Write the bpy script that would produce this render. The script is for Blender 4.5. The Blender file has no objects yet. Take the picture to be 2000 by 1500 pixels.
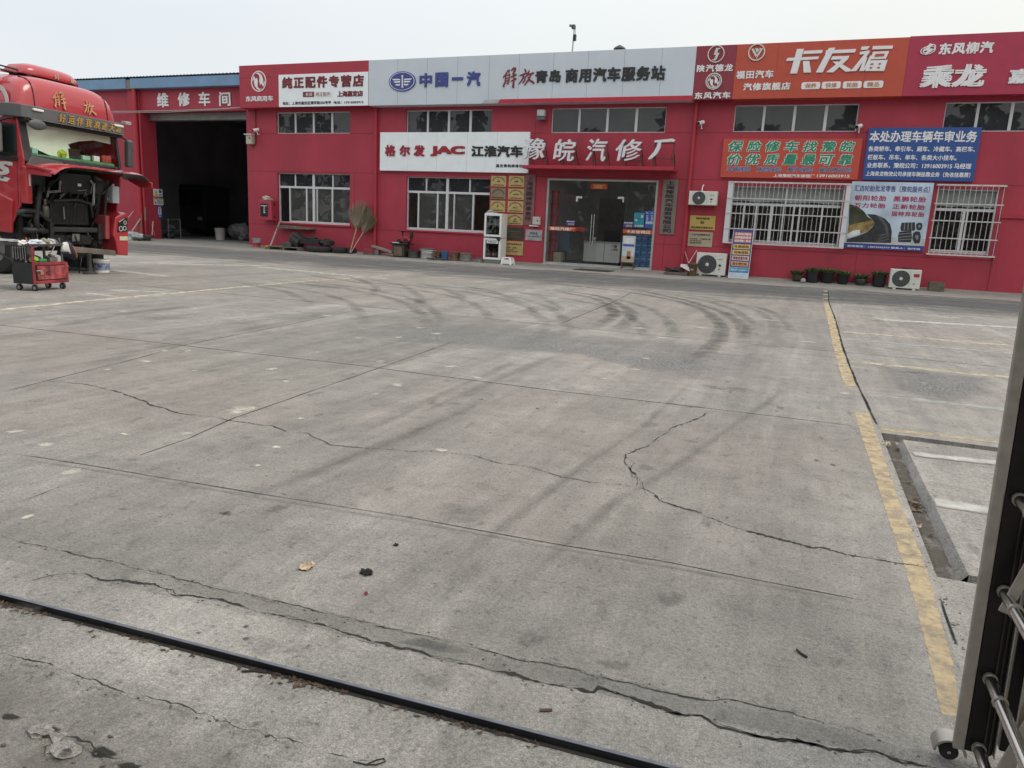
import bpy, bmesh, math, random
from mathutils import Vector, Matrix
random.seed(11)
S = bpy.context.scene
COL = S.collection
# ------------------------------------------------------------------ camera
F = 1443.01                                   # focal length in pixels of a 2000 px wide frame
CAM = Vector((0, -25.1522, 1.15))
CR = Vector((0.9292016695, 0.3666058732, 0.0467374694))
CU = Vector((-0.1167076834, 0.1710850727, 0.9783195871))
CF = Vector((-0.3506616232, 0.9145108155, -0.2017582573))
cd = bpy.data.cameras.new('camera'); cam = bpy.data.objects.new('camera', cd); COL.objects.link(cam)
cd.sensor_width = 36; cd.lens = 36 * F / 2000; cd.clip_start = .05; cd.clip_end = 2000
cam.matrix_world = Matrix(((CR.x, CU.x, -CF.x, CAM.x), (CR.y, CU.y, -CF.y, CAM.y), (CR.z, CU.z, -CF.z, CAM.z), (0, 0, 0, 1)))
S.camera = cam
# ------------------------------------------------------------------ sky, sun, exposure
SUN_EL, SUN_AZ = 50, 78                       # hazy sun to the right, slightly behind the buildings (azimuth from +Y to +X)
w = bpy.data.worlds.new('World'); S.world = w; w.use_nodes = True
nt = w.node_tree; nt.nodes.clear()
def wn(t, **k):
    n = nt.nodes.new(t)
    for a, b in k.items(): setattr(n, a, b)
    return n
sky = wn('ShaderNodeTexSky', sky_type='NISHITA', sun_disc=False, sun_elevation=math.radians(SUN_EL), sun_rotation=math.radians(SUN_AZ), air_density=1.5, dust_density=6.0, ozone_density=1.0)
tc = wn('ShaderNodeTexCoord'); sep = wn('ShaderNodeSeparateXYZ'); nt.links.new(tc.outputs['Generated'], sep.inputs[0])
ramp = wn('ShaderNodeValToRGB'); nt.links.new(sep.outputs['Z'], ramp.inputs[0])
ramp.color_ramp.elements[0].color = (6.9, 7.15, 7.25, 1); ramp.color_ramp.elements[0].position = 0.0
ramp.color_ramp.elements[1].color = (10.6, 11.2, 12.0, 1); ramp.color_ramp.elements[1].position = 1.0
e = ramp.color_ramp.elements.new(.22); e.color = (6.9, 7.3, 7.7, 1)
wr = wn('ShaderNodeMapRange'); wr.inputs[1].default_value = -.75; wr.inputs[2].default_value = .45; nt.links.new(sep.outputs['X'], wr.inputs[0])
warm = wn('ShaderNodeMix', data_type='RGBA', blend_type='MULTIPLY'); warm.inputs['B'].default_value = (1.17, 1.11, .97, 1); nt.links.new(wr.outputs[0], warm.inputs[0]); nt.links.new(ramp.outputs[0], warm.inputs['A'])
cl = wn('ShaderNodeTexNoise'); cl.inputs['Scale'].default_value = 2.2; cl.inputs['Detail'].default_value = 5; nt.links.new(tc.outputs['Generated'], cl.inputs['Vector'])
cr = wn('ShaderNodeMapRange'); cr.inputs[3].default_value = .92; cr.inputs[4].default_value = 1.08; nt.links.new(cl.outputs['Fac'], cr.inputs[0])
cm = wn('ShaderNodeMix', data_type='RGBA', blend_type='MULTIPLY'); cm.inputs[0].default_value = 1; nt.links.new(warm.outputs['Result'], cm.inputs['A']); nt.links.new(cr.outputs[0], cm.inputs['B'])
mx = wn('ShaderNodeMix', data_type='RGBA'); mx.inputs[0].default_value = .88
nt.links.new(sky.outputs[0], mx.inputs['A']); nt.links.new(cm.outputs['Result'], mx.inputs['B'])
bg = wn('ShaderNodeBackground'); bg.inputs[1].default_value = .11
nt.links.new(mx.outputs['Result'], bg.inputs[0])
wo = wn('ShaderNodeOutputWorld'); nt.links.new(bg.outputs[0], wo.inputs[0])
sl = bpy.data.lights.new('sun', 'SUN'); sl.energy = 1.1; sl.angle = math.radians(22); sl.color = (1, .95, .86)
so = bpy.data.objects.new('sun', sl); COL.objects.link(so)
sd = Vector((math.sin(math.radians(SUN_AZ)) * math.cos(math.radians(SUN_EL)), math.cos(math.radians(SUN_AZ)) * math.cos(math.radians(SUN_EL)), math.sin(math.radians(SUN_EL))))
so.rotation_euler = sd.to_track_quat('Z', 'Y').to_euler(); so.location = (20, 0, 40)
S.view_settings.view_transform = 'Standard'; S.view_settings.look = 'None'; S.view_settings.gamma = 1; S.view_settings.exposure = .22
S.cycles.max_bounces = 8; S.cycles.transparent_max_bounces = 24
# ------------------------------------------------------------------ where a photo pixel lies on a plane
def ray(x, y): return CF + CR * ((x - 1000) / F) + CU * ((750 - y) / F)
def P(x, y, Y=0.0):
    d = ray(x, y); return CAM + d * ((Y - CAM.y) / d.y)
def G(x, y, z=0.0):
    d = ray(x, y); return CAM + d * ((z - CAM.z) / d.z)
PROF = [(0.0, .10), (-.55, .012), (-2.9, .005), (-60, 0)]       # apron section: mortar fillet at the wall, then nearly flat
def apron_z(y):
    if y >= 0: return .1
    for (a, za), (b, zb) in zip(PROF, PROF[1:]):
        if y >= b: return za + (zb - za) * (a - y) / (a - b)
    return 0
def ST(x, y):                                                     # standing point on the apron under a pixel
    d = ray(x, y); lo, hi = 5.0, 60.0
    for _ in range(60):
        m = (lo + hi) / 2; p = CAM + d * m
        if p.y < 0 and p.z > apron_z(p.y): lo = m
        elif p.y >= 0: hi = m
        else: hi = m
    return CAM + d * lo
class Frame:                                                      # a local frame: a = forward, b = sideways, z = up
    def __init__(s, o, heading, pitch=0, pivot=(0, 0)):
        f = Vector((math.cos(heading), math.sin(heading), 0)); l = Vector((-math.sin(heading), math.cos(heading), 0)); u = Vector((0, 0, 1))
        c, n = math.cos(pitch), math.sin(pitch); pa, pz = pivot
        s.A = f * c - u * n; s.B = l; s.Z = f * n + u * c
        s.O = Vector(o) + f * pa + u * pz - s.A * pa - s.Z * pz
        s.M = Matrix(((s.A.x, s.B.x, s.Z.x, s.O.x), (s.A.y, s.B.y, s.Z.y, s.O.y), (s.A.z, s.B.z, s.Z.z, s.O.z), (0, 0, 0, 1)))
    def _hit(s, x, y, n, off):
        d = ray(x, y); t = ((s.O + n * off - CAM) @ n) / (d @ n); q = CAM + d * t - s.O
        return Vector((q @ s.A, q @ s.B, q @ s.Z))
    def fr(s, x, y, a=0.0): return s._hit(x, y, s.A, a)
    def sd(s, x, y, b=0.0): return s._hit(x, y, s.B, b)
    def tp(s, x, y, z=0.0): return s._hit(x, y, s.Z, z)
# ------------------------------------------------------------------ materials
MATS = {}
def mat(name, col, rough=.6, metal=0.0, var=.12, scale=4.0, bump=0.0, bscale=40.0, spec=.5, coat=0.0, dirt=0.0, dcol=(.10, .09, .08), streak=None):
    if name in MATS: return MATS[name]
    m = bpy.data.materials.new(name); m.use_nodes = True; n = m.node_tree; b = n.nodes['Principled BSDF']
    b.inputs['Roughness'].default_value = rough; b.inputs['Metallic'].default_value = metal
    b.inputs['Specular IOR Level'].default_value = spec; b.inputs['Coat Weight'].default_value = coat
    t = n.nodes.new('ShaderNodeTexCoord'); no = n.nodes.new('ShaderNodeTexNoise'); no.inputs['Scale'].default_value = scale; no.inputs['Detail'].default_value = 5
    n.links.new(t.outputs['Object'], no.inputs['Vector'])
    r = n.nodes.new('ShaderNodeValToRGB'); n.links.new(no.outputs['Fac'], r.inputs[0])
    r.color_ramp.elements[0].position = .3; r.color_ramp.elements[1].position = .7
    r.color_ramp.elements[0].color = tuple(c * (1 - var) for c in col) + (1,); r.color_ramp.elements[1].color = tuple(min(1, c * (1 + var)) for c in col) + (1,)
    out = r.outputs[0]
    if dirt > 0:
        d = n.nodes.new('ShaderNodeTexNoise'); d.inputs['Scale'].default_value = scale * 2.7; d.inputs['Detail'].default_value = 7; d.inputs['Roughness'].default_value = .7
        
        if streak: mp = n.nodes.new('ShaderNodeMapping'); mp.inputs['Scale'].default_value = streak; n.links.new(t.outputs['Object'], mp.inputs[0]); n.links.new(mp.outputs[0], d.inputs['Vector'])
        else: n.links.new(t.outputs['Object'], d.inputs['Vector'])
        dr = n.nodes.new('ShaderNodeMapRange'); dr.inputs[1].default_value = .45; dr.inputs[2].default_value = .75; dr.inputs[4].default_value = dirt
        n.links.new(d.outputs['Fac'], dr.inputs[0])
        x = n.nodes.new('ShaderNodeMix'); x.data_type = 'RGBA'; x.inputs['B'].default_value = dcol + (1,)
        n.links.new(dr.outputs[0], x.inputs[0]); n.links.new(out, x.inputs['A']); out = x.outputs['Result']
    n.links.new(out, b.inputs['Base Color'])
    if bump > 0:
        bn = n.nodes.new('ShaderNodeTexNoise'); bn.inputs['Scale'].default_value = bscale; bn.inputs['Detail'].default_value = 4; n.links.new(t.outputs['Object'], bn.inputs['Vector'])
        bu = n.nodes.new('ShaderNodeBump'); bu.inputs['Strength'].default_value = bump; bu.inputs['Distance'].default_value = .02
        n.links.new(bn.outputs['Fac'], bu.inputs['Height']); n.links.new(bu.outputs[0], b.inputs['Normal'])
    MATS[name] = m; return m
def glass(name, tint=(.5, .52, .52), gloss=1.0, rough=.01, ior=1.5, film=0.0, fcol=(.1, .1, .1)):
    if name in MATS: return MATS[name]
    m = bpy.data.materials.new(name); m.use_nodes = True; n = m.node_tree; n.nodes.clear()
    o = n.nodes.new('ShaderNodeOutputMaterial'); mx = n.nodes.new('ShaderNodeMixShader'); tr = n.nodes.new('ShaderNodeBsdfTransparent'); gl = n.nodes.new('ShaderNodeBsdfGlossy')
    lw = n.nodes.new('ShaderNodeLayerWeight'); pw = n.nodes.new('ShaderNodeMath'); pw.operation = 'POWER'; pw.inputs[1].default_value = 4.5; n.links.new(lw.outputs['Facing'], pw.inputs[0])
    fr = n.nodes.new('ShaderNodeMapRange'); r0 = ((ior - 1) / (ior + 1)) ** 2; fr.inputs[3].default_value = r0; fr.inputs[4].default_value = 1; n.links.new(pw.outputs[0], fr.inputs[0])
    mu = n.nodes.new('ShaderNodeMath'); mu.operation = 'MULTIPLY'; mu.inputs[1].default_value = gloss; mu.use_clamp = True
    tr.inputs[0].default_value = tint + (1,); gl.inputs['Roughness'].default_value = rough; gl.inputs[0].default_value = (1, 1, 1, 1)
    no = n.nodes.new('ShaderNodeTexNoise'); no.inputs['Scale'].default_value = 1.3; bu = n.nodes.new('ShaderNodeBump'); bu.inputs['Strength'].default_value = .08; bu.inputs['Distance'].default_value = .03
    t = n.nodes.new('ShaderNodeTexCoord'); n.links.new(t.outputs['Object'], no.inputs['Vector']); n.links.new(no.outputs['Fac'], bu.inputs['Height']); n.links.new(bu.outputs[0], gl.inputs['Normal'])
    n.links.new(fr.outputs[0], mu.inputs[0]); n.links.new(mu.outputs[0], mx.inputs[0])
    df = n.nodes.new('ShaderNodeBsdfDiffuse'); df.inputs[0].default_value = fcol + (1,); fm = n.nodes.new('ShaderNodeMixShader'); n2 = n.nodes.new('ShaderNodeTexNoise'); n2.inputs['Scale'].default_value = 1.7; n2.inputs['Detail'].default_value = 6; n.links.new(t.outputs['Object'], n2.inputs['Vector'])  # film: diffuse haze put into the panes to lift their dark reflections
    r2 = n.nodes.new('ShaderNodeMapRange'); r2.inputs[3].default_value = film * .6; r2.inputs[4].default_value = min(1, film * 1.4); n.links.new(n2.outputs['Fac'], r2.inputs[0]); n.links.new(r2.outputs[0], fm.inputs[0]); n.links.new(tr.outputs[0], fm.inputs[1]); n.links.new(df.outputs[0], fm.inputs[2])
    n.links.new(fm.outputs[0], mx.inputs[1]); n.links.new(gl.outputs[0], mx.inputs[2]); n.links.new(mx.outputs[0], o.inputs[0])
    MATS[name] = m; return m
def decal_mat(name, col, strength=.8, scale=6.0, lo=.35, hi=.65, stretch=(1, 1, 1), rough=.9, speck=0.0, contrast=1.0, col2=None, sscale=55):
    """paint, dirt or rubber lying on the ground: opacity = edge fade x noise"""
    if name in MATS: return MATS[name]
    m = bpy.data.materials.new(name); m.use_nodes = True; n = m.node_tree; n.nodes.clear(); L = n.links
    o = n.nodes.new('ShaderNodeOutputMaterial'); mx = n.nodes.new('ShaderNodeMixShader'); tr = n.nodes.new('ShaderNodeBsdfTransparent'); df = n.nodes.new('ShaderNodeBsdfDiffuse')
    at = n.nodes.new('ShaderNodeAttribute'); at.attribute_name = 'fade'
    t = n.nodes.new('ShaderNodeTexCoord'); mp = n.nodes.new('ShaderNodeMapping'); mp.inputs['Scale'].default_value = stretch; L.new(t.outputs['Object'], mp.inputs[0])
    no = n.nodes.new('ShaderNodeTexNoise'); no.inputs['Scale'].default_value = scale; no.inputs['Detail'].default_value = 8; no.inputs['Roughness'].default_value = .65; L.new(mp.outputs[0], no.inputs['Vector'])
    ad = n.nodes.new('ShaderNodeMath'); ad.operation = 'ADD'; L.new(no.outputs['Fac'], ad.inputs[0])
    sb = n.nodes.new('ShaderNodeMath'); sb.operation = 'MULTIPLY_ADD'; sb.inputs[1].default_value = contrast; sb.inputs[2].default_value = -contrast; L.new(at.outputs['Fac'], sb.inputs[0]); L.new(sb.outputs[0], ad.inputs[1])
    mr = n.nodes.new('ShaderNodeMapRange'); mr.interpolation_type = 'SMOOTHSTEP'; mr.inputs[1].default_value = lo; mr.inputs[2].default_value = hi; mr.inputs[4].default_value = strength; L.new(ad.outputs[0], mr.inputs[0])
    df.inputs['Roughness'].default_value = 1; df.inputs[0].default_value = col + (1,)
    n2 = n.nodes.new('ShaderNodeTexNoise'); n2.inputs['Scale'].default_value = sscale if speck else 9; n2.inputs['Detail'].default_value = 3; L.new(t.outputs['Object'], n2.inputs['Vector'])
    rp = n.nodes.new('ShaderNodeValToRGB'); L.new(n2.outputs['Fac'], rp.inputs[0]); k = speck or .15
    c2 = col2 or tuple(min(1, c * (1 + k)) for c in col)
    rp.color_ramp.elements[0].position = .38; rp.color_ramp.elements[1].position = .62
    rp.color_ramp.elements[0].color = tuple(c * (1 - k) for c in col) + (1,); rp.color_ramp.elements[1].color = c2 + (1,); L.new(rp.outputs[0], df.inputs[0])
    L.new(mr.outputs[0], mx.inputs[0]); L.new(tr.outputs[0], mx.inputs[1]); L.new(df.outputs[0], mx.inputs[2]); L.new(mx.outputs[0], o.inputs[0])
    MATS[name] = m; return m
# ------------------------------------------------------------------ lettering
TMP = bpy.data.scenes.new('lettering'); GC = {}
def glyphs(s, bold, space, shear):
    k = (s, bold, space, shear)
    if k not in GC:
        cu = bpy.data.curves.new('t', 'FONT'); cu.body = s; cu.offset = bold; cu.resolution_u = 3; cu.fill_mode = 'FRONT'; cu.space_character = space; cu.shear = shear
        ob = bpy.data.objects.new('t', cu); TMP.collection.objects.link(ob); vl = TMP.view_layers[0]; vl.update()
        me = ob.evaluated_get(vl.depsgraph).to_mesh()
        GC[k] = ([(v.co.x, v.co.y) for v in me.vertices], [tuple(p.vertices) for p in me.polygons])
        bpy.data.objects.remove(ob)
    return GC[k]
# ------------------------------------------------------------------ mesh builder
ROOT = {}
class MB:
    def __init__(s): s.bm = bmesh.new(); s.mi = 0
    def face(s, pts):
        try: f = s.bm.faces.new([s.bm.verts.new(p) for p in pts]); f.material_index = s.mi; return f
        except ValueError: return None
    def box(s, x0, x1, y0, y1, z0, z1, M=None):
        v = [Vector((x, y, z)) for z in (z0, z1) for y in (y0, y1) for x in (x0, x1)]
        if M: v = [M @ p for p in v]
        b = [s.bm.verts.new(p) for p in v]
        for q in ((0, 2, 3, 1), (4, 5, 7, 6), (0, 1, 5, 4), (2, 6, 7, 3), (0, 4, 6, 2), (1, 3, 7, 5)):
            s.bm.faces.new([b[i] for i in q]).material_index = s.mi
        return s
    def prism(s, pts, off):
        off = Vector(off); a = [s.bm.verts.new(p) for p in pts]; b = [s.bm.verts.new(Vector(p) + off) for p in pts]; n = len(a)
        fs = [s.bm.faces.new(a), s.bm.faces.new(b[::-1])] + [s.bm.faces.new((a[i], b[i], b[(i + 1) % n], a[(i + 1) % n])) for i in range(n)]
        for f in fs: f.material_index = s.mi
        return s
    def ring(s, c, ex, ez, en, r0, r1, n=32, t=.01, sx=1.0):
        """flat annulus in the plane (ex, ez), thickness t along en"""
        c, ex, ez, en = Vector(c), Vector(ex), Vector(ez), Vector(en)
        def loop(r, o): return [s.bm.verts.new(c + ex * (r * sx * math.cos(i * math.tau / n)) + ez * (r * math.sin(i * math.tau / n)) + en * o) for i in range(n)]
        A, B, C, D = loop(r1, 0), loop(r0, 0), loop(r1, t), loop(r0, t)
        for i in range(n):
            j = (i + 1) % n
            for q in ((A[i], A[j], B[j], B[i]), (C[i], D[i], D[j], C[j]), (A[i], C[i], C[j], A[j]), (B[i], B[j], D[j], D[i])): s.bm.faces.new(q).material_index = s.mi
        return s
    def tube(s, pts, r, n=8, cap=True):
        pts = [Vector(p) for p in pts]; R = r if isinstance(r, (list, tuple)) else [r] * len(pts); rings = []; up = None
        for i, p in enumerate(pts):
            d = (pts[min(i + 1, len(pts) - 1)] - pts[max(i - 1, 0)]).normalized()
            if up is None: up = Vector((0, 0, 1)) if abs(d.z) < .9 else Vector((1, 0, 0))
            x = d.cross(up).normalized(); u2 = x.cross(d).normalized(); up = u2
            rings.append([s.bm.verts.new(p + (x * math.cos(k * math.tau / n) + u2 * math.sin(k * math.tau / n)) * R[i]) for k in range(n)])
        for a, b in zip(rings, rings[1:]):
            for k in range(n): s.bm.faces.new((a[k], a[(k + 1) % n], b[(k + 1) % n], b[k])).material_index = s.mi
        if cap:
            s.bm.faces.new(rings[0][::-1]).material_index = s.mi; s.bm.faces.new(rings[-1]).material_index = s.mi
        return s
    def lathe(s, prof, c, axis=(0, 0, 1), n=20, cap=True, sx=1.0):
        c = Vector(c); ax = Vector(axis).normalized(); x = ax.orthogonal().normalized(); y = ax.cross(x); rings = []
        for r, h in prof: rings.append([s.bm.verts.new(c + ax * h + (x * math.cos(k * math.tau / n) + y * math.sin(k * math.tau / n)) * r) for k in range(n)])
        for a, b in zip(rings, rings[1:]):
            for k in range(n): s.bm.faces.new((a[k], a[(k + 1) % n], b[(k + 1) % n], b[k])).material_index = s.mi
        if cap:
            s.bm.faces.new(rings[0][::-1]).material_index = s.mi; s.bm.faces.new(rings[-1]).material_index = s.mi
        return s
    def lump(s, c, rx, ry, rz, seed=0, rough=.25, n=2):
        t = bmesh.new(); bmesh.ops.create_icosphere(t, subdivisions=n, radius=1); rn = random.Random(seed); mp = {}
        ph = [rn.uniform(0, 6.28) for _ in range(6)]
        for v in t.verts:
            k = 1 + rough * (math.sin(v.co.x * 3 + ph[0]) * math.sin(v.co.y * 4 + ph[1]) + .6 * math.sin(v.co.z * 5 + ph[2] + v.co.x * 4)) + rn.uniform(-rough, rough) * .35
            mp[v.index] = s.bm.verts.new(Vector(c) + Vector((v.co.x * rx * k, v.co.y * ry * k, v.co.z * rz * k)))
        for f in t.faces: s.bm.faces.new([mp[v.index] for v in f.verts]).material_index = s.mi
        t.free(); return s
    def text(s, txt, O, ex, ez, en, depth=.01, bold=.02, space=1.0, shear=0.0, ref=True, vertical=False):
        """letters filling the box O + [0,1]ex + [0,1]ez, front along en"""
        O, ex, ez, en = Vector(O), Vector(ex), Vector(ez), Vector(en)
        if vertical:
            n = len(txt)
            for i, ch in enumerate(txt): s.text(ch, O + ez * (1 - (i + .94) / n), ex, ez * (.88 / n), en, depth, bold, ref=False if ch not in '一' else True)
            return s
        vs, fs = glyphs(txt, 0.0, space, shear)
        if not vs: return s
        o = bold * .8; st = [(0, 0)] if o < .008 else ([(-o, -o * .6), (o, o * .6)] if bold < .025 else [(-o, -o), (o, -o), (-o, o), (o, o)])
        xs = [v[0] for v in vs]; ys = [v[1] for v in vs]
        if ref and any(ord(c) > 0x2e80 for c in txt):
            rv = glyphs('国', 0.0, 1.0, 0.0)[0]; y0 = min(min(v[1] for v in rv), min(ys)); y1 = max(max(v[1] for v in rv), max(ys))
        else: y0, y1 = min(ys), max(ys)
        x0, x1, y0, y1 = min(xs) - o, max(xs) + o, y0 - o, y1 + o
        for q, (dx, dy) in enumerate(st):
            mp = [O + ex * ((x + dx - x0) / (x1 - x0)) + ez * ((y + dy - y0) / (y1 - y0)) for x, y in vs]
            fr = [s.bm.verts.new(p + en * (depth + q * .0004)) for p in mp]; ed = {}
            for f in fs:
                try: s.bm.faces.new([fr[i] for i in f]).material_index = s.mi
                except ValueError: continue
                for a, b in zip(f, f[1:] + f[:1]): ed[(a, b)] = 1
            if depth > .008:
                bk = [s.bm.verts.new(p) for p in mp]
                for a, b in ed:
                    if (b, a) not in ed: s.bm.faces.new((fr[b], fr[a], bk[a], bk[b])).material_index = s.mi
        return s
    def wtext(s, txt, x0, y0, x1, y1, Y, depth=.012, **k):
        """a line of lettering on the vertical plane Y, from the pixel at its top left to the pixel at its bottom right"""
        a, b = P(x0, y0, Y), P(x1, y1, Y)
        return s.text(txt, (a.x, Y, b.z), (b.x - a.x, 0, 0), (0, 0, a.z - b.z), (0, -1, 0), depth, **k)
    def wpoly(s, px, Y, t=.012):
        """a flat shape traced on the plane Y, t thick towards the viewer"""
        return s.prism([P(x, y, Y) for x, y in px], (0, -t, 0))
    def wrect(s, x0, y0, x1, y1, Y, t=.01):
        a, b = P(x0, y0, Y), P(x1, y1, Y); return s.box(a.x, b.x, Y - t, Y, b.z, a.z)
    def build(s, name, mats, parent=None, smooth=False, bevel=0.0, local=False, base=None, fix=True):
        me = bpy.data.meshes.new(name)
        if fix: bmesh.ops.recalc_face_normals(s.bm, faces=s.bm.faces[:])
        inv = None; rm = None
        if parent is not None:
            rm = ROOT[parent.name]
            if not local: inv = rm.inverted()
        elif base is not None: inv = Matrix.Translation(-Vector(base))
        if inv is not None: bmesh.ops.transform(s.bm, matrix=inv, verts=s.bm.verts[:])
        if smooth:
            for f in s.bm.faces: f.smooth = True
            for e in s.bm.edges:
                if len(e.link_faces) == 2 and e.calc_face_angle(0) > math.radians(smooth if smooth is not True else 180): e.smooth = False
        s.bm.to_mesh(me); s.bm.free()
        for m in (mats if isinstance(mats, (list, tuple)) else [mats]): me.materials.append(m)
        o = bpy.data.objects.new(name, me); COL.objects.link(o)
        if parent is not None: o.parent = parent; ROOT[o.name] = rm
        elif base is not None: o.location = base
        if bevel:
            b = o.modifiers.new('bevel', 'BEVEL'); b.width = bevel; b.segments = 2; b.limit_method = 'ANGLE'
        return o
def tag(o, label, cat, group=None, kind=None):
    o['label'] = label; o['category'] = cat
    if group: o['group'] = group
    if kind: o['kind'] = kind
    return o
def thing(name, label, cat, loc=(0, 0, 0), group=None, M=None):
    o = bpy.data.objects.new(name, None); COL.objects.link(o); o.empty_display_size = .2
    M = M or Matrix.Translation(Vector(loc)); o.matrix_world = M; ROOT[o.name] = M
    return tag(o, label, cat, group)
GROUND = []
def struct(mb, name, m, **k):
    o = mb.build(name, m, **k)
    if name == 'ground': GROUND.append(o)
    if GROUND and name not in ('ground', 'pavement'): o.parent = GROUND[0]
    else: o['kind'] = 'structure'
    return o
def noisy(pts, step, amp, rn):
    """a polyline resampled and jittered sideways"""
    out = []
    for a, b in zip(pts, pts[1:]):
        n = max(1, int((b - a).length / step)); d = (b - a).normalized(); s = Vector((-d.y, d.x, 0))
        for i in range(n): out.append(a.lerp(b, i / n) + s * rn.uniform(-amp, amp))
    return out + [pts[-1]]
ZK = .13                                      # layers of paint and dirt lie a fraction of a millimetre apart
def strip_mesh(pts, wid, z, fades=(0, 1, 0), ends=True):
    """a ribbon on the ground with a fade attribute from edge to centre"""
    bm = bmesh.new(); la = bm.verts.layers.float.new('fade'); rows = []; n = len(pts); k = len(fades); NE = max(1, min(5, n // 4)) if fades[0] == 0 else 1
    for i, p in enumerate(pts):
        d = (pts[min(i + 1, n - 1)] - pts[max(i - 1, 0)]); d.z = 0; d.normalize(); s = Vector((-d.y, d.x, 0)); ww = wid[i] if isinstance(wid, (list, tuple)) else wid
        row = []
        for j, f in enumerate(fades):
            q = p + s * ww * (j / (k - 1) - .5); v = bm.verts.new((q.x, q.y, z * ZK + (apron_z(q.y) if q.y > -2.9 else 0)))
            v[la] = f * (min(1, i / NE, (n - 1 - i) / NE) ** .6 if ends else 1); row.append(v)
        rows.append(row)
    for a, b in zip(rows, rows[1:]):
        for j in range(k - 1): bm.faces.new((a[j], b[j], b[j + 1], a[j + 1]))
    m = MB(); m.bm.free(); m.bm = bm; return m
def blot(c, rx, ry, rot, z, seed, bm=None):
    """an irregular stain, fade 1 in the middle and 0 at the edge"""
    bm = bm or bmesh.new(); la = bm.verts.layers.float.get('fade') or bm.verts.layers.float.new('fade'); rn = random.Random(seed); n = 14; z = z * ZK
    cv = bm.verts.new((c.x, c.y, z)); cv[la] = 1; R = []
    for f, q in ((.85, .5), (0, 1)):
        rr = []
        for i in range(n):
            t = i * math.tau / n; k = q * rn.uniform(.7, 1.25); x, y = rx * k * math.cos(t), ry * k * math.sin(t)
            v = bm.verts.new((c.x + x * math.cos(rot) - y * math.sin(rot), c.y + x * math.sin(rot) + y * math.cos(rot), z)); v[la] = f; rr.append(v)
        R.append(rr)
    for i in range(n):
        j = (i + 1) % n; bm.faces.new((cv, R[0][i], R[0][j])); bm.faces.new((R[0][i], R[1][i], R[1][j], R[0][j]))
    return bm
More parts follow.
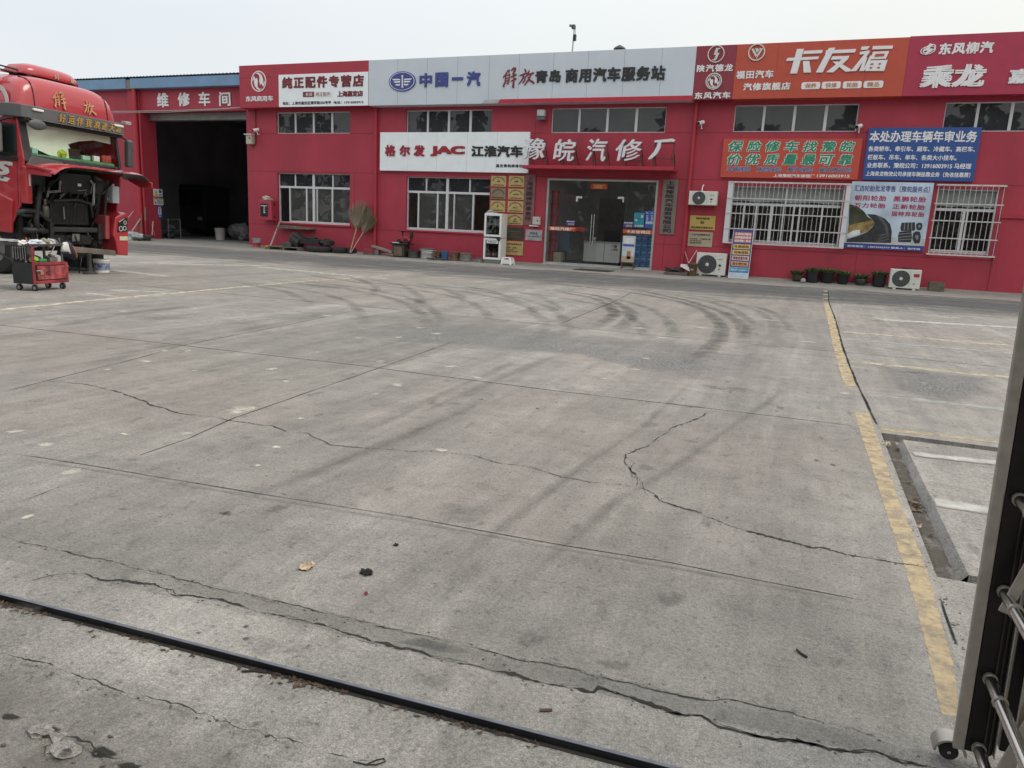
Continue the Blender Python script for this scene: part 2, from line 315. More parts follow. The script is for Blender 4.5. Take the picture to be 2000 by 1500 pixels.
# ================================================================== GROUND
def ground_mat():
    m = bpy.data.materials.new('yard_concrete'); m.use_nodes = True; n = m.node_tree; L = n.links; b = n.nodes['Principled BSDF']
    t = n.nodes.new('ShaderNodeTexCoord')
    def noise(scale, detail=5, rough=.55, st=(1, 1, 1), rot=0.0, dist=0.0):
        mp = n.nodes.new('ShaderNodeMapping'); mp.inputs['Scale'].default_value = st; mp.inputs['Rotation'].default_value = (0, 0, rot); L.new(t.outputs['Object'], mp.inputs[0])
        q = n.nodes.new('ShaderNodeTexNoise'); q.inputs['Scale'].default_value = scale; q.inputs['Detail'].default_value = detail; q.inputs['Roughness'].default_value = rough; q.inputs['Distortion'].default_value = dist
        L.new(mp.outputs[0], q.inputs['Vector']); return q.outputs['Fac']
    def ramp(f, p0, c0, p1, c1):
        r = n.nodes.new('ShaderNodeValToRGB'); L.new(f, r.inputs[0]); r.color_ramp.elements[0].position = p0; r.color_ramp.elements[1].position = p1
        r.color_ramp.elements[0].color = c0 + (1,) if len(c0) == 3 else c0; r.color_ramp.elements[1].color = c1 + (1,); return r.outputs[0]
    def mix(kind, fac, a, c):
        x = n.nodes.new('ShaderNodeMix'); x.data_type = 'RGBA'; x.blend_type = kind; x.inputs[0].default_value = fac if not hasattr(fac, 'links') else 1
        if hasattr(fac, 'links'): L.new(fac, x.inputs[0])
        L.new(a, x.inputs['A']); L.new(c, x.inputs['B']); return x.outputs['Result']
    g = lambda v: (v, v, v)
    base = ramp(noise(.32, 4, .5, dist=.4), .36, (.302, .289, .268), .64, (.330, .298, .278))           # greenish to pinkish grey slabs
    ce = ramp(noise(.7, 6, .6, dist=.6), .5, g(0), .66, g(.65)); yl = n.nodes.new('ShaderNodeMix'); yl.data_type = 'RGBA'; yl.inputs['B'].default_value = (.340, .316, .288, 1); L.new(ce, yl.inputs[0]); L.new(base, yl.inputs['A']); base = yl.outputs['Result']   # pale cement skin
    base = mix('MULTIPLY', 1, base, ramp(noise(.9, 6, .62), .28, g(.85), .72, g(1.10)))
    base = mix('MULTIPLY', 1, base, ramp(noise(3.1, 7, .72, dist=.5), .36, g(.84), .6, g(1.07)))
    base = mix('MULTIPLY', 1, base, ramp(noise(.55, 5, .6, (3.4, .22, 1), .08), .28, g(.78), .72, g(1.18)))   # wheel polish running across the yard
    base = mix('MULTIPLY', 1, base, ramp(noise(2.2, 5, .6, (5.5, .35, 1), .05), .3, g(.88), .7, g(1.10)))
    base = mix('MULTIPLY', 1, base, ramp(noise(7, 6, .7), .25, g(.86), .75, g(1.12)))
    base = mix('MULTIPLY', 1, base, ramp(noise(75, 4, .75), .3, g(.66), .7, g(1.28)))
    base = mix('MULTIPLY', 1, base, ramp(noise(230, 2, .8), .33, g(.66), .67, g(1.32)))
    base = mix('MULTIPLY', 1, base, ramp(noise(34, 3, .6), .60, g(1), .70, g(.62)))                                  # small dark pits and grit
    base = mix('MULTIPLY', 1, base, ramp(noise(13, 5, .75, (1, .6, 1), .4, .8), .56, g(1), .66, g(.80)))
    dk = ramp(noise(5.5, 4, .5, (1.6, .8, 1)), .64, g(1), .72, g(.58)); base = mix('MULTIPLY', .9, base, dk)        # oil drips
    vo = n.nodes.new('ShaderNodeTexVoronoi'); vo.inputs['Scale'].default_value = 17; L.new(t.outputs['Object'], vo.inputs['Vector'])
    pit = ramp(vo.outputs['Distance'], .05, g(.5), .10, g(1)); sp = ramp(noise(1.2, 2), .52, g(0), .62, g(1))
    sel = n.nodes.new('ShaderNodeMix'); sel.data_type = 'RGBA'; sel.blend_type = 'MULTIPLY'; L.new(sp, sel.inputs[0]); L.new(base, sel.inputs['A']); L.new(pit, sel.inputs['B']); base = sel.outputs['Result']
    v2 = n.nodes.new('ShaderNodeTexVoronoi'); v2.inputs['Scale'].default_value = 9; L.new(t.outputs['Object'], v2.inputs['Vector'])
    wh = ramp(v2.outputs['Distance'], .018, (.42, .41, .38), .03, (0, 0, 0)); base = mix('LIGHTEN', 1, base, wh)      # small pale chips
    L.new(base, b.inputs['Base Color']); b.inputs['Roughness'].default_value = .82; b.inputs['Specular IOR Level'].default_value = .35
    hb = n.nodes.new('ShaderNodeMath'); hb.operation = 'MULTIPLY_ADD'; hb.inputs[1].default_value = .5; L.new(noise(120, 3, .7), hb.inputs[0]); L.new(noise(14, 5, .7), hb.inputs[2])
    bu = n.nodes.new('ShaderNodeBump'); bu.inputs['Strength'].default_value = .7; bu.inputs['Distance'].default_value = .02; L.new(hb.outputs[0], bu.inputs['Height']); L.new(bu.outputs[0], b.inputs['Normal'])
    return m
GM = ground_mat()
PX0, PX1 = G(1722, 849).x, 3.6; PY1 = G(1720, 845).y; PY0 = G(1860, 1132).y      # the sunken trench round a slab
RAIL0, RAIL1 = G(0, 1163), G(1300, 1500); RY = (RAIL0.y + RAIL1.y) / 2
mb = MB()
BX = (-90, 90); YF = -.3
ry = lambda x: RAIL0.y + (RAIL1.y - RAIL0.y) * (x - RAIL0.x) / (RAIL1.x - RAIL0.x) if abs(x) < 20 else RAIL0.y + (RAIL1.y - RAIL0.y) * (math.copysign(20, x) - RAIL0.x) / (RAIL1.x - RAIL0.x)
def sheet(x0, x1, y0, y1, z=0.0): mb.face([(x0, y0, z), (x1, y0, z), (x1, y1, z), (x0, y1, z)])
sheet(BX[0], BX[1], PY1, YF); sheet(BX[0], PX0, PY0, PY1); sheet(PX1, BX[1], PY0, PY1); 
rxs = (BX[0], -20, 20, BX[1])
for a, c in zip(rxs, rxs[1:]): mb.face([(a, ry(a), 0), (c, ry(c), 0), (c, PY0, 0), (a, PY0, 0)]); mb.face([(a, -95, -.014), (c, -95, -.014), (c, ry(c), -.014), (a, ry(a), -.014)])
zb = -.046; sl0, sl1 = G(1752, 854, 0).x, G(1868, 1110, 0).x + .035           # trench floor and the slab's sloping flank
mb.face([(PX0, PY0, zb), (PX1, PY0, zb), (PX1, PY1, zb), (PX0, PY1, zb)])
for a, c in (((PX0, PY0), (PX0, PY1)), ((PX0, PY1), (PX1, PY1)), ((PX1, PY1), (PX1, PY0)), ((PX1, PY0), (PX0, PY0))): mb.face([(*a, 0), (*c, 0), (*c, zb), (*a, zb)])
g0, g1 = PY0 + .085, PY1 - .10
mb.face([(sl1, g0, -.004), (PX1, g0, -.004), (PX1, g1, -.004), (sl1, g1, -.004)])
mb.face([(sl1 - .028, g0, zb + .002), (sl1, g0, -.004), (sl1, g1, -.004), (sl1 - .028, g1, zb + .002)])
mb.face([(sl1, g0, -.004), (PX1, g0, -.004), (PX1, g0, zb), (sl1, g0, zb)]); mb.face([(sl1, g1, -.004), (PX1, g1, -.004), (PX1, g1, zb), (sl1, g1, zb)])
struct(mb, 'ground', GM)
m_apr = mat('apron_mortar', (.27, .255, .235), .9, var=.16, scale=3, bump=.35, bscale=30, dirt=.3, dcol=(.13, .125, .12))
mb = MB()
rn = random.Random(5); xs = [-42 + i * .5 for i in range(110)]
def ap_edge(x): return -2.75 + .12 * math.sin(x * 1.7) + .08 * math.sin(x * 4.1 + 1) - (.0)
prof = [(0, .10), (-.12, .085), (-.3, .05), (-.55, .016), (-1.2, .012)]
rows = []
for x in xs: rows.append([mb.bm.verts.new((x, y + (.03 * math.sin(x * 3 + y * 9) if y < 0 else 0), z + .003)) for y, z in prof] + [mb.bm.verts.new((x, ap_edge(x), .006))])
for a, c in zip(rows, rows[1:]):
    for j in range(len(prof)): mb.bm.faces.new((a[j], c[j], c[j + 1], a[j + 1]))
struct(mb, 'pavement', m_apr, smooth=True)
# darker road surface worn along the front of the apron
def strip(name, px, width, m, z=.004, fades=(0, 1, 0), step=None, amp=0.0, seed=1, ends=True, wj=0.0, world=False):
    pts = px if world else [G(x, y) for x, y in px]
    rn = random.Random(seed)
    if step: pts = noisy(pts, step, amp, rn)
    w_ = [width * (1 + rn.uniform(-wj, wj)) for _ in pts] if wj else width
    return struct(strip_mesh(pts, w_, z, fades, ends), name, m, fix=True)
m_dark = decal_mat('dark_road_film', (.135, .135, .142), .7, 1.2, .05, .6, (.4, 1.6, 1), contrast=.6)
V = Vector
strip('road_stain', [V((-40, -6, 0)), V((-20, -6, 0)), V((-8, -5.8, 0)), V((0, -5.6, 0)), V((14, -5.6, 0))], 9.5, m_dark, .0105, (0, .35, .7, .95, 1, .9, .5, 0), step=1.5, amp=.1, world=True)
# ---- painted lines
m_yel = decal_mat('worn_yellow_paint', (.62, .50, .335), .88, 13, .22, .62, (1, 1, 1), speck=.08)
m_yel2 = decal_mat('faded_yellow_paint', (.60, .54, .42), .78, 9, .12, .6)
m_wht = decal_mat('worn_white_paint', (.62, .60, .56), .85, 7, .05, .55)
m_wht2 = decal_mat('faint_white_paint', (.52, .51, .48), .7, 7, .1, .6)
def quadstrip(name, L_, R_, m, z, n=24):
    """a painted stripe between a left and a right edge given as pixels"""
    bm = bmesh.new(); la = bm.verts.layers.float.new('fade'); rows = []
    def samp(E):
        E = [G(*e) for e in E]; out = []
        for a, c in zip(E, E[1:]):
            for i in range(n): out.append(a.lerp(c, i / n))
        return out + [E[-1]]
    A, B = samp(L_), samp(R_)
    rn = random.Random(len(A))
    for i, (a, c) in enumerate(zip(A, B)):
        row = []
        for f, k in ((.0, .55), (.08, 1), (.92, 1), (1, .55)):
            q = a.lerp(c, f); v = bm.verts.new((q.x + rn.uniform(-.003, .003), q.y, z * ZK)); v[la] = k if 0 < i < len(A) - 1 else .4; row.append(v)
        rows.append(row)
    for a, c in zip(rows, rows[1:]):
        for j in range(3): bm.faces.new((a[j], c[j], c[j + 1], a[j + 1]))
    m_ = MB(); m_.bm.free(); m_.bm = bm; return struct(m_, name, m)
quadstrip('yellow_stripe', [(1665, 800), (1720, 975), (1768, 1122), (1805, 1255), (1838, 1402)], [(1698, 803), (1757, 975), (1815, 1117), (1863, 1290), (1880, 1405)], m_yel, .008)
quadstrip('yellow_stripe', [(1607.5, 588), (1615, 625), (1627, 680), (1649, 760)], [(1617, 588), (1631, 625), (1647, 685), (1675, 757)], m_yel, .008)
for y0, y1 in ((566, 571), (573.5, 578), (581, 585.5)): quadstrip('yellow_stripe', [(1607.5, y0), (1607.5, y1)], [(1617.5, y0), (1617.5, y1)], m_yel2, .016, 2)
strip('yellow_line', [(-60, 612), (0, 605), (210, 584), (420, 565), (600, 549), (760, 538), (845, 533)], .13, m_yel2, .008, (.8, 1, 1, .8), step=.5)
def hline(name, a, b, t, m, z=.008, seed=3):
    mx_, my_ = (a[0] + b[0]) / 2, (a[1] + b[1]) / 2; wd = (G(mx_, my_ - t / 2) - G(mx_, my_ + t / 2)).length
    strip(name, [a, b], wd, m, z, (.72, 1, 1, .72), step=.2, amp=.004, seed=seed, wj=.2, ends=False)
for a, b, t, m in (((1664, 706), (1990, 739), 6, m_yel2), ((1640, 589), (2010, 615), 3.5, m_wht2), ((1698, 623), (2010, 641), 3, m_wht), ((1647, 648), (2000, 677), 3.5, m_yel2), ((1654, 662), (2000, 693), 3.5, m_wht2), ((1690, 769), (1980, 802), 9, m_wht2), ((1720, 837.5), (1975, 866.5), 8, m_yel), ((1784, 886), (1965, 907), 9, m_wht), ((1826, 980), (1950, 1000), 16, m_wht), ((330, 571), (215, 566), 3, m_wht2), ((500, 521), (760, 545), 2.5, m_wht2), ((170, 572), (225, 579), 3, m_wht2), ((215, 527), (330, 540), 3, m_wht2), ((300, 515), (520, 519), 2.5, m_wht2), ((420, 497), (700, 515), 2, m_wht2), ((800, 528), (900, 522), 3, m_wht2)): hline('parking_line', a, b, t, m)
# ---- joints and cracks
m_crk = mat('crack_void', (.022, .020, .018), .95, var=.3, scale=9)
m_jnt = decal_mat('joint_dirt', (.045, .043, .04), .95, 6, .0, .5)
m_pale = decal_mat('joint_mortar', (.29, .28, .26), .6, 6, .25, .7)
def joint(px, wd=.012, seed=1, z=.0125): strip('expansion_joint', px, wd, m_jnt, z, (.7, 1, .7), step=.25, amp=.004, seed=seed, wj=.35)
joint([(-80, 872), (70, 893), (196, 913), (490, 962), (792, 1010), (1090, 1063), (1300, 1098), (1620, 1161), (1900, 1212)], .006, 1)
joint([(-80, 626), (0, 635), (350, 674), (700, 714), (1090, 764), (1404, 800), (1712, 837)], .012, 2)
joint([(250, 556), (367, 567), (700, 597.5), (950, 622), (1275, 655), (1625, 686), (1800, 702), (2000, 722)], .016, 3)
joint([(210, 910), (367, 857), (455, 817), (700, 733), (904, 661)], .009, 4); joint([(-40, 779), (40, 757), (180, 722), (270, 700), (350, 676), (560, 635), (720, 601)], .010, 5)
joint([(1083, 637), (1195, 591), (1237, 570)], .016, 6); joint([(-30, 1005), (80, 965), (200, 920)], .008, 7)
joint([(1617.5, 566), (1619, 590), (1632, 625), (1648, 685), (1677, 757), (1700, 803), (1721, 846)], .022, 8, .0145); joint([(1826, 1122), (1845, 1195), (1866, 1250), (1888, 1300)], .012, 9, .0145)
strip('joint_repair', [(-60, 882), (196, 920), (490, 969), (792, 1017), (1090, 1071), (1300, 1106), (1620, 1168), (1880, 1215)], .055, m_pale, .006, (.2, 1, 1, .2), step=.3, amp=.004, seed=3)
strip('joint_repair', [(1700, 812), (1722, 850)], .05, m_pale, .006)
def crack(px, w0, w1, seed, amp=.010, step=.05):
    """a jagged open crack: both lips wander on their own and the gap closes here and there"""
    rn = random.Random(seed); pts = noisy([G(x, y) for x, y in px], step, amp, rn); pts = noisy(pts, .010, .0022, rn); n = len(pts); k, j = .5, .5; bm = bmesh.new(); prev = None
    for i, p in enumerate(pts):
        k = max(0, min(1, k + rn.uniform(-.16, .16))); j = max(.12, min(1, j + rn.uniform(-.5, .5))); w_ = (w0 + (w1 - w0) * k) * j * min(1, 8 * i / n + .1, 8 * (n - 1 - i) / n + .1) * .62
        d = pts[min(i + 1, n - 1)] - pts[max(i - 1, 0)]; d.z = 0; d.normalize(); s = Vector((-d.y, d.x, 0)); r = [bm.verts.new((q.x, q.y, .0016)) for q in (p + s * w_ * rn.uniform(.2, .9), p - s * w_ * rn.uniform(.2, .9))]
        if prev: bm.faces.new((prev[0], r[0], r[1], prev[1]))
        prev = r
    m = MB(); m.bm.free(); m.bm = bm; return struct(m, 'pavement_crack', m_crk)
C1 = [(90, 745), (130, 747), (175, 752), (240, 768), (300, 792), (350, 807), (420, 815), (460, 823), (530, 832), (565, 845), (600, 847), (631, 862), (645, 870), (715, 876), (761, 878), (803, 883), (845, 881), (915, 888), (981, 906), (1030, 911), (1055, 918), (1097, 932), (1146, 941), (1202, 946), (1244, 951)]
crack(C1, .008, .020, 1)
C2 = [(1404, 800), (1390, 803), (1355, 821), (1310, 837), (1289, 852), (1271, 870), (1222, 887), (1221, 901), (1240, 926), (1245, 950), (1277, 966), (1285, 978), (1327, 992), (1359, 1000), (1417, 1026), (1462, 1037), (1501, 1049), (1550, 1061), (1585, 1070), (1606, 1070), (1655, 1084), (1707, 1094), (1756, 1101), (1809, 1108)]
crack(C2, .009, .024, 2)
crack([(1222, 893), (1238, 905), (1236, 930), (1252, 944), (1262, 968), (1282, 974)], .003, .010, 12, .016)
C3 = [(45, 1140), (98, 1124), (133, 1121), (168, 1121), (206, 1133), (252, 1135), (297, 1143), (336, 1154), (343, 1163), (378, 1164), (420, 1170), (469, 1184), (521, 1199), (560, 1205), (630, 1222), (658, 1233), (705, 1247), (775, 1266), (824, 1276), (901, 1296), (960, 1310), (1002, 1317), (1048, 1331), (1118, 1345), (1160, 1353), (1170, 1346), (1212, 1357), (1235, 1367), (1315, 1392), (1368, 1399), (1403, 1418), (1501, 1444), (1518, 1443), (1585, 1455), (1648, 1465), (1711, 1472), (1760, 1486), (1812, 1499), (1900, 1520)]
crack(C3, .008, .022, 3, .007, .03); crack(C3[24:], .006, .020, 13, .006, .03)
crack([(250, 1135), (262, 1133), (285, 1146), (297, 1143)], .002, .005, 14, .004, .02); crack([(325, 1149), (332, 1162), (350, 1166), (360, 1163)], .002, .005, 15, .004, .02)
C4 = [(0, 1045), (59, 1063), (140, 1080), (210, 1096), (280, 1114), (350, 1131), (420, 1149), (525, 1171), (630, 1197), (740, 1222), (845, 1245), (950, 1271), (1006, 1287), (1090, 1301), (1160, 1317), (1254, 1343), (1368, 1366), (1424, 1367), (1487, 1383), (1578, 1402), (1690, 1432), (1791, 1481)]
crack(C4, .004, .009, 4, .006, .03)
strip('crack_grime', C4, .05, decal_mat('crack_grime', (.09, .088, .082), .6, 9, .35, .7), .0045, (0, 1, 0), step=.08, amp=.012, seed=7)
strip('crack_grime', C3, .07, MATS['crack_grime'], .0045, (0, 1, 0), step=.08, amp=.012, seed=8)
crack([(0, 1275), (52, 1291), (95, 1298), (143, 1320), (188, 1332), (245, 1354), (300, 1362), (370, 1385), (460, 1418), (560, 1446), (640, 1472), (740, 1495), (790, 1510)], .002, .009, 5, .005, .025)
crack([(55, 1425), (120, 1430), (175, 1455), (215, 1478), (260, 1500)], .004, .014, 6, .008, .02)
crack([(1756, 1101), (1785, 1103), (1818, 1110)], .008, .014, 16, .003, .02)
# slab edge chips along the trench lip
# ---- rubber, stains and dust
m_tyre = decal_mat('tyre_rubber', (.085, .085, .088), .46, 2.4, .08, .75, (1, 1, 1), contrast=.7)
m_tyre2 = decal_mat('old_tyre_rubber', (.12, .12, .123), .40, 1.6, .12, .85, contrast=.7)
def tyre(px, wd, seed, m=None): strip('tyre_mark', px, wd, m or m_tyre, .0095, (0, .8, 1, .8, 0), step=.4, amp=.012, seed=seed)
tyre([(1020, 545), (1100, 556), (1240, 572), (1324, 588), (1373, 604), (1401, 625), (1410, 642), (1404, 667), (1380, 688), (1345, 709), (1290, 735)], .34, 1)
tyre([(1150, 556), (1240, 565), (1345, 588), (1415, 611), (1450, 635), (1455, 653), (1452, 672), (1430, 695)], .34, 2)
tyre([(1000, 556), (1100, 571), (1163, 583), (1191, 597), (1200, 614), (1182, 628), (1152, 643), (1100, 662)], .34, 3)
tyre([(1090, 563), (1170, 578), (1215, 597), (1236, 611), (1228, 628), (1207, 642), (1170, 660)], .34, 4)
for k, px in enumerate(([(640, 530), (700, 545), (735, 560), (728, 575), (690, 590)], [(780, 545), (860, 562), (905, 580), (900, 600)], [(690, 540), (790, 558), (822, 580), (815, 604), (770, 620)], [(960, 560), (1060, 580), (1092, 600), (1088, 620)], [(850, 548), (960, 568), (1040, 600), (1042, 632)], [(430, 545), (560, 570), (610, 592), (585, 606)], [(1440, 590), (1510, 610), (1540, 640), (1530, 665)], [(1690, 612), (1720, 630), (1745, 650)], [(560, 530), (700, 552), (880, 560), (1100, 575)], [(1300, 575), (1480, 600), (1560, 628)])): tyre(px, .32, 20 + k, m_tyre2)
T_MAIN = [(1020, 545), (1100, 556), (1240, 572), (1324, 588), (1373, 604), (1401, 625), (1410, 642), (1404, 667), (1380, 688)]
for k, (dx, dy, q) in enumerate([(-95, 2, 1), (-300, -4, 1), (-330, -2, .95), (-420, -6, .9), (-520, -8, .9), (-560, -7, .95), (90, 6, .9), (150, 10, .85), (-150, 8, 1), (-640, -6, .8)]): tyre([(1100 + dx + (x - 1100) * q, 556 + dy + (y - 556) * q) for x, y in T_MAIN], .30, 60 + k, m_tyre2)
m_lane = decal_mat('wheel_track_grime', (.12, .112, .108), .36, 1.1, .12, .9, (4, .5, 1), contrast=.7)
def lane(px, wd, seed): strip('wheel_track', px, wd, m_lane, .0065, (0, .7, 1, .7, 0), step=.3, amp=.006, seed=seed)
lane([(700, 1290), (782, 1189), (880, 1110), (957, 1045), (1100, 940), (1260, 830), (1380, 720)], .13, 1); lane([(860, 1310), (908, 1252), (1000, 1150), (1097, 1070), (1200, 985), (1290, 930), (1450, 820), (1560, 740)], .13, 2)
lane([(20, 760), (250, 690), (500, 640), (700, 600)], .5, 3); lane([(0, 660), (200, 620), (420, 590)], .45, 4); lane([(300, 1060), (500, 965), (800, 850), (1000, 760)], .2, 5); lane([(760, 830), (930, 760), (1100, 690)], .25, 6); lane([(600, 900), (860, 770), (1040, 690)], .2, 7)
m_agg = decal_mat('exposed_aggregate', (.285, .285, .288), .62, .9, .14, .66, (1, 1, 1), speck=.7, contrast=.55, sscale=48)
def patch(name, px, m, z, world=False):
    bm = bmesh.new(); la = bm.verts.layers.float.new('fade'); pts = [G(*p) for p in px]; c = sum(pts, Vector()) / len(pts); n = len(pts)
    z *= ZK; cv = bm.verts.new((c.x, c.y, z)); cv[la] = 1; A = []; B = []
    for p in pts:
        q = c.lerp(p, .45); v = bm.verts.new((q.x, q.y, z)); v[la] = .9; A.append(v); v = bm.verts.new((p.x, p.y, z)); v[la] = 0; B.append(v)
    for i in range(n):
        j = (i + 1) % n; bm.faces.new((cv, A[i], A[j])); bm.faces.new((A[i], B[i], B[j], A[j]))
    m_ = MB(); m_.bm.free(); m_.bm = bm; return struct(m_, name, m)
patch('worn_patch', [(520, 640), (700, 600), (900, 614), (1100, 640), (1300, 655), (1500, 672), (1640, 700), (1665, 750), (1600, 790), (1450, 770), (1300, 745), (1150, 705), (980, 690), (800, 672), (620, 662)], m_agg, .0055)
patch('worn_patch', [(1660, 695), (1800, 706), (1990, 730), (1975, 800), (1900, 830), (1760, 790), (1690, 765)], m_agg, .0055)
patch('worn_patch', [(690, 1245), (800, 1230), (960, 1268), (1000, 1290), (900, 1292), (780, 1262)], decal_mat('dark_damp', (.12, .122, .12), .6, 3, .3, .7), .0055)
m_dust = decal_mat('spilled_dust', (.66, .63, .56), .85, 16, .10, .72, (.7, 2.2, 1), contrast=.85); m_oil = decal_mat('oil_spot', (.035, .033, .03), .8, 12, .22, .7, contrast=.7); m_oil2 = decal_mat('old_oil_spot', (.13, .126, .12), .42, 9, .2, .85, contrast=.7)
STAINS = {}
def spot(m, x, y, w_, h_, seed, z=.0115):
    a = G(x, y); dx = (G(x + w_ / 2, y) - a).length; dy = (G(x, y - h_ / 2) - a).length
    bm = STAINS.setdefault(m.name, (m, bmesh.new()))[1]; blot(a, dx, dy, 0, z + (seed % 9) * .0012 if a.z > -.01 else z, seed, bm)
for i, (x, y, w_, h_) in enumerate([(470, 800, 74, 20), (365, 847, 34, 10), (775, 752, 40, 8), (880, 716, 34, 7), (530, 721, 26, 8), (733, 770, 20, 6), (778, 659, 26, 4), (852, 652, 30, 5), (742, 706, 24, 5), (1240, 722, 30, 6), (30, 843, 34, 10), (90, 869, 50, 8), (140, 922, 46, 14), (55, 1010, 26, 12), (504, 910, 18, 6), (540, 874, 24, 6), (587, 818, 18, 5), (245, 848, 40, 4), (370, 685, 20, 4), (210, 722, 26, 3), (400, 735, 16, 3), (380, 724, 18, 3), (320, 685, 24, 3), (285, 706, 46, 4), (240, 608, 30, 3), (380, 604, 30, 3), (530, 626, 24, 3), (954, 587, 26, 4), (1070, 586, 22, 3), (785, 582, 20, 3), (1030, 566, 16, 2.5), (1140, 561, 16, 2.5), (640, 617, 40, 3), (1250, 641, 40, 4), (1290, 660, 26, 3), (820, 640, 30, 3), (1500, 625, 70, 3), (1580, 668, 40, 4), (1720, 622, 80, 3), (1850, 620, 60, 3), (1180, 740, 18, 4), (1260, 700, 26, 4), (860, 880, 40, 10), (640, 768, 12, 3), (1370, 640, 46, 4), (1650, 768, 24, 8), (620, 688, 20, 3), (700, 660, 20, 3), (1880, 716, 30, 5), (1805, 748, 14, 4), (560, 745, 26, 4), (930, 738, 40, 5), (1000, 700, 20, 4)]): spot(m_dust, x, y, w_ * 1.25, h_ * 1.3, 100 + i)
for i, (x, y, w_, h_) in enumerate([(440, 1003, 56, 18), (240, 995, 40, 8), (770, 1065, 16, 7), (1050, 798, 14, 4), (1086, 787, 10, 3), (957, 846, 8, 3), (480, 1224, 22, 12), (480, 1248, 24, 12), (388, 1237, 18, 8), (75, 605, 16, 3), (1078, 680, 10, 3), (1625, 908, 18, 8), (1594, 900, 12, 5), (345, 1360, 6, 4), (1377, 1325, 8, 4), (1620, 1285, 8, 4), (900, 1157, 8, 3), (936, 1199, 7, 3), (690, 730, 8, 3), (1420, 1012, 10, 4), (940, 780, 20, 3), (115, 952, 8, 4), (185, 1048, 8, 4), (520, 930, 10, 3), (1315, 995, 8, 3), (180, 1430, 30, 10), (130, 1470, 50, 30), (90, 1440, 40, 10), (860, 790, 10, 3), (1880, 1250, 10, 4), (1905, 980, 18, 5)]): spot(m_oil, x, y, w_, h_, 300 + i)
for i, (x, y, w_, h_) in enumerate([(1350, 862, 50, 9), (1140, 870, 50, 10), (905, 808, 40, 8), (890, 789, 50, 10), (690, 985, 60, 20), (1290, 1056, 26, 8), (1200, 1300, 140, 30), (850, 1330, 160, 40), (520, 1260, 220, 60), (200, 1380, 240, 70), (1720, 1092, 30, 10), (1640, 1090, 24, 10), (1700, 1090, 24, 8), (1755, 1375, 40, 14), (1270, 830, 70, 20), (320, 990, 40, 12), (360, 992, 30, 8), (230, 1042, 30, 8), (490, 615, 24, 4), (1120, 760, 120, 14), (1790, 728, 80, 8), (1430, 760, 220, 16), (60, 1180, 120, 50), (900, 1000, 200, 50), (300, 620, 200, 20), (640, 560, 260, 12)]): spot(m_oil2, x, y, w_, h_, 400 + i, z=.0105)
for nm, (m, bm) in STAINS.items():
    q = MB(); q.bm.free(); q.bm = bm; struct(q, 'ground_stain', m)
strip('trench_dirt', [V(((PX0 + sl1 - .028) / 2, PY0 + .01, 0)), V(((PX0 + sl1 - .028) / 2, PY1 - .02, 0))], (sl1 - .028 - PX0), decal_mat('trench_mud', (.14, .125, .108), .8, 9, .15, .6, contrast=.6), (zb + .001) / ZK, (.8, 1, .9, 1, .8), step=.1, amp=.004, ends=False, world=True)
m_tone = [decal_mat('slab_tone_dark', (.22, .212, .203), .12, 1.5, .0, .5, contrast=.3), decal_mat('slab_tone_warm', (.37, .335, .30), .12, 1.5, .0, .5, contrast=.3)]
c3a, c3b = G(133, 1121), G(1800, 1497); yc3 = lambda x: c3a.y + (c3b.y - c3a.y) * (x - c3a.x) / (c3b.x - c3a.x)
def slab(x0, x1, y0, y1, m, low=False):
    bm = bmesh.new(); la = bm.verts.layers.float.new('fade'); vs = [bm.verts.new((x, y, .0003)) for x, y in ((x0, yc3(x0) if low else y0), (x1, yc3(x1) if low else y0), (x1, y1), (x0, y1))]
    for v in vs: v[la] = 1
    bm.faces.new(vs); q = MB(); q.bm.free(); q.bm = bm; struct(q, 'slab_tone', m)
jx = [-14, G(350, 675).x, G(700, 733).x, G(1195, 591).x, PX0 - .03]; jy = [RY + .02, G(790, 1010).y, G(700, 714).y, G(950, 622).y, -9]
for a in range(4):
    for c in range(4):
        if (a + c * 2) % 3 != 1: slab(jx[a], jx[a + 1] - .004, jy[c], jy[c + 1] - .004, m_tone[(a * 2 + c) % 2], c == 0)
rn = random.Random(77); k = MB()
for px, sp in ((C3, .02), (C4, .012), (C2, .012), (C1, .008), ([(55, 1425), (175, 1455), (260, 1500)], .05), ([(1700, 803), (1721, 846), (1826, 1122), (1888, 1300)], .014), ([(0, 1275), (143, 1320), (370, 1385), (640, 1472)], .014)):
    pts = [G(*p) for p in px]
    for a, b in zip(pts, pts[1:]):
        for _ in range(int((b - a).length / .03) + 1):
            q = a.lerp(b, rn.random()) + Vector((rn.gauss(0, sp), rn.gauss(0, sp), 0)); s = rn.uniform(.0012, .0045) * (1.6 if sp > .03 else 1); q.z = (-.013 if q.y < ry(q.x) else 0) + s * .3; k.lump(q, s, s * rn.uniform(.5, 1), s * .5, rn.randint(0, 999), .3, 1)
o = k.build('concrete_crumbs', mat('crumb_grey', (.10, .095, .085), .95, var=.6, scale=60)); o['kind'] = 'stuff'; o['label'] = 'loose concrete crumbs and grit lying along the cracks'; o['category'] = 'grit'
for i, (x, y, w_, h_) in enumerate([(85, 1430, 120, 34), (120, 1462, 110, 44), (200, 1470, 90, 26), (255, 1497, 80, 20), (20, 1400, 60, 16)]):
    a = G(x, y, -.0135); bm = blot(a, (G(x + w_ / 2, y, -.0135) - a).length, (G(x, y - h_ / 2, -.0135) - a).length, .2, -.0132 / ZK, 900 + i); q = MB(); q.bm.free(); q.bm = bm; struct(q, 'chipped_hole', decal_mat('chipped_dark', (.045, .042, .038), .9, 16, .05, .5, contrast=.8))
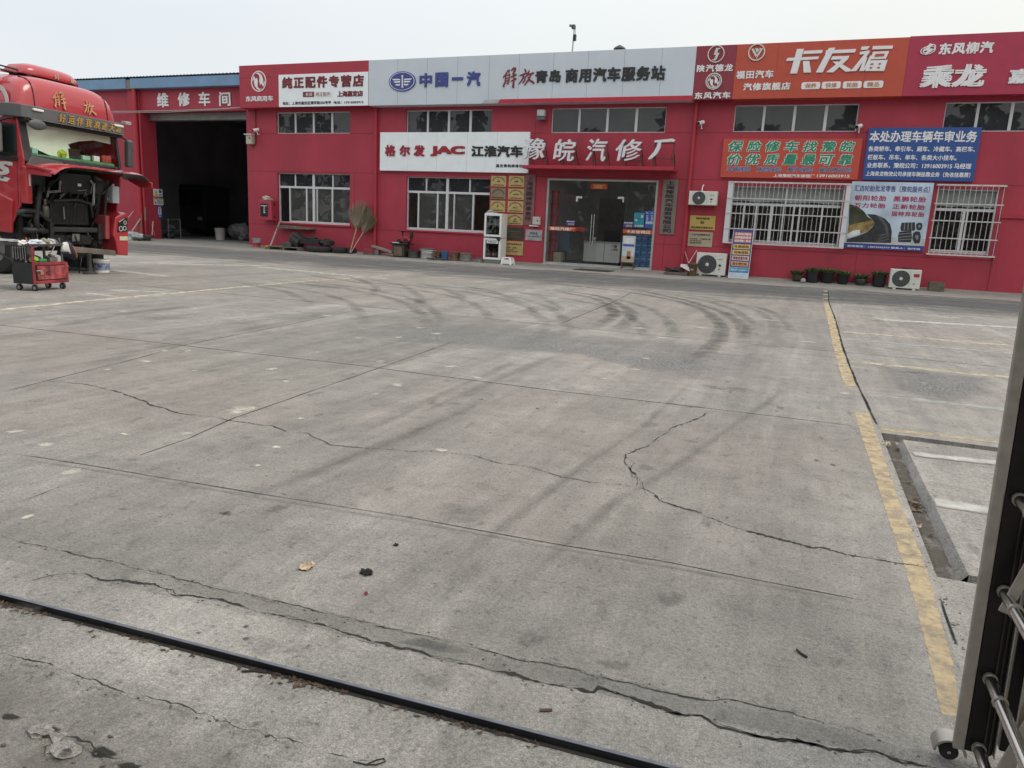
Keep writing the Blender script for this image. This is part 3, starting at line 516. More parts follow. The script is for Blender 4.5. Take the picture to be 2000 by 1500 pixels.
mid = [((a[0] + b[0]) / 2, (a[1] + b[1]) / 2) for a, b in (((336, 1154), (330, 1126)), ((469, 1184), (480, 1161)), ((630, 1222), (640, 1199)), ((824, 1276), (850, 1246)), ((1002, 1317), (1010, 1288)), ((1212, 1357), (1220, 1333)), ((1403, 1418), (1424, 1367)), ((1585, 1455), (1600, 1408)), ((1760, 1486), (1770, 1465)))]
strip('smooth_repair', mid, .085, decal_mat('smooth_cement', (.22, .218, .205), .2, 6, .0, .5, contrast=.5), .004, (.4, 1, 1, .4), step=.06, amp=.004, seed=5)
strip('near_slab_grime', [V((-5, RY - .42, 0)), V((-3, RY - .42, 0)), V((-1, RY - .42, 0)), V((1, RY - .42, 0)), V((3, RY - .42, 0))], .75, decal_mat('slab_grime', (.15, .14, .125), .5, 3.2, .2, .75, contrast=.6), -.0137 / ZK, (0, .8, 1, 1, .6, 0), step=.2, amp=.01, world=True)
# ================================================================== BUILDINGS
def wall_mat():
    m = mat('red_wall_paint', (.415, .046, .075), .55, var=.10, scale=.7, bump=.15, bscale=25, spec=.35, dirt=.42, dcol=(.25, .04, .055), streak=(.9, .9, .10))
    return m
RED = wall_mat(); RED2 = mat('red_trim_paint', (.44, .038, .062), .5, var=.08, scale=3, spec=.35, dirt=.15, dcol=(.2, .03, .04)); SEAM = mat('wall_groove', (.13, .018, .03), .8)
REDIN = mat('shaded_plaster', (.76, .75, .73), .9, var=.1); DARKIN = mat('hall_plaster', (.36, .39, .43), .95, var=.2, scale=.6); FLOORIN = mat('hall_floor', (.26, .255, .25), .8, var=.3, scale=1.2)  # the shop's interior walls have one even pale plaster colour
ALU = mat('white_window_frame', (.64, .65, .68), .4, var=.05, spec=.5); ALUG = mat('grey_aluminium', (.42, .43, .42), .4, .3, var=.1)
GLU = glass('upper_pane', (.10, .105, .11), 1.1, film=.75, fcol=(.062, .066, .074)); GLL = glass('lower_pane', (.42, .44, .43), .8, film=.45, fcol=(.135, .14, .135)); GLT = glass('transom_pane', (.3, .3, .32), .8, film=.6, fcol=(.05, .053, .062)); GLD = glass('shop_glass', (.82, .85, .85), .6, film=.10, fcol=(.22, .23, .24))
XL = P(487, 478).x; XR = 11.5; ZTOP = P(1360, 91, -.45).z; ZB = .1
class Hole:
    def __init__(s, tl, br, Y=0.0):
        a, b = P(*tl, Y), P(*br, Y); s.x0, s.x1, s.z0, s.z1 = a.x, b.x, b.z, a.z
def wall_with_holes(mb, x0, x1, z0, z1, holes, y=0.0, dep=.22):
    xs = sorted({x0, x1} | {h.x0 for h in holes} | {h.x1 for h in holes}); zs = sorted({z0, z1} | {h.z0 for h in holes} | {h.z1 for h in holes})
    xs = [x for x in xs if x0 <= x <= x1]; zs = [z for z in zs if z0 <= z <= z1]
    for a, b in zip(xs, xs[1:]):
        for c, d in zip(zs, zs[1:]):
            mx_, mz_ = (a + b) / 2, (c + d) / 2
            if any(h.x0 < mx_ < h.x1 and h.z0 < mz_ < h.z1 for h in holes): continue
            mb.face([(a, y, c), (b, y, c), (b, y, d), (a, y, d)])
    for h in holes:
        c = [(h.x0, h.z0), (h.x1, h.z0), (h.x1, h.z1), (h.x0, h.z1)]
        for (a, b), (p, q) in zip(c, c[1:] + c[:1]): mb.face([(a, y, b), (p, y, q), (p, y + dep, q), (a, y + dep, b)])
UW = [Hole((539.5, 218.8), (683.5, 260.8)), Hole((793.6, 215.5), (959.5, 261.5)), Hole((1078, 212), (1298, 260.5)), Hole((1436, 205), (1672, 256)), Hole((1848.5, 199.5), (2110, 256.5))]
LW = [Hole((541.5, 337), (683, 440.5)), Hole((793.7, 344.5), (953.5, 456))]
GW = [Hole((1430, 362), (1636, 482)), Hole((1832, 368), (1931, 498))]
for h in UW: h.z0, h.z1 = (UW[2].z0 + UW[3].z0) / 2, (UW[2].z1 + UW[3].z1) / 2
DOOR = Hole((1070, 348), (1272.5, 523)); DOOR.z0 = ZB + .001
shop = thing('repair_shop', 'long red repair shop building with glass entrance and rows of windows', 'building', (-6, 0, ZB))
mb = MB(); wall_with_holes(mb, XL, XR, ZB - .1, ZTOP - .1, UW + LW + GW + [DOOR])
# left end wall (forms the right jamb of the hall doorway), right end, top
for x in (XL, XR): mb.face([(x, 0, ZB - .1), (x, 9, ZB - .1), (x, 9, ZTOP - .1), (x, 0, ZTOP - .1)])
mb.face([(XL, 9, ZB - .1), (XR, 9, ZB - .1), (XR, 9, ZTOP - .1), (XL, 9, ZTOP - .1)])
mb.mi = 1
sz = [P(600, 336).z, P(505, 261.5).z, P(742, 449).z]
def seamh(z, xa, xb):
    segs = [(xa, xb)]
    for h in UW + LW + GW + [DOOR]:
        if h.z0 - .02 < z < h.z1 + .02: segs = [s for a, b in segs for s in ((a, min(b, h.x0)), (max(a, h.x1), b)) if s[1] - s[0] > .02]
    for a, b in segs: mb.box(a, b, -.002, .02, z - .007, z + .007)
for z in sz: seamh(z, XL + .02, XR - .02)
for px, ya, yb in ((692, 340, 484), (540.5, 446, 475), (788, 452, 500), (1068, 360, 512), (1312, 300, 525), (1690, 380, 553), (1046, 240, 270), (1674, 262, 280)):
    a, b = P(px, ya), P(px, yb); x = a.x
    mb.box(x - .006, x + .006, -.002, .02, b.z, a.z)
mb.build('wall', [RED, SEAM], shop)
mb = MB(); mb.box(XL + .3, XR, .02, 8.9, ZTOP - .45, ZTOP - .4); mb.build('roof', mat('grey_roof', (.3, .3, .31), .8), shop)
mb = MB(); mb.box(XR + .0 - .02, XR + .3, -.3, 9, 0, ZTOP); mb.build('end_pier', RED2, shop)
# interior: floor, back wall, partitions, ceiling
ZC = UW[0].z0 - .35
mb = MB(); mb.face([(XL + .2, .22, ZB), (XR, .22, ZB), (XR, 8, ZB), (XL + .2, 8, ZB)]); mb.build('interior_floor', FLOORIN, shop)
mb = MB()
mb.face([(XL + .2, 6.5, ZB), (XR, 6.5, ZB), (XR, 6.5, ZTOP), (XL + .2, 6.5, ZTOP)]); mb.face([(XL + .2, .22, ZC), (XR, .22, ZC), (XR, 8, ZC), (XL + .2, 8, ZC)])
for x in (P(735, 400).x, DOOR.x0 - .5, DOOR.x1 + .5, P(1690, 400).x): mb.face([(x, .24, ZB), (x, 6.5, ZB), (x, 6.5, ZTOP - .5), (x, .24, ZTOP - .5)])
mb.build('interior_wall', REDIN, shop)
def bars(mb, h, xs, zs, y0, y1, t, thick=()):
    W_, H_ = h.x1 - h.x0, h.z1 - h.z0
    for i, (fx, z0, z1, k) in enumerate(xs): mb.box(h.x0 + W_ * fx - t * k, h.x0 + W_ * fx + t * k, y0 + .001 * (i % 3), y1 - .001 * (i % 3), h.z0 + H_ * z0, h.z0 + H_ * z1)
    for i, (fz, x0, x1, k) in enumerate(zs): mb.box(h.x0 + W_ * x0, h.x0 + W_ * x1, y0 + .004 + .001 * i, y1 - .004 - .001 * i, h.z0 + H_ * fz - t * k, h.z0 + H_ * fz + t * k)
def frame_edges(mb, h, y0, y1, t):
    mb.box(h.x0, h.x0 + t, y0, y1, h.z0, h.z1); mb.box(h.x1 - t, h.x1, y0, y1, h.z0, h.z1); mb.box(h.x0 + t, h.x1 - t, y0, y1, h.z0, h.z0 + t); mb.box(h.x0 + t, h.x1 - t, y0, y1, h.z1 - t, h.z1)
def sheet_(mb, x0, x1, y, z0, z1): mb.face([(x0, y, z0), (x1, y, z0), (x1, y, z1), (x0, y, z1)])
def pane(h, par, m, y, inset=.02):
    mb = MB(); sheet_(mb, h.x0 + inset, h.x1 - inset, y, h.z0 + inset, h.z1 - inset); return mb.build('pane', m, par, fix=False)
for h in UW:
    mb = MB(); frame_edges(mb, h, .08, .14, .03); bars(mb, h, [(.25, .03, .97, .9), (.5, .03, .97, 1), (.75, .03, .97, 1.1)], [], .075, .145, .04)
    o = mb.build('window', ALU, shop); pane(h, o, GLU, .11)
for i, h in enumerate(LW):
    mb = MB(); frame_edges(mb, h, .10, .17, .035)
    low = [(.153, .02, .70, .8), (.39, .02, .70, .9), (.535, .02, .70, .6), (.745, .02, .70, .9)] if i == 0 else [(.14, .02, .70, .8), (.375, .02, .70, .9), (.575, .02, .70, .6), (.80, .02, .70, .9)]
    bars(mb, h, [(.49, 0.02, .98, 1.7), (.235, .73, .97, .8), (.755, .73, .97, .8)] + low, [(.72, .01, .99, 1.35), (.03, .15 if i == 0 else .02, .98, 1)], .09, .18, .03)
    o = mb.build('window', ALU, shop)
    p = MB(); W_ = h.x1 - h.x0; H_ = h.z1 - h.z0; zt = h.z0 + .73 * H_
    sheet_(p, h.x0 + .03, h.x1 - .03, .13, zt, h.z1 - .03); p.build('transom_pane', GLT, o, fix=False); p = MB()
    for f0, f1 in (((.155, .98),) if i == 0 else ((.14, .80),)): sheet_(p, h.x0 + W_ * f0, h.x0 + W_ * f1, .14, h.z0 + .03, zt - .05)
    p.build('pane', GLL, o, fix=False)
    s = MB(); s.box(h.x0 - .05, h.x1 + .05, -.05, .06, h.z0 - .06, h.z0 - .004); s.build('window_sill', RED2, shop)
def curtain(name, x0, x1, y, z0, z1, m, par, folds=14):
    mb = MB(); n = folds * 6; rn = random.Random(folds); prev = None
    for i in range(n + 1):
        f = i / n; x = x0 + (x1 - x0) * f; d = .022 * math.sin(f * folds * math.tau) + .02 * math.sin(f * folds * 2.3)
        r = [mb.bm.verts.new((x, y + d * k, z)) for k, z in ((.5, z1), (1, (z0 + z1) / 2), (1.4, z0 + .02 * math.sin(f * 19)))]
        if prev:
            for j in range(2): mb.bm.faces.new((prev[j], prev[j + 1], r[j + 1], r[j]))
        prev = r
    return mb.build(name, m, par, smooth=True)
CURT = mat('pale_curtain', (.62, .64, .62), .9, var=.08, scale=6)
for i, h in enumerate(GW):
    mb = MB(); frame_edges(mb, h, .08, .16, .045); H_ = h.z1 - h.z0
    if i == 0: xs = [(.5, .70, .98, .9), (.13, .02, .66, .8), (.245, .02, .66, 1), (.385, .02, .66, 1.7), (.49, .02, .66, .8), (.58, .02, .66, .7), (.635, .02, .66, .9), (.83, .02, .66, .9)]
    else: xs = [(.5, .02, .66, 1.3), (.56, .02, .66, .7)]
    bars(mb, h, xs, [(.68, .02, .98, 1.4), (.035, .02, .98, 1)], .075, .165, .028)
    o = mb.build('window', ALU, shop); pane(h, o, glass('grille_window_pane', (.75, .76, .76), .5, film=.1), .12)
    curtain('curtain', h.x0 + .05, h.x1 - .05, .18, h.z0 + .73 * H_, h.z1 - .03, CURT, o, 9 if i == 0 else 5)
    g = MB(); gx0, gx1, gz0, gz1 = (h.x0 - .10, h.x1 + .16, h.z0 - .04, h.z1 + .10) if i == 0 else (h.x0 - .06, h.x1 + .12, h.z0 - .06, h.z1 + .10)
    nv = 27 if i == 0 else 13; yf = -.18
    for k in range(nv):
        x = gx0 + .05 + (gx1 - gx0 - .1) * k / (nv - 1); g.tube([(x, yf, gz0 + .02), (x, yf, gz1 - .02)], .0075, 6)
    for z in [gz0 + (gz1 - gz0) * q for q in ((.24, .49, .735) if i == 0 else (.24, .49, .73))]: g.box(gx0, gx1, yf - .026, yf - .012, z - .016, z + .016)
    for x in (gx0, gx1 - .07): g.box(x, x + .07, yf + .012, 0, gz1 - .03, gz1); g.box(x, x + .07, yf + .012, 0, gz0, gz0 + .03)
    g.box(gx0, gx1, yf - .03, yf + .012, gz1 - .03, gz1 + .012); g.box(gx0, gx1, yf - .03, yf + .012, gz0 - .012, gz0 + .03)
    g.build('window_grille', mat('painted_grille', (.60, .61, .60), .5, .2, var=.15, scale=9, dirt=.3, dcol=(.3, .25, .2)), shop)
    if i == 0:
        
        for x, w_ in ((gx0, .16), (gx1 - .14, .14)): g = MB(); g.box(x, x + w_, yf - .008, yf + .006, gz0, gz1); g.build('grille_side_plate', ALU, shop)
# drainpipes
def pipe(x, y, z0, z1, r=.055, par=shop):
    mb = MB(); mb.tube([(x, y, z0), (x, y, z1)], r, 12)
    for z in (z0 + .9, z0 + 2.6, z0 + 4.4):
        if z < z1: mb.tube([(x, y, z), (x, y, z + .05)], r + .014, 12)
    return mb.build('drainpipe', RED2, par, smooth=40)
pipe(P(735, 420).x, -.085, .1, ZTOP - 1.4); pipe(P(1337, 470).x, -.085, .1, ZTOP - 1.4)
# canopy over the entrance
ca, cb = P(1020, 323, -.75), P(1315.5, 325, -.75); cz1 = (ca.z + cb.z) / 2; cz0 = P(1315.5, 333, -.75).z
mb = MB(); mb.box(ca.x, cb.x, -.75, -.004, cz0, cz1); mb.build('entrance_canopy', RED2, shop, bevel=.008)
# red sliding door panel at the right
dx = P(1940, 500).x; dz = P(1955, 426).z
mb = MB(); mb.box(dx, XR, -.03, .012, ZB, dz); mb.mi = 1
mb.box(dx - .02, XR, -.09, -.03, dz, dz + .07); mb.box(dx + .12, dx + .15, -.034, -.028, ZB + .1, dz - .1)
mb.build('side_door', [RED, RED2], shop)
# ---- glass entrance
mb = MB(); h = DOOR; frame_edges(mb, h, -.02, .12, .07)
mb.build('entrance_frame', ALUG, shop, bevel=.006)
fx = lambda x, y: P(x, y, .06)
xdl, xdr = fx(1127, 450).x, fx(1217, 450).x; zd = fx(1170, 387).z; xm = (xdl + xdr) / 2
mb = MB()
for a, b, c, d in ((h.x0 + .07, xdl - .006, ZB + .07, h.z1 - .07), (xdr + .006, h.x1 - .07, ZB + .07, h.z1 - .07), (xdl, xdr, zd + .01, h.z1 - .07)): sheet_(mb, a, b, .055, c, d)
gp = mb.build('glass_panel', GLD, shop, fix=False)
for a, b in ((xdl, xm - .06),):
    mb = MB(); sheet_(mb, a, b - .004, .036, ZB + .08, zd); d1 = mb.build('glass_door', GLD, shop, fix=False)
    k = MB(); x = b - .14; z0, z1 = fx(1140, 478).z, fx(1140, 418).z
    k.tube([(x, -.03, z0), (x, -.03, z1)], .016, 8); k.tube([(x - .09, -.03, z0), (x - .09, -.03, z1)], .016, 8)
    for z in (z0 + .15, z1 - .15): k.tube([(x, -.03, z), (x, .03, z)], .012, 6)
    k.build('door_handle', mat('steel_handle', (.6, .6, .6), .25, 1), d1)
mb = MB()
for px, py, d in ((1127, 385.5, 1), (1218, 387, -1)):
    a = fx(px, py); mb.box(a.x - (.02 if d > 0 else .19), a.x + (.19 if d > 0 else .02), .02, .07, a.z - .03, a.z + .04); mb.box(a.x - .02, a.x + .05 if d > 0 else a.x + .02, .018, .072, a.z - .14, a.z - .03)
mb.build('door_clamp', ALU, shop)
mb = MB(); mb.box(h.x0, h.x1, -.10, .20, ZB - .02, ZB + .02); mb.build('threshold', mat('threshold_stone', (.5, .5, .5), .7, dirt=.3), shop)
# stickers on the glass
ORG = mat('orange_film', (.55, .10, .03), .5, var=.08); WHT = mat('white_vinyl', (.80, .80, .80), .5, var=.03)
def sticker(name, label, px, m, texts, Y=.024, group=None, back=None):
    a, b = P(px[0], px[1], Y), P(px[2], px[3], Y); t = thing(name, label, 'sticker', ((a.x + b.x) / 2, Y, b.z), group)
    k = MB(); k.box(a.x, b.x, Y, Y + .003, b.z, a.z); k.build('film', m, t)
    by = {}
    for s, x0, y0, x1, y1, mt in texts: by.setdefault(mt.name, (mt, []))[1].append((s, x0, y0, x1, y1))
    for mt, L_ in by.values():
        k = MB()
        for s, x0, y0, x1, y1 in L_: k.wtext(s, x0, y0, x1, y1, Y, .003, bold=.03)
        k.build('lettering', mt, t)
    return t
PUR = mat('purple_film', (.08, .05, .28), .5); TEAL = mat('teal_poster', (.03, .24, .33), .5, var=.3, scale=5); BLU = mat('blue_film', (.05, .10, .40), .5, var=.1)
sticker('glass_sticker', 'orange lettered band across the left glass panel of the shop entrance', (1071.5, 441.5, 1124, 452), ORG, [('豫皖汽修厂', 1075, 443, 1121, 451, WHT)])
sticker('glass_sticker', 'orange lettered band across the right glass panel above the blue cartons', (1217, 447.5, 1275, 458), ORG, [('卡友信得过', 1223, 449, 1270, 457, WHT)])
sticker('glass_sticker', 'short red lettered band on the left leaf of the glass door', (1125.5, 444, 1141.5, 452), mat('red_film', (.40, .03, .02), .5), [('推拉门', 1127, 445.5, 1140, 451, mat('dark_red_ink', (.15, .02, .02)))], Y=.02)
sticker('glass_sticker', 'small purple and white notice on the glass left of the door', (1106, 430.5, 1122.5, 441), PUR, [('营业时间', 1107, 431, 1122, 434, WHT), ('欢迎光临', 1110, 435.5, 1121, 440, mat('pale_yellow_ink', (.6, .55, .3)))])
sticker('glass_sticker', 'small purple and white notice on the glass right of the door', (1218, 433, 1236, 445), PUR, [('营业时间', 1219, 433.5, 1235, 437, WHT), ('欢迎光临', 1222, 438.5, 1234, 443.5, MATS['pale_yellow_ink'])])
sticker('glass_sticker', 'square teal poster on the glass above the right orange band', (1239, 415, 1258.5, 445), TEAL, [('质保', 1252, 420, 1256, 426, WHT), ('服务', 1241, 428, 1245, 432, WHT), ('正品保障', 1240, 439, 1257, 443, WHT)])
t = sticker('glass_sticker', 'dark blue two column notice on the glass beside the teal poster', (1259.5, 412, 1277, 446), BLU, [('八', 1262, 414, 1266, 418, WHT), ('八', 1271, 414.5, 1275, 418.5, WHT), ('维修须知', 1261.5, 432, 1275, 438, WHT)])
k = MB()
for x0 in (1262.5, 1271.5):
    a, b = P(x0, 420, .024), P(x0 + 3, 431, .024); k.text('安全用油', (a.x, .024, b.z), (b.x - a.x, 0, 0), (0, 0, a.z - b.z), (0, -1, 0), .003, .02, vertical=True)
k.build('lettering', WHT, t)
GOLD = mat('gold_ink', (.62, .43, .10), .4, .3); CRM = mat('red_banner', (.42, .03, .03), .5)
sticker('door_banner', 'small red fortune plaque with gold characters high on the entrance glass', (1154, 358, 1186, 370), CRM, [('五福临门', 1159, 360, 1182, 368.5, GOLD)])
# ---- things inside the shop, seen through the glass
WCT = mat('white_counter', (.60, .60, .58), .5, var=.05)
def bx(name, label, cat, x0, x1, y0, y1, z0, z1, m, group=None, bevel=.01):
    k = MB(); c = ((x0 + x1) / 2, (y0 + y1) / 2, z0); k.box(x0, x1, y0, y1, z0, z1); o = k.build(name, m, None, bevel=bevel, base=c); return tag(o, label, cat, group)
yc = 1.35; a, b = P(1141, 471, yc), P(1212, 473, yc)
t = thing('counter', 'white reception counter behind the glass door', 'counter', ((a.x + b.x) / 2, yc, ZB)); zt = (a.z + b.z) / 2
k = MB(); k.box(a.x, b.x, yc, yc + .55, ZB + .12, zt - .04); k.build('body', WCT, t); k = MB(); k.box(a.x - .03, b.x + .03, yc - .04, yc + .6, zt - .04, zt); k.build('top', mat('grey_countertop', (.38, .38, .38), .4), t)
k = MB(); k.box(a.x + .05, b.x - .05, yc + .05, yc + .5, ZB, ZB + .12); k.build('plinth', mat('dark_plinth', (.05, .05, .05)), t)
k = MB(); k.box(a.x + (b.x - a.x) * .565, a.x + (b.x - a.x) * .575, yc - .004, yc, ZB + .13, zt - .05); k.wtext('一理', 1193, 478, 1205, 485, yc, .004, bold=.03); k.wtext('上海店', 1193, 485.5, 1207, 490, yc, .004, bold=.03); k.build('lettering', mat('black_ink', (.02, .02, .022), .5), t)
BOXB = mat('blue_carton', (.03, .17, .42), .6, var=.15, scale=6)
ym = .30; xs_ = [P(px, 500, ym).x for px in (1237.5, 1250, 1263, 1274.5)]; zz = [ZB + i * (P(1255, 459, ym).z - ZB) / 5 for i in range(6)]
pos = ['left', 'middle', 'right']; rows_ = ['bottom', 'second', 'third', 'fourth', 'top']
for i in range(3):
    for j in range(5):
        x0, x1 = xs_[i] + .006, xs_[i + 1] - .006; t = thing('carton', f'blue carton in the {rows_[j]} row and {pos[i]} column of the stack behind the glass', 'carton', ((x0 + x1) / 2, ym + .2, zz[j]), 'blue cartons stacked inside the entrance')
        k = MB(); k.box(x0, x1, ym + .01 * ((i * 3 + j * 2) % 4), ym + .4, zz[j] + .002, zz[j + 1] - .003); k.build('box', BOXB, t, bevel=.006)
        k = MB(); y_ = ym + .01 * ((i * 3 + j * 2) % 4) - .003; zc = (zz[j] + zz[j + 1]) / 2; k.box(x0 + .04, x1 - .04, y_, y_ + .002, zc - .012, zc + .012); k.build('label_strip', mat('pale_blue_print', (.3, .45, .65), .6), t)
REDT = mat('red_tin', (.34, .02, .03), .35, var=.15, scale=8, spec=.6)
xa, xb = P(1071, 470, .45).x, P(1086, 470, .45).x; zc0 = ZB
for j in range(6):
    hgt = .42; c = ((xa + xb) / 2 + .01 * (j % 2), .5, zc0 + j * (hgt + .004)); t = thing('oil_bucket', f"red lubricant bucket, {['lowest', 'second from the bottom', 'third from the bottom', 'fourth from the bottom', 'fifth from the bottom', 'topmost'][j]} of the column inside the glass", 'bucket', c, 'red buckets stacked inside the entrance')
    r = (xb - xa) / 2; k = MB(); k.lathe([(r * .84, 0), (r * .95, hgt * .8), (r, hgt * .82), (r, hgt * .9), (r * .93, hgt * .9)], c, n=20); k.build('body', REDT, t, smooth=35)
    k = MB(); k.lathe([(r * 1.0, hgt * .9), (r * 1.02, hgt * .97), (r * .9, hgt)], c, n=20); k.build('lid', mat('dark_red_lid', (.20, .02, .03), .4), t, smooth=35)
    k = MB(); k.lathe([(r * .87, hgt * .2), (r * .925, hgt * .62)], c, n=20, cap=False); k.build('label_band', mat('bucket_label', (.28, .05, .07), .5, var=.6, scale=14), t, smooth=True)
CH = mat('blue_grey_fabric', (.10, .15, .21), .8)
c = P(1101, 500, .9); c.z = ZB; t = thing('office_chair', 'blue grey high back office chair inside the left glass panel', 'chair', c)
k = MB(); k.prism([(c.x - .24, c.y - .02, ZB + .42), (c.x + .24, c.y - .02, ZB + .42), (c.x + .2, c.y - .2, ZB + 1.1), (c.x - .2, c.y - .2, ZB + 1.1)], (0, .07, .01)); k.build('backrest', CH, t, bevel=.02)
k = MB(); k.box(c.x - .26, c.x + .26, c.y, c.y + .48, ZB + .4, ZB + .47); k.build('seat', CH, t, bevel=.02)
k = MB(); k.tube([(c.x, c.y + .24, ZB + .06), (c.x, c.y + .24, ZB + .41)], .03)
for q in range(5): k.tube([(c.x, c.y + .24, ZB + .1), (c.x + .28 * math.cos(q * 1.257), c.y + .24 + .28 * math.sin(q * 1.257), ZB + .03)], .018, 6)
k.build('base', mat('black_plastic', (.02, .02, .021), .45), t)
KRAFT = mat('kraft_card', (.34, .28, .20), .85, var=.1, scale=6)
a, b = P(1081, 492, .32), P(1095, 511, .32); bx('cardboard_box', 'plain brown cardboard box on the floor beside the red buckets', 'box', a.x, b.x, .32, .6, ZB + .001, a.z, KRAFT)
a, b = P(1176, 440, 1.8), P(1205, 470, 1.8); k = MB(); k.box(a.x, b.x, 2.2, 2.24, zt + .0, zt + .0 + .4); k.box((a.x + b.x) / 2 - .04, (a.x + b.x) / 2 + .04, 2.22, 2.26, zt - .7, zt); k.box((a.x + b.x) / 2 - .2, (a.x + b.x) / 2 + .2, 2.1, 2.4, ZB, ZB + .03); tag(k.build('monitor', MATS['black_plastic'], base=((a.x + b.x) / 2, 2.25, ZB)), 'dark office monitor behind the white reception counter', 'monitor')
k = MB(); q = P(1160.5, 468, 1.5); k.lathe([(.05, 0), (.06, .1), (.05, .14)], (q.x, 1.55, zt), n=12); tag(k.build('cup', WHT, base=(q.x, 1.55, zt), smooth=True), 'small white cup on the reception counter', 'cup')
# ================================================================== WORKSHOP HALL (left)
WXL = -33.5; WZ = P(300, 219).z; hall = thing('workshop_hall', 'red workshop hall with a tall open doorway and blue eaves', 'building', (-27, 0, ZB))
hx0 = P(287, 463).x; lin = P(400, 222, .75).z; hz1 = P(380, 217).z; GUT1 = P(400, 146.5, -.3).z; GUT0 = P(400, 168.5, -.3).z; YD = .8
mb = MB()
mb.face([(WXL, 0, 0), (hx0, 0, 0), (hx0, 0, GUT0 + .15), (WXL, 0, GUT0 + .15)]); mb.face([(hx0, 0, hz1), (XL, 0, hz1), (XL, 0, GUT0 + .15), (hx0, 0, GUT0 + .15)])
mb.face([(hx0, 0, 0), (hx0, YD, 0), (hx0, YD, hz1), (hx0, 0, hz1)]); mb.face([(XL, 0, 0), (XL, YD, 0), (XL, YD, hz1), (XL, 0, hz1)]); mb.face([(hx0, 0, hz1), (XL, 0, hz1), (XL, YD, hz1), (hx0, YD, hz1)])
mb.face([(WXL, 0, 0), (WXL, 14, 0), (WXL, 14, GUT0), (WXL, 0, GUT0)])
mb.build('wall', RED, hall)
mb = MB(); q = P(260, 300).x; mb.box(q, q + .42, -.14, 0, 0, GUT0 - .02); q2 = hx0 - .16; mb.box(q2, hx0, -.07, 0, 0, GUT0 - .05); mb.build('pilaster', RED2, hall, bevel=.01)
for px in (270.5,): pipe(P(px, 330, -.2).x, -.22, .05, GUT0, .085, hall)
pipe(P(279, 330, -.1).x, -.12, .05, GUT0 - 1, .05, hall)
LB = mat('blue_sheet_metal', (.17, .31, .50), .5, .1, var=.12, scale=1.5, dirt=.5, dcol=(.22, .23, .24))
mb = MB(); gx = P(249, 160, -.3).x; mb.box(WXL, gx - .13, -.3, .1, GUT0, GUT1 - .02); mb.box(gx + .13, XL + .05, -.3, .1, GUT0, GUT1 - .02); mb.build('eaves_gutter', LB, hall, bevel=.015)
mb = MB(); mb.box(gx - .13, gx + .13, -.27, .1, GUT0 - .01, GUT1 - .06); mb.build('gutter_joint', mat('rusty_joint', (.22, .2, .19), .8, dirt=.6, dcol=(.2, .11, .06)), hall)
mb = MB(); n = 130; pr = None
for i in range(n + 1):
    x = WXL + (XL - WXL) * i / n; z = GUT1 + .02 + (.035 if i % 2 else 0); r = [mb.bm.verts.new((x, -.33, z)), mb.bm.verts.new((x, 7, z + .35))]
    if pr: mb.bm.faces.new((pr[0], r[0], r[1], pr[1]))
    pr = r
mb.build('roof', mat('grey_blue_roofing', (.22, .27, .32), .6, .2, dirt=.4), hall)
mb = MB(); mb.box(hx0 + .02, XL - .02, YD - .35, YD - .02, hz1 - .28, hz1 - .005)
for q in range(5): mb.box(hx0 + .03, XL - .03, YD - .37, YD - .35, hz1 - .27 + q * .05, hz1 - .235 + q * .05)
mb.build('roller_shutter', mat('galvanised_shutter', (.35, .36, .36), .5, .3, dirt=.3), hall)
mb = MB(); y0, y1 = YD, 14
mb.face([(WXL, y1, 0), (XL + .1, y1, 0), (XL + .1, y1, 6.6), (WXL, y1, 6.6)]); mb.face([(XL + .1, y0, 0), (XL + .1, y1, 0), (XL + .1, y1, 6.6), (XL + .1, y0, 6.6)]); mb.face([(WXL + .1, y0, 0), (WXL + .1, y1, 0), (WXL + .1, y1, 6.6), (WXL + .1, y0, 6.6)])
mb.face([(WXL, y0, 6.6), (XL + .1, y0, 6.6), (XL + .1, y1, 6.6), (WXL, y1, 6.6)]); mb.face([(hx0, y0, hz1), (XL, y0, hz1), (XL, y0, 6.6), (hx0, y0, 6.6)]); mb.face([(WXL, y0, 0), (hx0 - .001, y0, 0), (hx0 - .001, y0, 6.6), (WXL, y0, 6.6)])
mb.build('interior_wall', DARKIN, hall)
mb = MB(); mb.face([(WXL, 0.0, .101), (XL + .1, 0.0, .101), (XL + .1, y1, .101), (WXL, y1, .101)]); mb.build('interior_floor', FLOORIN, hall)
mb = MB(); mb.wtext('维', 307, 182, 330, 209.5, 0, .03, bold=.035); mb.wtext('修', 347.5, 181, 372, 207.5, 0, .03, bold=.035); mb.wtext('车', 388.5, 179.5, 411.5, 207, 0, .03, bold=.035); mb.wtext('间', 428.5, 180, 451.5, 207, 0, .03, bold=.035)
mb.build('lettering', mat('white_letter', (.80, .80, .82), .45, var=.03), hall)
# dim things inside the hall
GRY = mat('dull_grey_metal', (.20, .21, .22), .5, .4, dirt=.4)
a = P(330, 462, 1.2); t = thing('tool_rack', 'dim two tier metal rack just inside the hall doorway', 'rack', (a.x, 1.5, .1))
k = MB(); X0, X1 = P(321.5, 450, 1.5).x, P(336, 450, 1.5).x; ztp = P(330, 428, 1.5).z
for x in (X0, X1):
    for y in (1.3, 2.0): k.tube([(x, y, .1), (x, y, ztp)], .025, 6)
k.build('frame', GRY, t); k = MB()
for z in (.45, ztp - .02): k.box(X0, X1, 1.28, 2.02, z, z + .03)
k.build('shelf', GRY, t); k = MB(); k.lump(((X0 + X1) / 2, 1.6, .6), .22, .2, .14, 3); k.lump(((X0 + X1) / 2, 1.6, .25), .25, .22, .14, 4); k.build('clutter', mat('dark_clutter', (.06, .07, .075), .7, var=.6, scale=6), t)
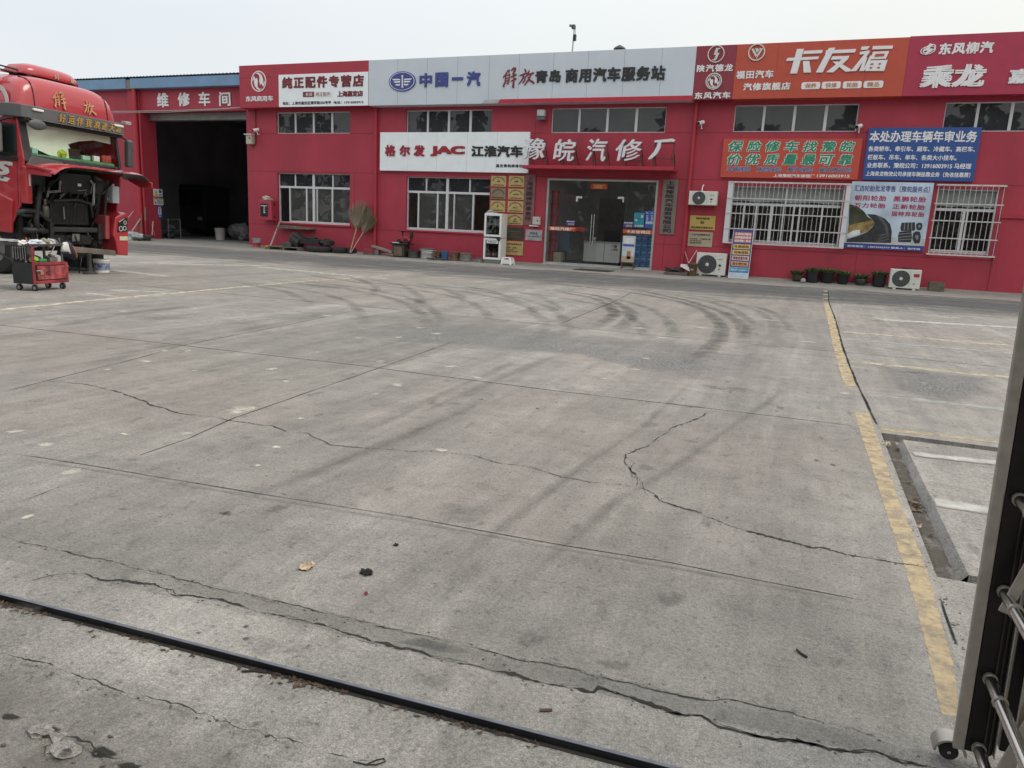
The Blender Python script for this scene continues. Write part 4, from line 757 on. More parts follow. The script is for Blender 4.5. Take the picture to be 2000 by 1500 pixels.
a = P(430, 457, 3.5); k = MB(); c = (a.x, 3.5, .1); k.lathe([(.20, 0), (.25, .55), (.26, .56), (.22, .54)], c, n=18); tag(k.build('plastic_bucket', mat('pale_bucket', (.55, .55, .56), .5), base=c, smooth=40), 'pale plastic bucket standing alone inside the dark hall', 'bucket')
a = P(470, 450, 4.5); k = MB(); k.lump((a.x, 4.5, .55), .55, .4, .42, 8); k.lump((a.x + .4, 4.4, .35), .4, .35, .25, 9); tag(k.build('wrapped_parts', mat('grey_wrap', (.16, .165, .17), .6, var=.5, scale=5), base=(a.x, 4.5, .1)), 'heap of grey wrapped parts by the right side inside the hall', 'heap')
# a dim lorry cab parked deep in the hall
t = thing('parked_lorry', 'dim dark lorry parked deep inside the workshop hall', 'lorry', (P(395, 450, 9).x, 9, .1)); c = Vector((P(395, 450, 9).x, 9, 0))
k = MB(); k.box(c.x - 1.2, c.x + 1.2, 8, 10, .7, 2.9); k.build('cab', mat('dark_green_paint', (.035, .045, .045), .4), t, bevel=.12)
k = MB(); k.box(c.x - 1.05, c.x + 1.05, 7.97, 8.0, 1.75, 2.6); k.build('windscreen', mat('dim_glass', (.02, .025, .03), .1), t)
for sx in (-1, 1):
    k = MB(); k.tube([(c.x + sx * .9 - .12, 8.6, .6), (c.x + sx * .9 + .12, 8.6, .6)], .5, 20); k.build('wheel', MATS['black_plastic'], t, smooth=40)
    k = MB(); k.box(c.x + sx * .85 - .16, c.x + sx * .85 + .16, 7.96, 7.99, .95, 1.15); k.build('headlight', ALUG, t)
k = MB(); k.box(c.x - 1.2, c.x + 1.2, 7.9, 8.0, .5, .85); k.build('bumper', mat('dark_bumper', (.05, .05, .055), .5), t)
# ================================================================== SIGNS
YF_ = -.45; FZ1 = (P(719, 118, YF_).z + P(1777, 72, YF_).z) / 2; FZ0 = (P(721, 207, YF_).z + P(1762, 187, YF_).z) / 2
K_RED = mat('sign_red', (.40, .028, .05), .42, var=.05, dirt=.08, dcol=(.25, .05, .06)); K_DRED = mat('sign_dark_red', (.26, .028, .05), .42, var=.05); K_ORG = mat('sign_orange', (.50, .075, .042), .42, var=.05, dirt=.1, dcol=(.3, .08, .06)); K_CRM = mat('sign_crimson', (.40, .028, .075), .4, var=.06)
K_WHT = mat('sign_white_panel', (.60, .66, .74), .4, var=.04, scale=1.2, dirt=.1, dcol=(.45, .47, .5)); K_WB = mat('sign_white_board', (.88, .93, .98), .42, var=.03, dirt=.05, dcol=(.5, .5, .5))
I_WHT = MATS['white_letter']; I_BLU = mat('navy_letter', (.055, .075, .30), .45, var=.05); I_BLK = mat('black_letter', (.022, .022, .026), .45, var=.1); I_RED = mat('red_letter', (.33, .018, .035), .45, var=.06); I_DRED = mat('dark_red_letter', (.20, .02, .03), .45); I_CHR = mat('chrome_trim', (.55, .53, .50), .25, .9, var=.2, scale=20)
I_GRY = mat('grey_vinyl', (.45, .46, .46), .5); I_GRN = mat('green_letter', (.02, .26, .15), .5); I_NAV = mat('blue_print', (.05, .06, .24), .5); K_BLU = mat('sign_blue', (.028, .085, .30), .45, var=.06, dirt=.06, dcol=(.06, .12, .3))
def panel_sign(label, x0, x1, z0, z1, yf, yb, m, cat='sign', name='shop_sign', seams=(), sub=None):
    t = thing(name, label, cat, ((x0 + x1) / 2, yb, z0))
    k = MB(); k.box(x0, x1, yf, yb, z0, z1); k.mi = 1
    for sx in seams: k.box(sx - .006, sx + .006, yf - .0015, yf + .01, z0 + .01, z1 - .01)
    k.build('panel', [m, mat('panel_seam', (.22, .23, .25), .7)], t, bevel=.004); return t
def letters(t, m, items, Y, name='lettering', depth=.015, **kw):
    for it in items:
        k = MB(); o = dict(kw); o.update(it[5] if len(it) > 5 else {}); k.wtext(it[0], *it[1:5], Y, depth, **o); k.build(name, m, t)
X = lambda px, py, Y=YF_: P(px, py, Y).x
fx0, fx1, fx2, fx3, fx4 = X(467.5, 160), X(720, 150), X(1357, 140), X(1435, 140), X(1770, 130)
YL = YF_ - .002
# -- 1 red fascia with the white parts-shop board
t = panel_sign('red fascia panel at the left end with round twin swallow emblem and white parts board', fx0, fx1 - .004, FZ0, FZ1, YF_, -.002, K_RED, seams=())
k = MB(); zs_ = P(600, 148, YF_).z; k.box(fx0 + .01, fx1 - .01, YF_ - .0015, YF_ + .01, zs_ - .006, zs_ + .006); k.build('panel_joint', MATS['wall_groove'], t)
a, b = P(490.5, 139, YL), P(520.5, 179, YL); c = (a + b) / 2; rx, rz = (b.x - a.x) / 2, (a.z - b.z) / 2
def swallow(k, c, r, Y, s=1.0, th=.02):
    """round emblem: a ring and two curved wings chasing each other"""
    k.ring((c.x, Y, c.z), (1, 0, 0), (0, 0, 1), (0, -1, 0), r * .90, r, 40, th, s)
    def wing(q): return [(c.x + q * r * s * x, Y, c.z + q * r * z) for x, z in ((-.05, .86), (.25, .72), (.52, .40), (.62, .05), (.55, -.30), (.86, .05), (.80, -.25), (.62, -.52), (.38, -.22), (.20, -.35), (.10, .0), (.16, .30), (.12, .55), (-.12, .74), (-.45, .70))]
    for q in (1, -1): k.prism(wing(q), (0, -th, 0))
k = MB(); swallow(k, c, rz, YL, rx / rz); k.build('emblem', I_WHT, t)
letters(t, I_WHT, [('东风商用车', 480.3, 188, 534, 197.5)], YL, bold=.035)
a, b = P(544.5, 146.5, YL), P(720, 206, YL); k = MB(); k.box(a.x, fx1 - .01, YL - .018, YL, FZ0 + .004, a.z); bd = k.build('white_board', K_WB, t, bevel=.004); YB = YL - .020
letters(t, I_DRED, [('纯正配件专营店', 551, 151, 710.5, 169)], YB, bold=.05, space=1.25)
k = MB(); k.wrect(591.7, 179.5, 613.5, 189.3, YB, .006); k.build('small_red_plate', I_DRED, t); k = MB(); k.wrect(613.8, 179, 647.5, 188.7, YB, .006); k.build('small_white_plate', WHT, t)
letters(t, I_WHT, [('东风', 596, 181, 610, 188)], YB - .0065, depth=.003, shear=.2); letters(t, I_DRED, [('纯正配件', 617, 180.5, 645, 187.3)], YB - .0065, depth=.003, bold=.01, space=1.1)
letters(t, I_DRED, [('上海嘉定店', 659, 178, 709, 188)], YB, bold=.04); letters(t, I_BLK, [('地址：上海市嘉定区博学路305号甲', 552, 198.8, 646.5, 203.5), ('电话：13916003915', 652, 197.6, 709.8, 202)], YB, depth=.004, bold=.04, space=1.05)
# -- 2 white fascia
t = panel_sign('long white fascia with navy winged oval emblem and black service station lettering', fx1, fx2 - .004, FZ0, FZ1, YF_, -.002, K_WHT, seams=[X(q, 150) for q in (776.8, 834, 893.6, 955, 1013, 1080, 1147, 1217.5, 1290)])
a, b = P(760.5, 140.5, YL), P(812, 178, YL); c = (a + b) / 2; rx, rz = (b.x - a.x) / 2, (a.z - b.z) / 2
k = MB(); n = 48; k.prism([(c.x + rx * math.cos(i * math.tau / n), YL, c.z + rz * math.sin(i * math.tau / n)) for i in range(n)], (0, -.03, 0)); em = k.build('emblem', I_BLU, t)
k = MB(); YE = YL - .031; k.ring((c.x, YE, c.z), (1, 0, 0), (0, 0, 1), (0, -1, 0), rz * .86, rz * .90, 48, .008, rx / rz * 1.03)
E_ = lambda pts: [(c.x + rx * x, YE, c.z + rz * z) for x, z in pts]
k.prism(E_([(-.05, -.62), (.12, -.62), (.12, -.54), (.07, -.54), (.07, .62), (.0, .62), (-.09, .5), (-.02, .5), (-.02, -.54), (-.05, -.54)]), (0, -.008, 0))
for s in (-1, 1):
    for pts in ([(.14, .20), (.28, .26), (.74, .26), (.66, .12), (.14, .12)], [(.14, .04), (.64, .02), (.56, -.12), (.14, -.12)], [(.14, -.2), (.2, -.28), (.34, -.28), (.46, -.24), (.50, -.36), (.36, -.42), (.18, -.42), (.14, -.34)]):
        k.prism(E_([(s * x, z) for x, z in pts]), (0, -.008, 0))
k.build('emblem_relief', I_WHT, t)
letters(t, I_BLU, [('中', 820, 143.5, 843.5, 170), ('国', 851, 142, 875, 169.8), ('一', 883, 151.3, 904.5, 156.5, {'ref': False}), ('汽', 912.5, 140, 938, 168)], YL, bold=.05, depth=.03)
def brush(k, strokes, box, Y, th=.02):
    """brush characters: tapered strokes in a unit box"""
    a, b = P(box[0], box[1], Y), P(box[2], box[3], Y)
    for q_, st in enumerate(strokes):
        L_, R_ = [], []; n = len(st)
        for i, (x, z, w_) in enumerate(st):
            x0, z0 = st[max(i - 1, 0)][:2]; x1, z1 = st[min(i + 1, n - 1)][:2]; dx, dz = x1 - x0, z1 - z0; l = math.hypot(dx, dz) or 1; ox, oz = -dz / l * w_ / 2, dx / l * w_ / 2
            L_.append((x + ox, z + oz)); R_.append((x - ox, z - oz))
        k.prism([(a.x + (b.x - a.x) * x, Y, b.z + (a.z - b.z) * z) for x, z in L_ + R_[::-1]], (0, -th - .0007 * q_, 0))
JIE = [[(.34, .86, .03), (.24, .70, .09), (.04, .52, .05)], [(.34, .84, .07), (.46, .90, .08), (.42, .72, .05)], [(.22, .64, .05), (.20, .3, .09), (.08, .10, .10), (.14, .06, .04)], [(.24, .62, .05), (.50, .68, .08), (.46, .40, .08), (.40, .22, .10), (.30, .24, .04)], [(.22, .46, .05), (.44, .52, .06)], [(.2, .34, .04), (.42, .38, .06)], [(.58, .86, .05), (.78, .98, .10), (.80, .84, .06), (.70, .66, .08)], [(.78, .96, .06), (.90, .98, .07), (.86, .78, .05)], [(.58, .54, .05), (.98, .66, .08)], [(.80, .74, .05), (.80, .40, .10), (.78, .02, .13), (.70, .10, .03)], [(.60, .34, .05), (.98, .46, .08)]]
FANG = [[(.36, .98, .05), (.46, .84, .12), (.40, .78, .05)], [(.06, .58, .06), (.30, .66, .10), (.56, .74, .05)], [(.34, .66, .06), (.26, .38, .10), (.02, .10, .04)], [(.28, .46, .05), (.44, .50, .09), (.40, .28, .08), (.28, .16, .06)], [(.68, .88, .05), (.60, .66, .10), (.44, .50, .04)], [(.58, .62, .06), (.96, .72, .11), (.98, .66, .05)], [(.84, .70, .06), (.66, .34, .11), (.40, .02, .04)], [(.60, .52, .05), (.76, .30, .11), (1.0, .16, .14), (1.04, .10, .04)]]
k = MB(); brush(k, JIE, (982.4, 132.8, 1008.5, 172), YL); brush(k, FANG, (1014, 134, 1042, 167), YL); k.build('lettering', I_DRED, t)
letters(t, I_BLK, [('青岛', 1046.5, 138, 1094.8, 160.8), ('商用汽车服务站', 1105.5, 134.5, 1298.3, 156.5)], YL, bold=.045, depth=.03, space=1.12)
za, zb_ = FZ0 + .002, P(1200, 189.5, YL).z
k = MB(); q0 = P(972, 202.5, YL).x; q1 = P(978, 193.5, YL).x; k.prism([(q0, YL, za), (fx2 - .006, YL, za), (fx2 - .006, YL, zb_), (q1, YL, zb_)], (0, -.008, 0)); k.build('red_stripe', mat('bright_red_vinyl', (.50, .02, .045), .45), t)
k = MB(); q2 = P(941, 202.5, YL).x; q3 = P(947, 194.4, YL).x; k.prism([(q2, YL, za), (q0 - .01, YL, za), (q1 - .01, YL, zb_), (q3, YL, zb_)], (0, -.008, 0)); k.build('grey_stripe', I_GRY, t)
# -- 3 dark red
t = panel_sign('narrow dark red fascia panel with two chrome ringed emblems one above the other', fx2, fx3 - .004, FZ0, FZ1, YF_, -.002, K_DRED)
def cen(x0, y0, r, Y=YL): a, b = P(x0 - r, y0, Y), P(x0 + r, y0, Y); return (a + b) / 2, (b.x - a.x) / 2
c, r = cen(1398.8, 105.5, 16.5); k = MB(); k.ring((c.x, YL, c.z), (1, 0, 0), (0, 0, 1), (0, -1, 0), r * .88, r, 40, .03)
k.prism([(c.x + r * x, YL, c.z + r * z) for x, z in ((-.05, .66), (.5, .66), (.42, .52), (.2, .5), (.14, .1), (.42, .1), (.3, -.15), (.12, -.62), (.0, -.74), (-.42, -.74), (-.34, -.62), (-.14, -.58), (-.02, -.12), (-.28, -.12), (-.16, .3))], (0, -.03, 0)); k.build('emblem', I_CHR, t)
letters(t, I_WHT, [('陕汽德龙', 1361.8, 127, 1431, 139)], YL, bold=.035, space=1.2)
c, r = cen(1394.4, 159, 16); k = MB(); k.ring((c.x, YL, c.z), (1, 0, 0), (0, 0, 1), (0, -1, 0), r * .84, r, 40, .04); k.build('emblem', I_CHR, t)
k = MB(); swallow(k, Vector((c.x, 0, c.z)), r * .78, YL, 1, .02); k.build('emblem_relief', I_WHT, t)
letters(t, I_WHT, [('东风汽车', 1357.5, 180.5, 1426, 192.3)], YL, bold=.04, space=1.2)
# -- 4 orange
t = panel_sign('orange red fascia panel with big slanted white lettering and four white pills', fx3, fx4 - .004, FZ0, FZ1, YF_, -.002, K_ORG, seams=())
k = MB()
for q in (1516, 1600, 1690): xx = X(q, 140); k.box(xx - .004, xx + .004, YF_ - .0012, YF_ + .01, FZ0 + .01, FZ1 - .01)
k.build('panel_joint', mat('orange_joint', (.25, .05, .03), .7), t)
c, r = cen(1478, 102.4, 16.5); k = MB(); k.ring((c.x, YL, c.z), (1, 0, 0), (0, 0, 1), (0, -1, 0), r * .86, r, 40, .04)
for pts in ([(-.62, .42), (-.38, .42), (.12, -.42), (-.02, -.62), (-.62, .30)], [(-.22, .44), (.12, .44), (.26, .16), (.02, -.12), (-.06, .1)], [(.26, .44), (.72, .44), (.62, .2), (.08, -.74), (-.06, -.56), (.34, .16)]): k.prism([(c.x + r * x, YL, c.z + r * z) for x, z in pts], (0, -.03, 0))
k.build('emblem', I_CHR, t)
letters(t, I_WHT, [('福田汽车', 1438.8, 138.6, 1510, 152.5), ('汽修旗舰店', 1452.5, 162.6, 1542.8, 175.3)], YL, bold=.04, space=1.15)
DZ = [0]
def dz_(): DZ[0] = (DZ[0] + 1) % 24; return DZ[0] * .0007
k = MB(); D_ = .035
A = lambda L_: [(1330 + x / 5.714, 70 + y / 5.714) for x, y in L_]
B = lambda L_: [(1640 + x / 5.556, 50 + y / 5.556) for x, y in L_]
for pts in ([(1295, 150), (1372, 148), (1295, 423), (1218, 423)], [(1372, 172), (1585, 160), (1570, 196), (1364, 206)], [(1190, 250), (1340, 243), (1332, 275), (1172, 284)], [(1340, 243), (1540, 233), (1530, 262), (1332, 275)], [(1362, 285), (1432, 282), (1452, 411), (1368, 413)]): k.wpoly(A(pts), YL, D_ + dz_())
for pts in ([(1620, 165), (1955, 150), (1940, 188), (1610, 202)], [(1650, 140), (1722, 134), (1580, 412), (1505, 411)], [(1690, 232), (1880, 226), (1862, 262), (1672, 270)], [(1690, 290), (1750, 290), (1920, 392), (1838, 405)], [(1800, 262), (1868, 258), (1700, 410), (1620, 410)]): k.wpoly(A(pts), YL, D_ + dz_())
for pts in ([(236, 232), (328, 228), (300, 262), (228, 268)], [(222, 288), (324, 272), (318, 305), (212, 318)], [(278, 300), (320, 296), (180, 495), (118, 498)], [(262, 360), (300, 345), (252, 495), (212, 497)], [(330, 330), (356, 326), (290, 470), (262, 494), (248, 494)], [(360, 226), (578, 220), (570, 254), (350, 262)], [(360, 288), (536, 280), (500, 362), (332, 370)], [(318, 382), (520, 375), (480, 495), (276, 496)]): k.wpoly(B(pts), YL, D_ + dz_())
k.build('lettering', I_WHT, t)
k = MB()
for pts in ([(390, 308), (490, 302), (478, 332), (378, 338)],): k.wpoly(B(pts), YL - D_ - .020, .003)
for pts in ([(338, 410), (370, 408), (364, 424), (332, 426)], [(424, 408), (452, 406), (446, 422), (418, 424)], [(328, 450), (356, 449), (350, 464), (322, 465)], [(410, 448), (440, 447), (434, 462), (404, 463)]): k.wpoly(B(pts), YL - D_ - .020, .003)
k.build('lettering_gap', K_ORG, t)
pl = [(1566, 161, 1601, 173.8, '保养'), (1606, 160, 1641, 172.8, '快修'), (1647, 159.3, 1682, 172.2, '轮胎'), (1687.5, 158.4, 1724, 171.3, '精品')]
k = MB()
for x0, y0, x1, y1, s in pl:
    a, b = P(x0, y0, YL), P(x1, y1, YL); rr = (a.z - b.z) * .25; pts = []
    for cx_, cz_, a0 in ((b.x - rr, a.z - rr, 0), (a.x + rr, a.z - rr, 90), (a.x + rr, b.z + rr, 180), (b.x - rr, b.z + rr, 270)):
        pts += [(cx_ + rr * math.cos(math.radians(a0 + q)), YL, cz_ + rr * math.sin(math.radians(a0 + q))) for q in (0, 30, 60, 90)]
    k.prism(pts, (0, -.015, 0))
k.build('pill_plate', I_WHT, t); letters(t, mat('tan_letter', (.50, .24, .12), .5), [(s, x0 + 7, y0 + 2, x1 - 7, y1 - 2) for x0, y0, x1, y1, s in pl], YL - .016, depth=.004, bold=.03)
# -- 5 crimson
t = panel_sign('crimson fascia panel at the right end with crossed ovals emblem', fx4, XR + .2, FZ0, FZ1 + .02, YF_, -.002, K_CRM, seams=())
c, r = cen(1812.5, 97, 15); k = MB(); k.ring((c.x, YL, c.z - r * .1), (1, 0, .12), (0, 0, 1), (0, -1, 0), r * .50, r * .58, 40, .03, 1.7); k.ring((c.x + r * .15, YL, c.z + r * .08), (.9, 0, .5), (-.5, 0, .9), (0, -1, 0), r * .42, r * .5, 40, .032, 1.7)
k.prism([(c.x + r * x, YL, c.z + r * z) for x, z in ((.1, .8), (.4, .75), (.5, .5), (.1, .15), (.7, .05), (.3, -.35), (-.2, -.75), (-.35, -.5), (.0, -.15), (-.6, -.2), (-.2, .3))], (0, -.036, 0)); k.build('emblem', I_WHT, t)
letters(t, I_WHT, [('东风柳汽', 1835.5, 84.5, 1938.8, 103.5)], YL, bold=.045, space=1.1, shear=.05)
letters(t, I_WHT, [('乘龙', 1801, 128.5, 1921.7, 170)], YL, bold=.06, depth=.035, shear=.08, space=1.05); letters(t, I_WHT, [('嘉定', 1972, 135.5, 2062, 162)], YL, bold=.045, depth=.035)
# -- 6 white board between the windows
YJ = -.12; a, b = P(742.5, 258.5, YJ), P(1031, 338, YJ)
t = panel_sign('wide white board between upper and lower windows with red and black lettering', a.x, b.x, b.z, a.z, YJ, -.004, K_WB, seams=())
k = MB()
for q in (797, 853, 912, 970): xx = X(q, 300, YJ); k.box(xx - .004, xx + .004, YJ - .001, YJ + .01, b.z + .01, a.z - .01)
k.build('panel_joint', I_GRY, t)
letters(t, I_RED, [('格', 752.7, 283.3, 772.5, 305.2), ('尔', 781, 283.8, 801, 305.3), ('发', 808.5, 283.5, 829.3, 305.5), ('JAC', 841.4, 285, 907.8, 305.8, {'bold': .07})], YJ - .002, bold=.05, depth=.025)
letters(t, I_BLK, [('江淮汽车', 921.3, 284.3, 1020.6, 307)], YJ - .002, bold=.05, depth=.025, space=1.08); letters(t, I_BLK, [('嘉定豫皖维修站', 969, 320.5, 1020.6, 327.5)], YJ - .002, bold=.04, depth=.006, space=1.2)
# -- 7 free standing letters on the canopy
YC = -.62
STEEL = mat('rusty_frame_steel', (.14, .08, .075), .6, .4, var=.3, dirt=.5, dcol=(.12, .06, .04))
I_SIL = mat('silver_letter', (.72, .76, .80), .35, .1, var=.06)
names = [('豫', 1022, 270, 1064.6, 312), ('皖', 1083.6, 272, 1123.5, 316), ('汽', 1148, 271, 1185.2, 316.5), ('修', 1205, 272, 1252.7, 315.6), ('厂', 1270, 273, 1315, 312)]
CHANG = [[(.20, .90, .10), (.55, .93, .13), (.90, .97, .15), (1.0, .93, .12)], [(.42, .90, .12), (.38, .62, .16), (.28, .34, .17), (.08, .06, .12), (.0, .01, .04)]]
ordn = ['leftmost', 'second from the left', 'middle', 'second from the right', 'rightmost']
for i, (s, x0, y0, x1, y1) in enumerate(names):
    a, b = P(x0, y0, YC), P(x1, y1, YC); t = thing('sign_letter', f'large silver character framed on the canopy, {ordn[i]} of the five', 'sign letter', ((a.x + b.x) / 2, YC, cz1), 'silver characters standing on the entrance canopy')
    k = MB()
    if s == '厂': brush(k, CHANG, (x0, y0, x1, y1), YC, .09)
    else: k.wtext(s, x0, y0, x1, y1, YC + .09, .09, bold=.024, shear=.12, ref=False)
    k.build('character', I_SIL, t)
    k = MB(); w_ = b.x - a.x; u0, u1 = (a.x + w_ * .28, b.x - w_ * .06) if s != '厂' else (a.x + w_ * .18, b.x - w_ * .04); ztp = a.z - (a.z - b.z) * .1
    for xx in (u0, u1): k.box(xx - .02, xx + .02, YC + .10, YC + .14, cz1, ztp); k.tube([(xx, YC + .12, ztp - .2), (xx + .03, YC + .48, cz1)], .016, 6)
    k.box(u0, u1, YC + .10, YC + .13, b.z + .02, b.z + .05); k.box(u0, u1, YC + .10, YC + .13, ztp - .05, ztp - .02); k.build('support_frame', STEEL, t)
# -- 8 orange board
YO = -.10; a, b = P(1413, 271.3, YO), P(1676.5, 350.5, YO); ab = P(1408, 346.5, YO); ar = P(1684, 270, YO)
x0, x1 = (P(1411, 300, YO).x), P(1680, 310, YO).x
t = panel_sign('orange red insurance board with two rows of green characters outlined white', x0, x1, (ab.z + b.z) / 2, (a.z + ar.z) / 2, YO, -.004, mat('banner_orange', (.52, .075, .045), .5, var=.04))
r1 = '保险修车找豫皖'; r2 = '价优质量最可靠'
def cells(s, x0, y0, x1, y1, slope): n = len(s); st = (x1 - x0 - 26) / (n - 1); return [(ch, x0 + i * st, y0 + slope * i, x0 + i * st + 26, y1 + slope * i) for i, ch in enumerate(s)]
cc = cells(r1, 1424, 275, 1668, 296, .1) + cells(r2, 1421.5, 300.5, 1664, 322, .15)
letters(t, I_WHT, [(c_[0], c_[1] - .8, c_[2] - .8, c_[3] + .8, c_[4] + .8) for c_ in cc], YO - .001, name='letter_outline', depth=.004, bold=.085, shear=.2)
letters(t, I_GRN, cc, YO - .0055, depth=.004, bold=.03, shear=.2)
gg = [('车辆保险', 1420, 325, 1465.6, 335.6), ('货物保险', 1478, 325.4, 1525.7, 336), ('意外保险', 1538, 326, 1587, 336.3), ('雇主责任险', 1599.5, 326.6, 1663.4, 336.9)]
letters(t, mat('pale_outline', (.55, .55, .62), .5), [(s, a_ - .4, b_ - .4, c_ + .4, d_ + .4) for s, a_, b_, c_, d_ in gg], YO - .001, name='letter_outline', depth=.0035, bold=.06, shear=.1)
letters(t, I_NAV, gg, YO - .005, depth=.004, bold=.02, shear=.1)
letters(t, I_WHT, [('上海豫皖汽车修理厂', 1510.5, 339.3, 1590.8, 347.2), ('13916003915', 1595.5, 340.3, 1659, 347)], YO - .001, depth=.004, bold=.03, shear=.1)
# -- 9 blue board
a, b = P(1696, 249.8, YO), P(1915.8, 248, YO); c_, d = P(1685.5, 351, YO), P(1903.6, 354.8, YO)
t = panel_sign('bright blue vehicle inspection board with white lettering right of the orange board', (a.x + c_.x) / 2, (b.x + d.x) / 2, (c_.z + d.z) / 2, (a.z + b.z) / 2, YO, -.004, K_BLU)
letters(t, I_WHT, [('本处办理车辆年审业务', 1700.2, 255.8, 1906.5, 278), ('各类轿车、牵引车、厢车、冷藏车、高栏车、', 1696.8, 285.3, 1903.6, 296.8), ('栏板车、吊车、单车、各类大小挂车。', 1695.3, 301.6, 1867.5, 313.6), ('业务联系，豫皖公司：13916003915 马经理', 1694, 317.3, 1896, 330.5), ('上海泉龙物流公司承接车辆挂靠业务（免收挂靠费）', 1691.8, 334, 1894.3, 347)], YO - .001, depth=.004, bold=.03)
# -- 10 tyre poster
a, b = P(1664, 354.4, YO), P(1823, 357, YO); c_, d = P(1648, 483.8, YO), P(1805.7, 491, YO); px0, px1 = (a.x + c_.x) / 2, (b.x + d.x) / 2; pz0, pz1 = (c_.z + d.z) / 2, (a.z + b.z) / 2
t = panel_sign('pale sky poster of tyres with red lettering between two barred windows', px0, px1, pz0, pz1, YO, -.004, mat('poster_sky', (.50, .60, .72), .45, var=.25, scale=1.4), cat='poster', name='tyre_poster')
C_ = lambda L_: [(1640 + x / 4.286, 230 + y / 4.286) for x, y in L_]
def art(name, m, polys, lay, t=t):
    k = MB()
    for pts in polys: k.wpoly(C_(pts), YO - .001 * lay, .002)
    return k.build(name, m, t)
zb1 = P(1720, 477, YO).z
k = MB(); k.box(px0 + .003, px1 - .003, YO - .003, YO - .0005, pz0 + .003, zb1); k.build('blue_footer', mat('poster_navy', (.035, .06, .26), .5), t)
k = MB(); k.box(px0 + .003, px1 - .003, YO - .0025, YO - .0005, zb1 + .002, zb1 + .22); k.build('pale_road', mat('poster_road', (.55, .56, .56), .5, var=.15, scale=5), t)
art('mountain', mat('poster_mountain', (.05, .055, .03), .6, var=.5, scale=5), [[(82, 722), (150, 742), (205, 785), (235, 830), (285, 862), (75, 905)]], 3)
art('field', mat('poster_field', (.28, .20, .07), .6, var=.5, scale=6), [[(73, 900), (285, 852), (292, 885), (240, 950), (60, 1005)]], 4)
T_ = mat('poster_tyre', (.028, .03, .034), .5, var=.4, scale=9)
art('large_tyre', T_, [[(228, 806), (300, 810), (380, 845), (422, 890), (436, 950), (430, 1048), (57, 1040), (60, 1015), (150, 990), (235, 955), (275, 915), (292, 880), (270, 850)]], 5)
art('tyre_tread', mat('poster_tread', (.09, .092, .10), .5), [[(300, 812), (345, 828), (400, 900), (412, 985), (395, 985), (375, 905), (330, 845)], [(330, 985), (400, 960), (404, 972), (336, 998)], [(320, 1010), (410, 985), (412, 996), (324, 1022)], [(300, 1035), (415, 1010), (416, 1020), (330, 1042)]], 6.5)
art('printed_lorry', mat('poster_white', (.70, .72, .75), .5), [[(62, 975), (112, 945), (168, 936), (172, 972), (112, 995), (62, 1000)]], 7)
art('small_tyre', T_, [[(520, 878), (630, 875), (632, 935), (625, 945), (515, 948), (508, 920)], [(640, 890), (660, 878), (688, 882), (694, 910), (680, 940), (650, 940), (638, 918)], [(500, 955), (600, 945), (606, 1000), (595, 1043), (490, 1040), (488, 990)], [(615, 965), (640, 950), (672, 955), (680, 1000), (668, 1052), (625, 1052), (608, 1010)]], 5)
art('tyre_highlight', mat('poster_tyre_grey', (.22, .23, .25), .5), [[(540, 882), (548, 882), (544, 940), (536, 940)], [(570, 880), (578, 880), (574, 940), (566, 940)], [(600, 880), (608, 880), (606, 938), (598, 938)], [(496, 972), (600, 962), (600, 968), (496, 978)], [(494, 998), (602, 988), (602, 994), (494, 1004)], [(494, 1020), (600, 1012), (600, 1018), (494, 1026)], [(655, 900), (675, 896), (678, 915), (662, 922)], [(632, 985), (656, 980), (660, 1015), (640, 1022)]], 6.5)
letters(t, I_NAV, [('汇选轮胎批发零售（豫皖服务点）', 1670, 361.2, 1815.5, 376.8)], YO - .001, depth=.004, bold=.02)
letters(t, mat('crimson_print', (.40, .02, .08), .5), [('朝阳轮胎', 1670.3, 380.9, 1730.5, 393), ('万力轮胎', 1668.5, 395.5, 1728.7, 407), ('黑狮轮胎', 1746, 383, 1808, 395.4), ('正新轮胎', 1744, 398.3, 1805.7, 409.9), ('固特异轮胎', 1742.7, 412.5, 1804.5, 424.3)], YO - .001, depth=.004, bold=.025, space=1.15)
letters(t, I_WHT, [('咨询电话：13073342777 联系人：赵守选', 1654.8, 478, 1797, 488.5)], YO - .0035, depth=.003, bold=.025)
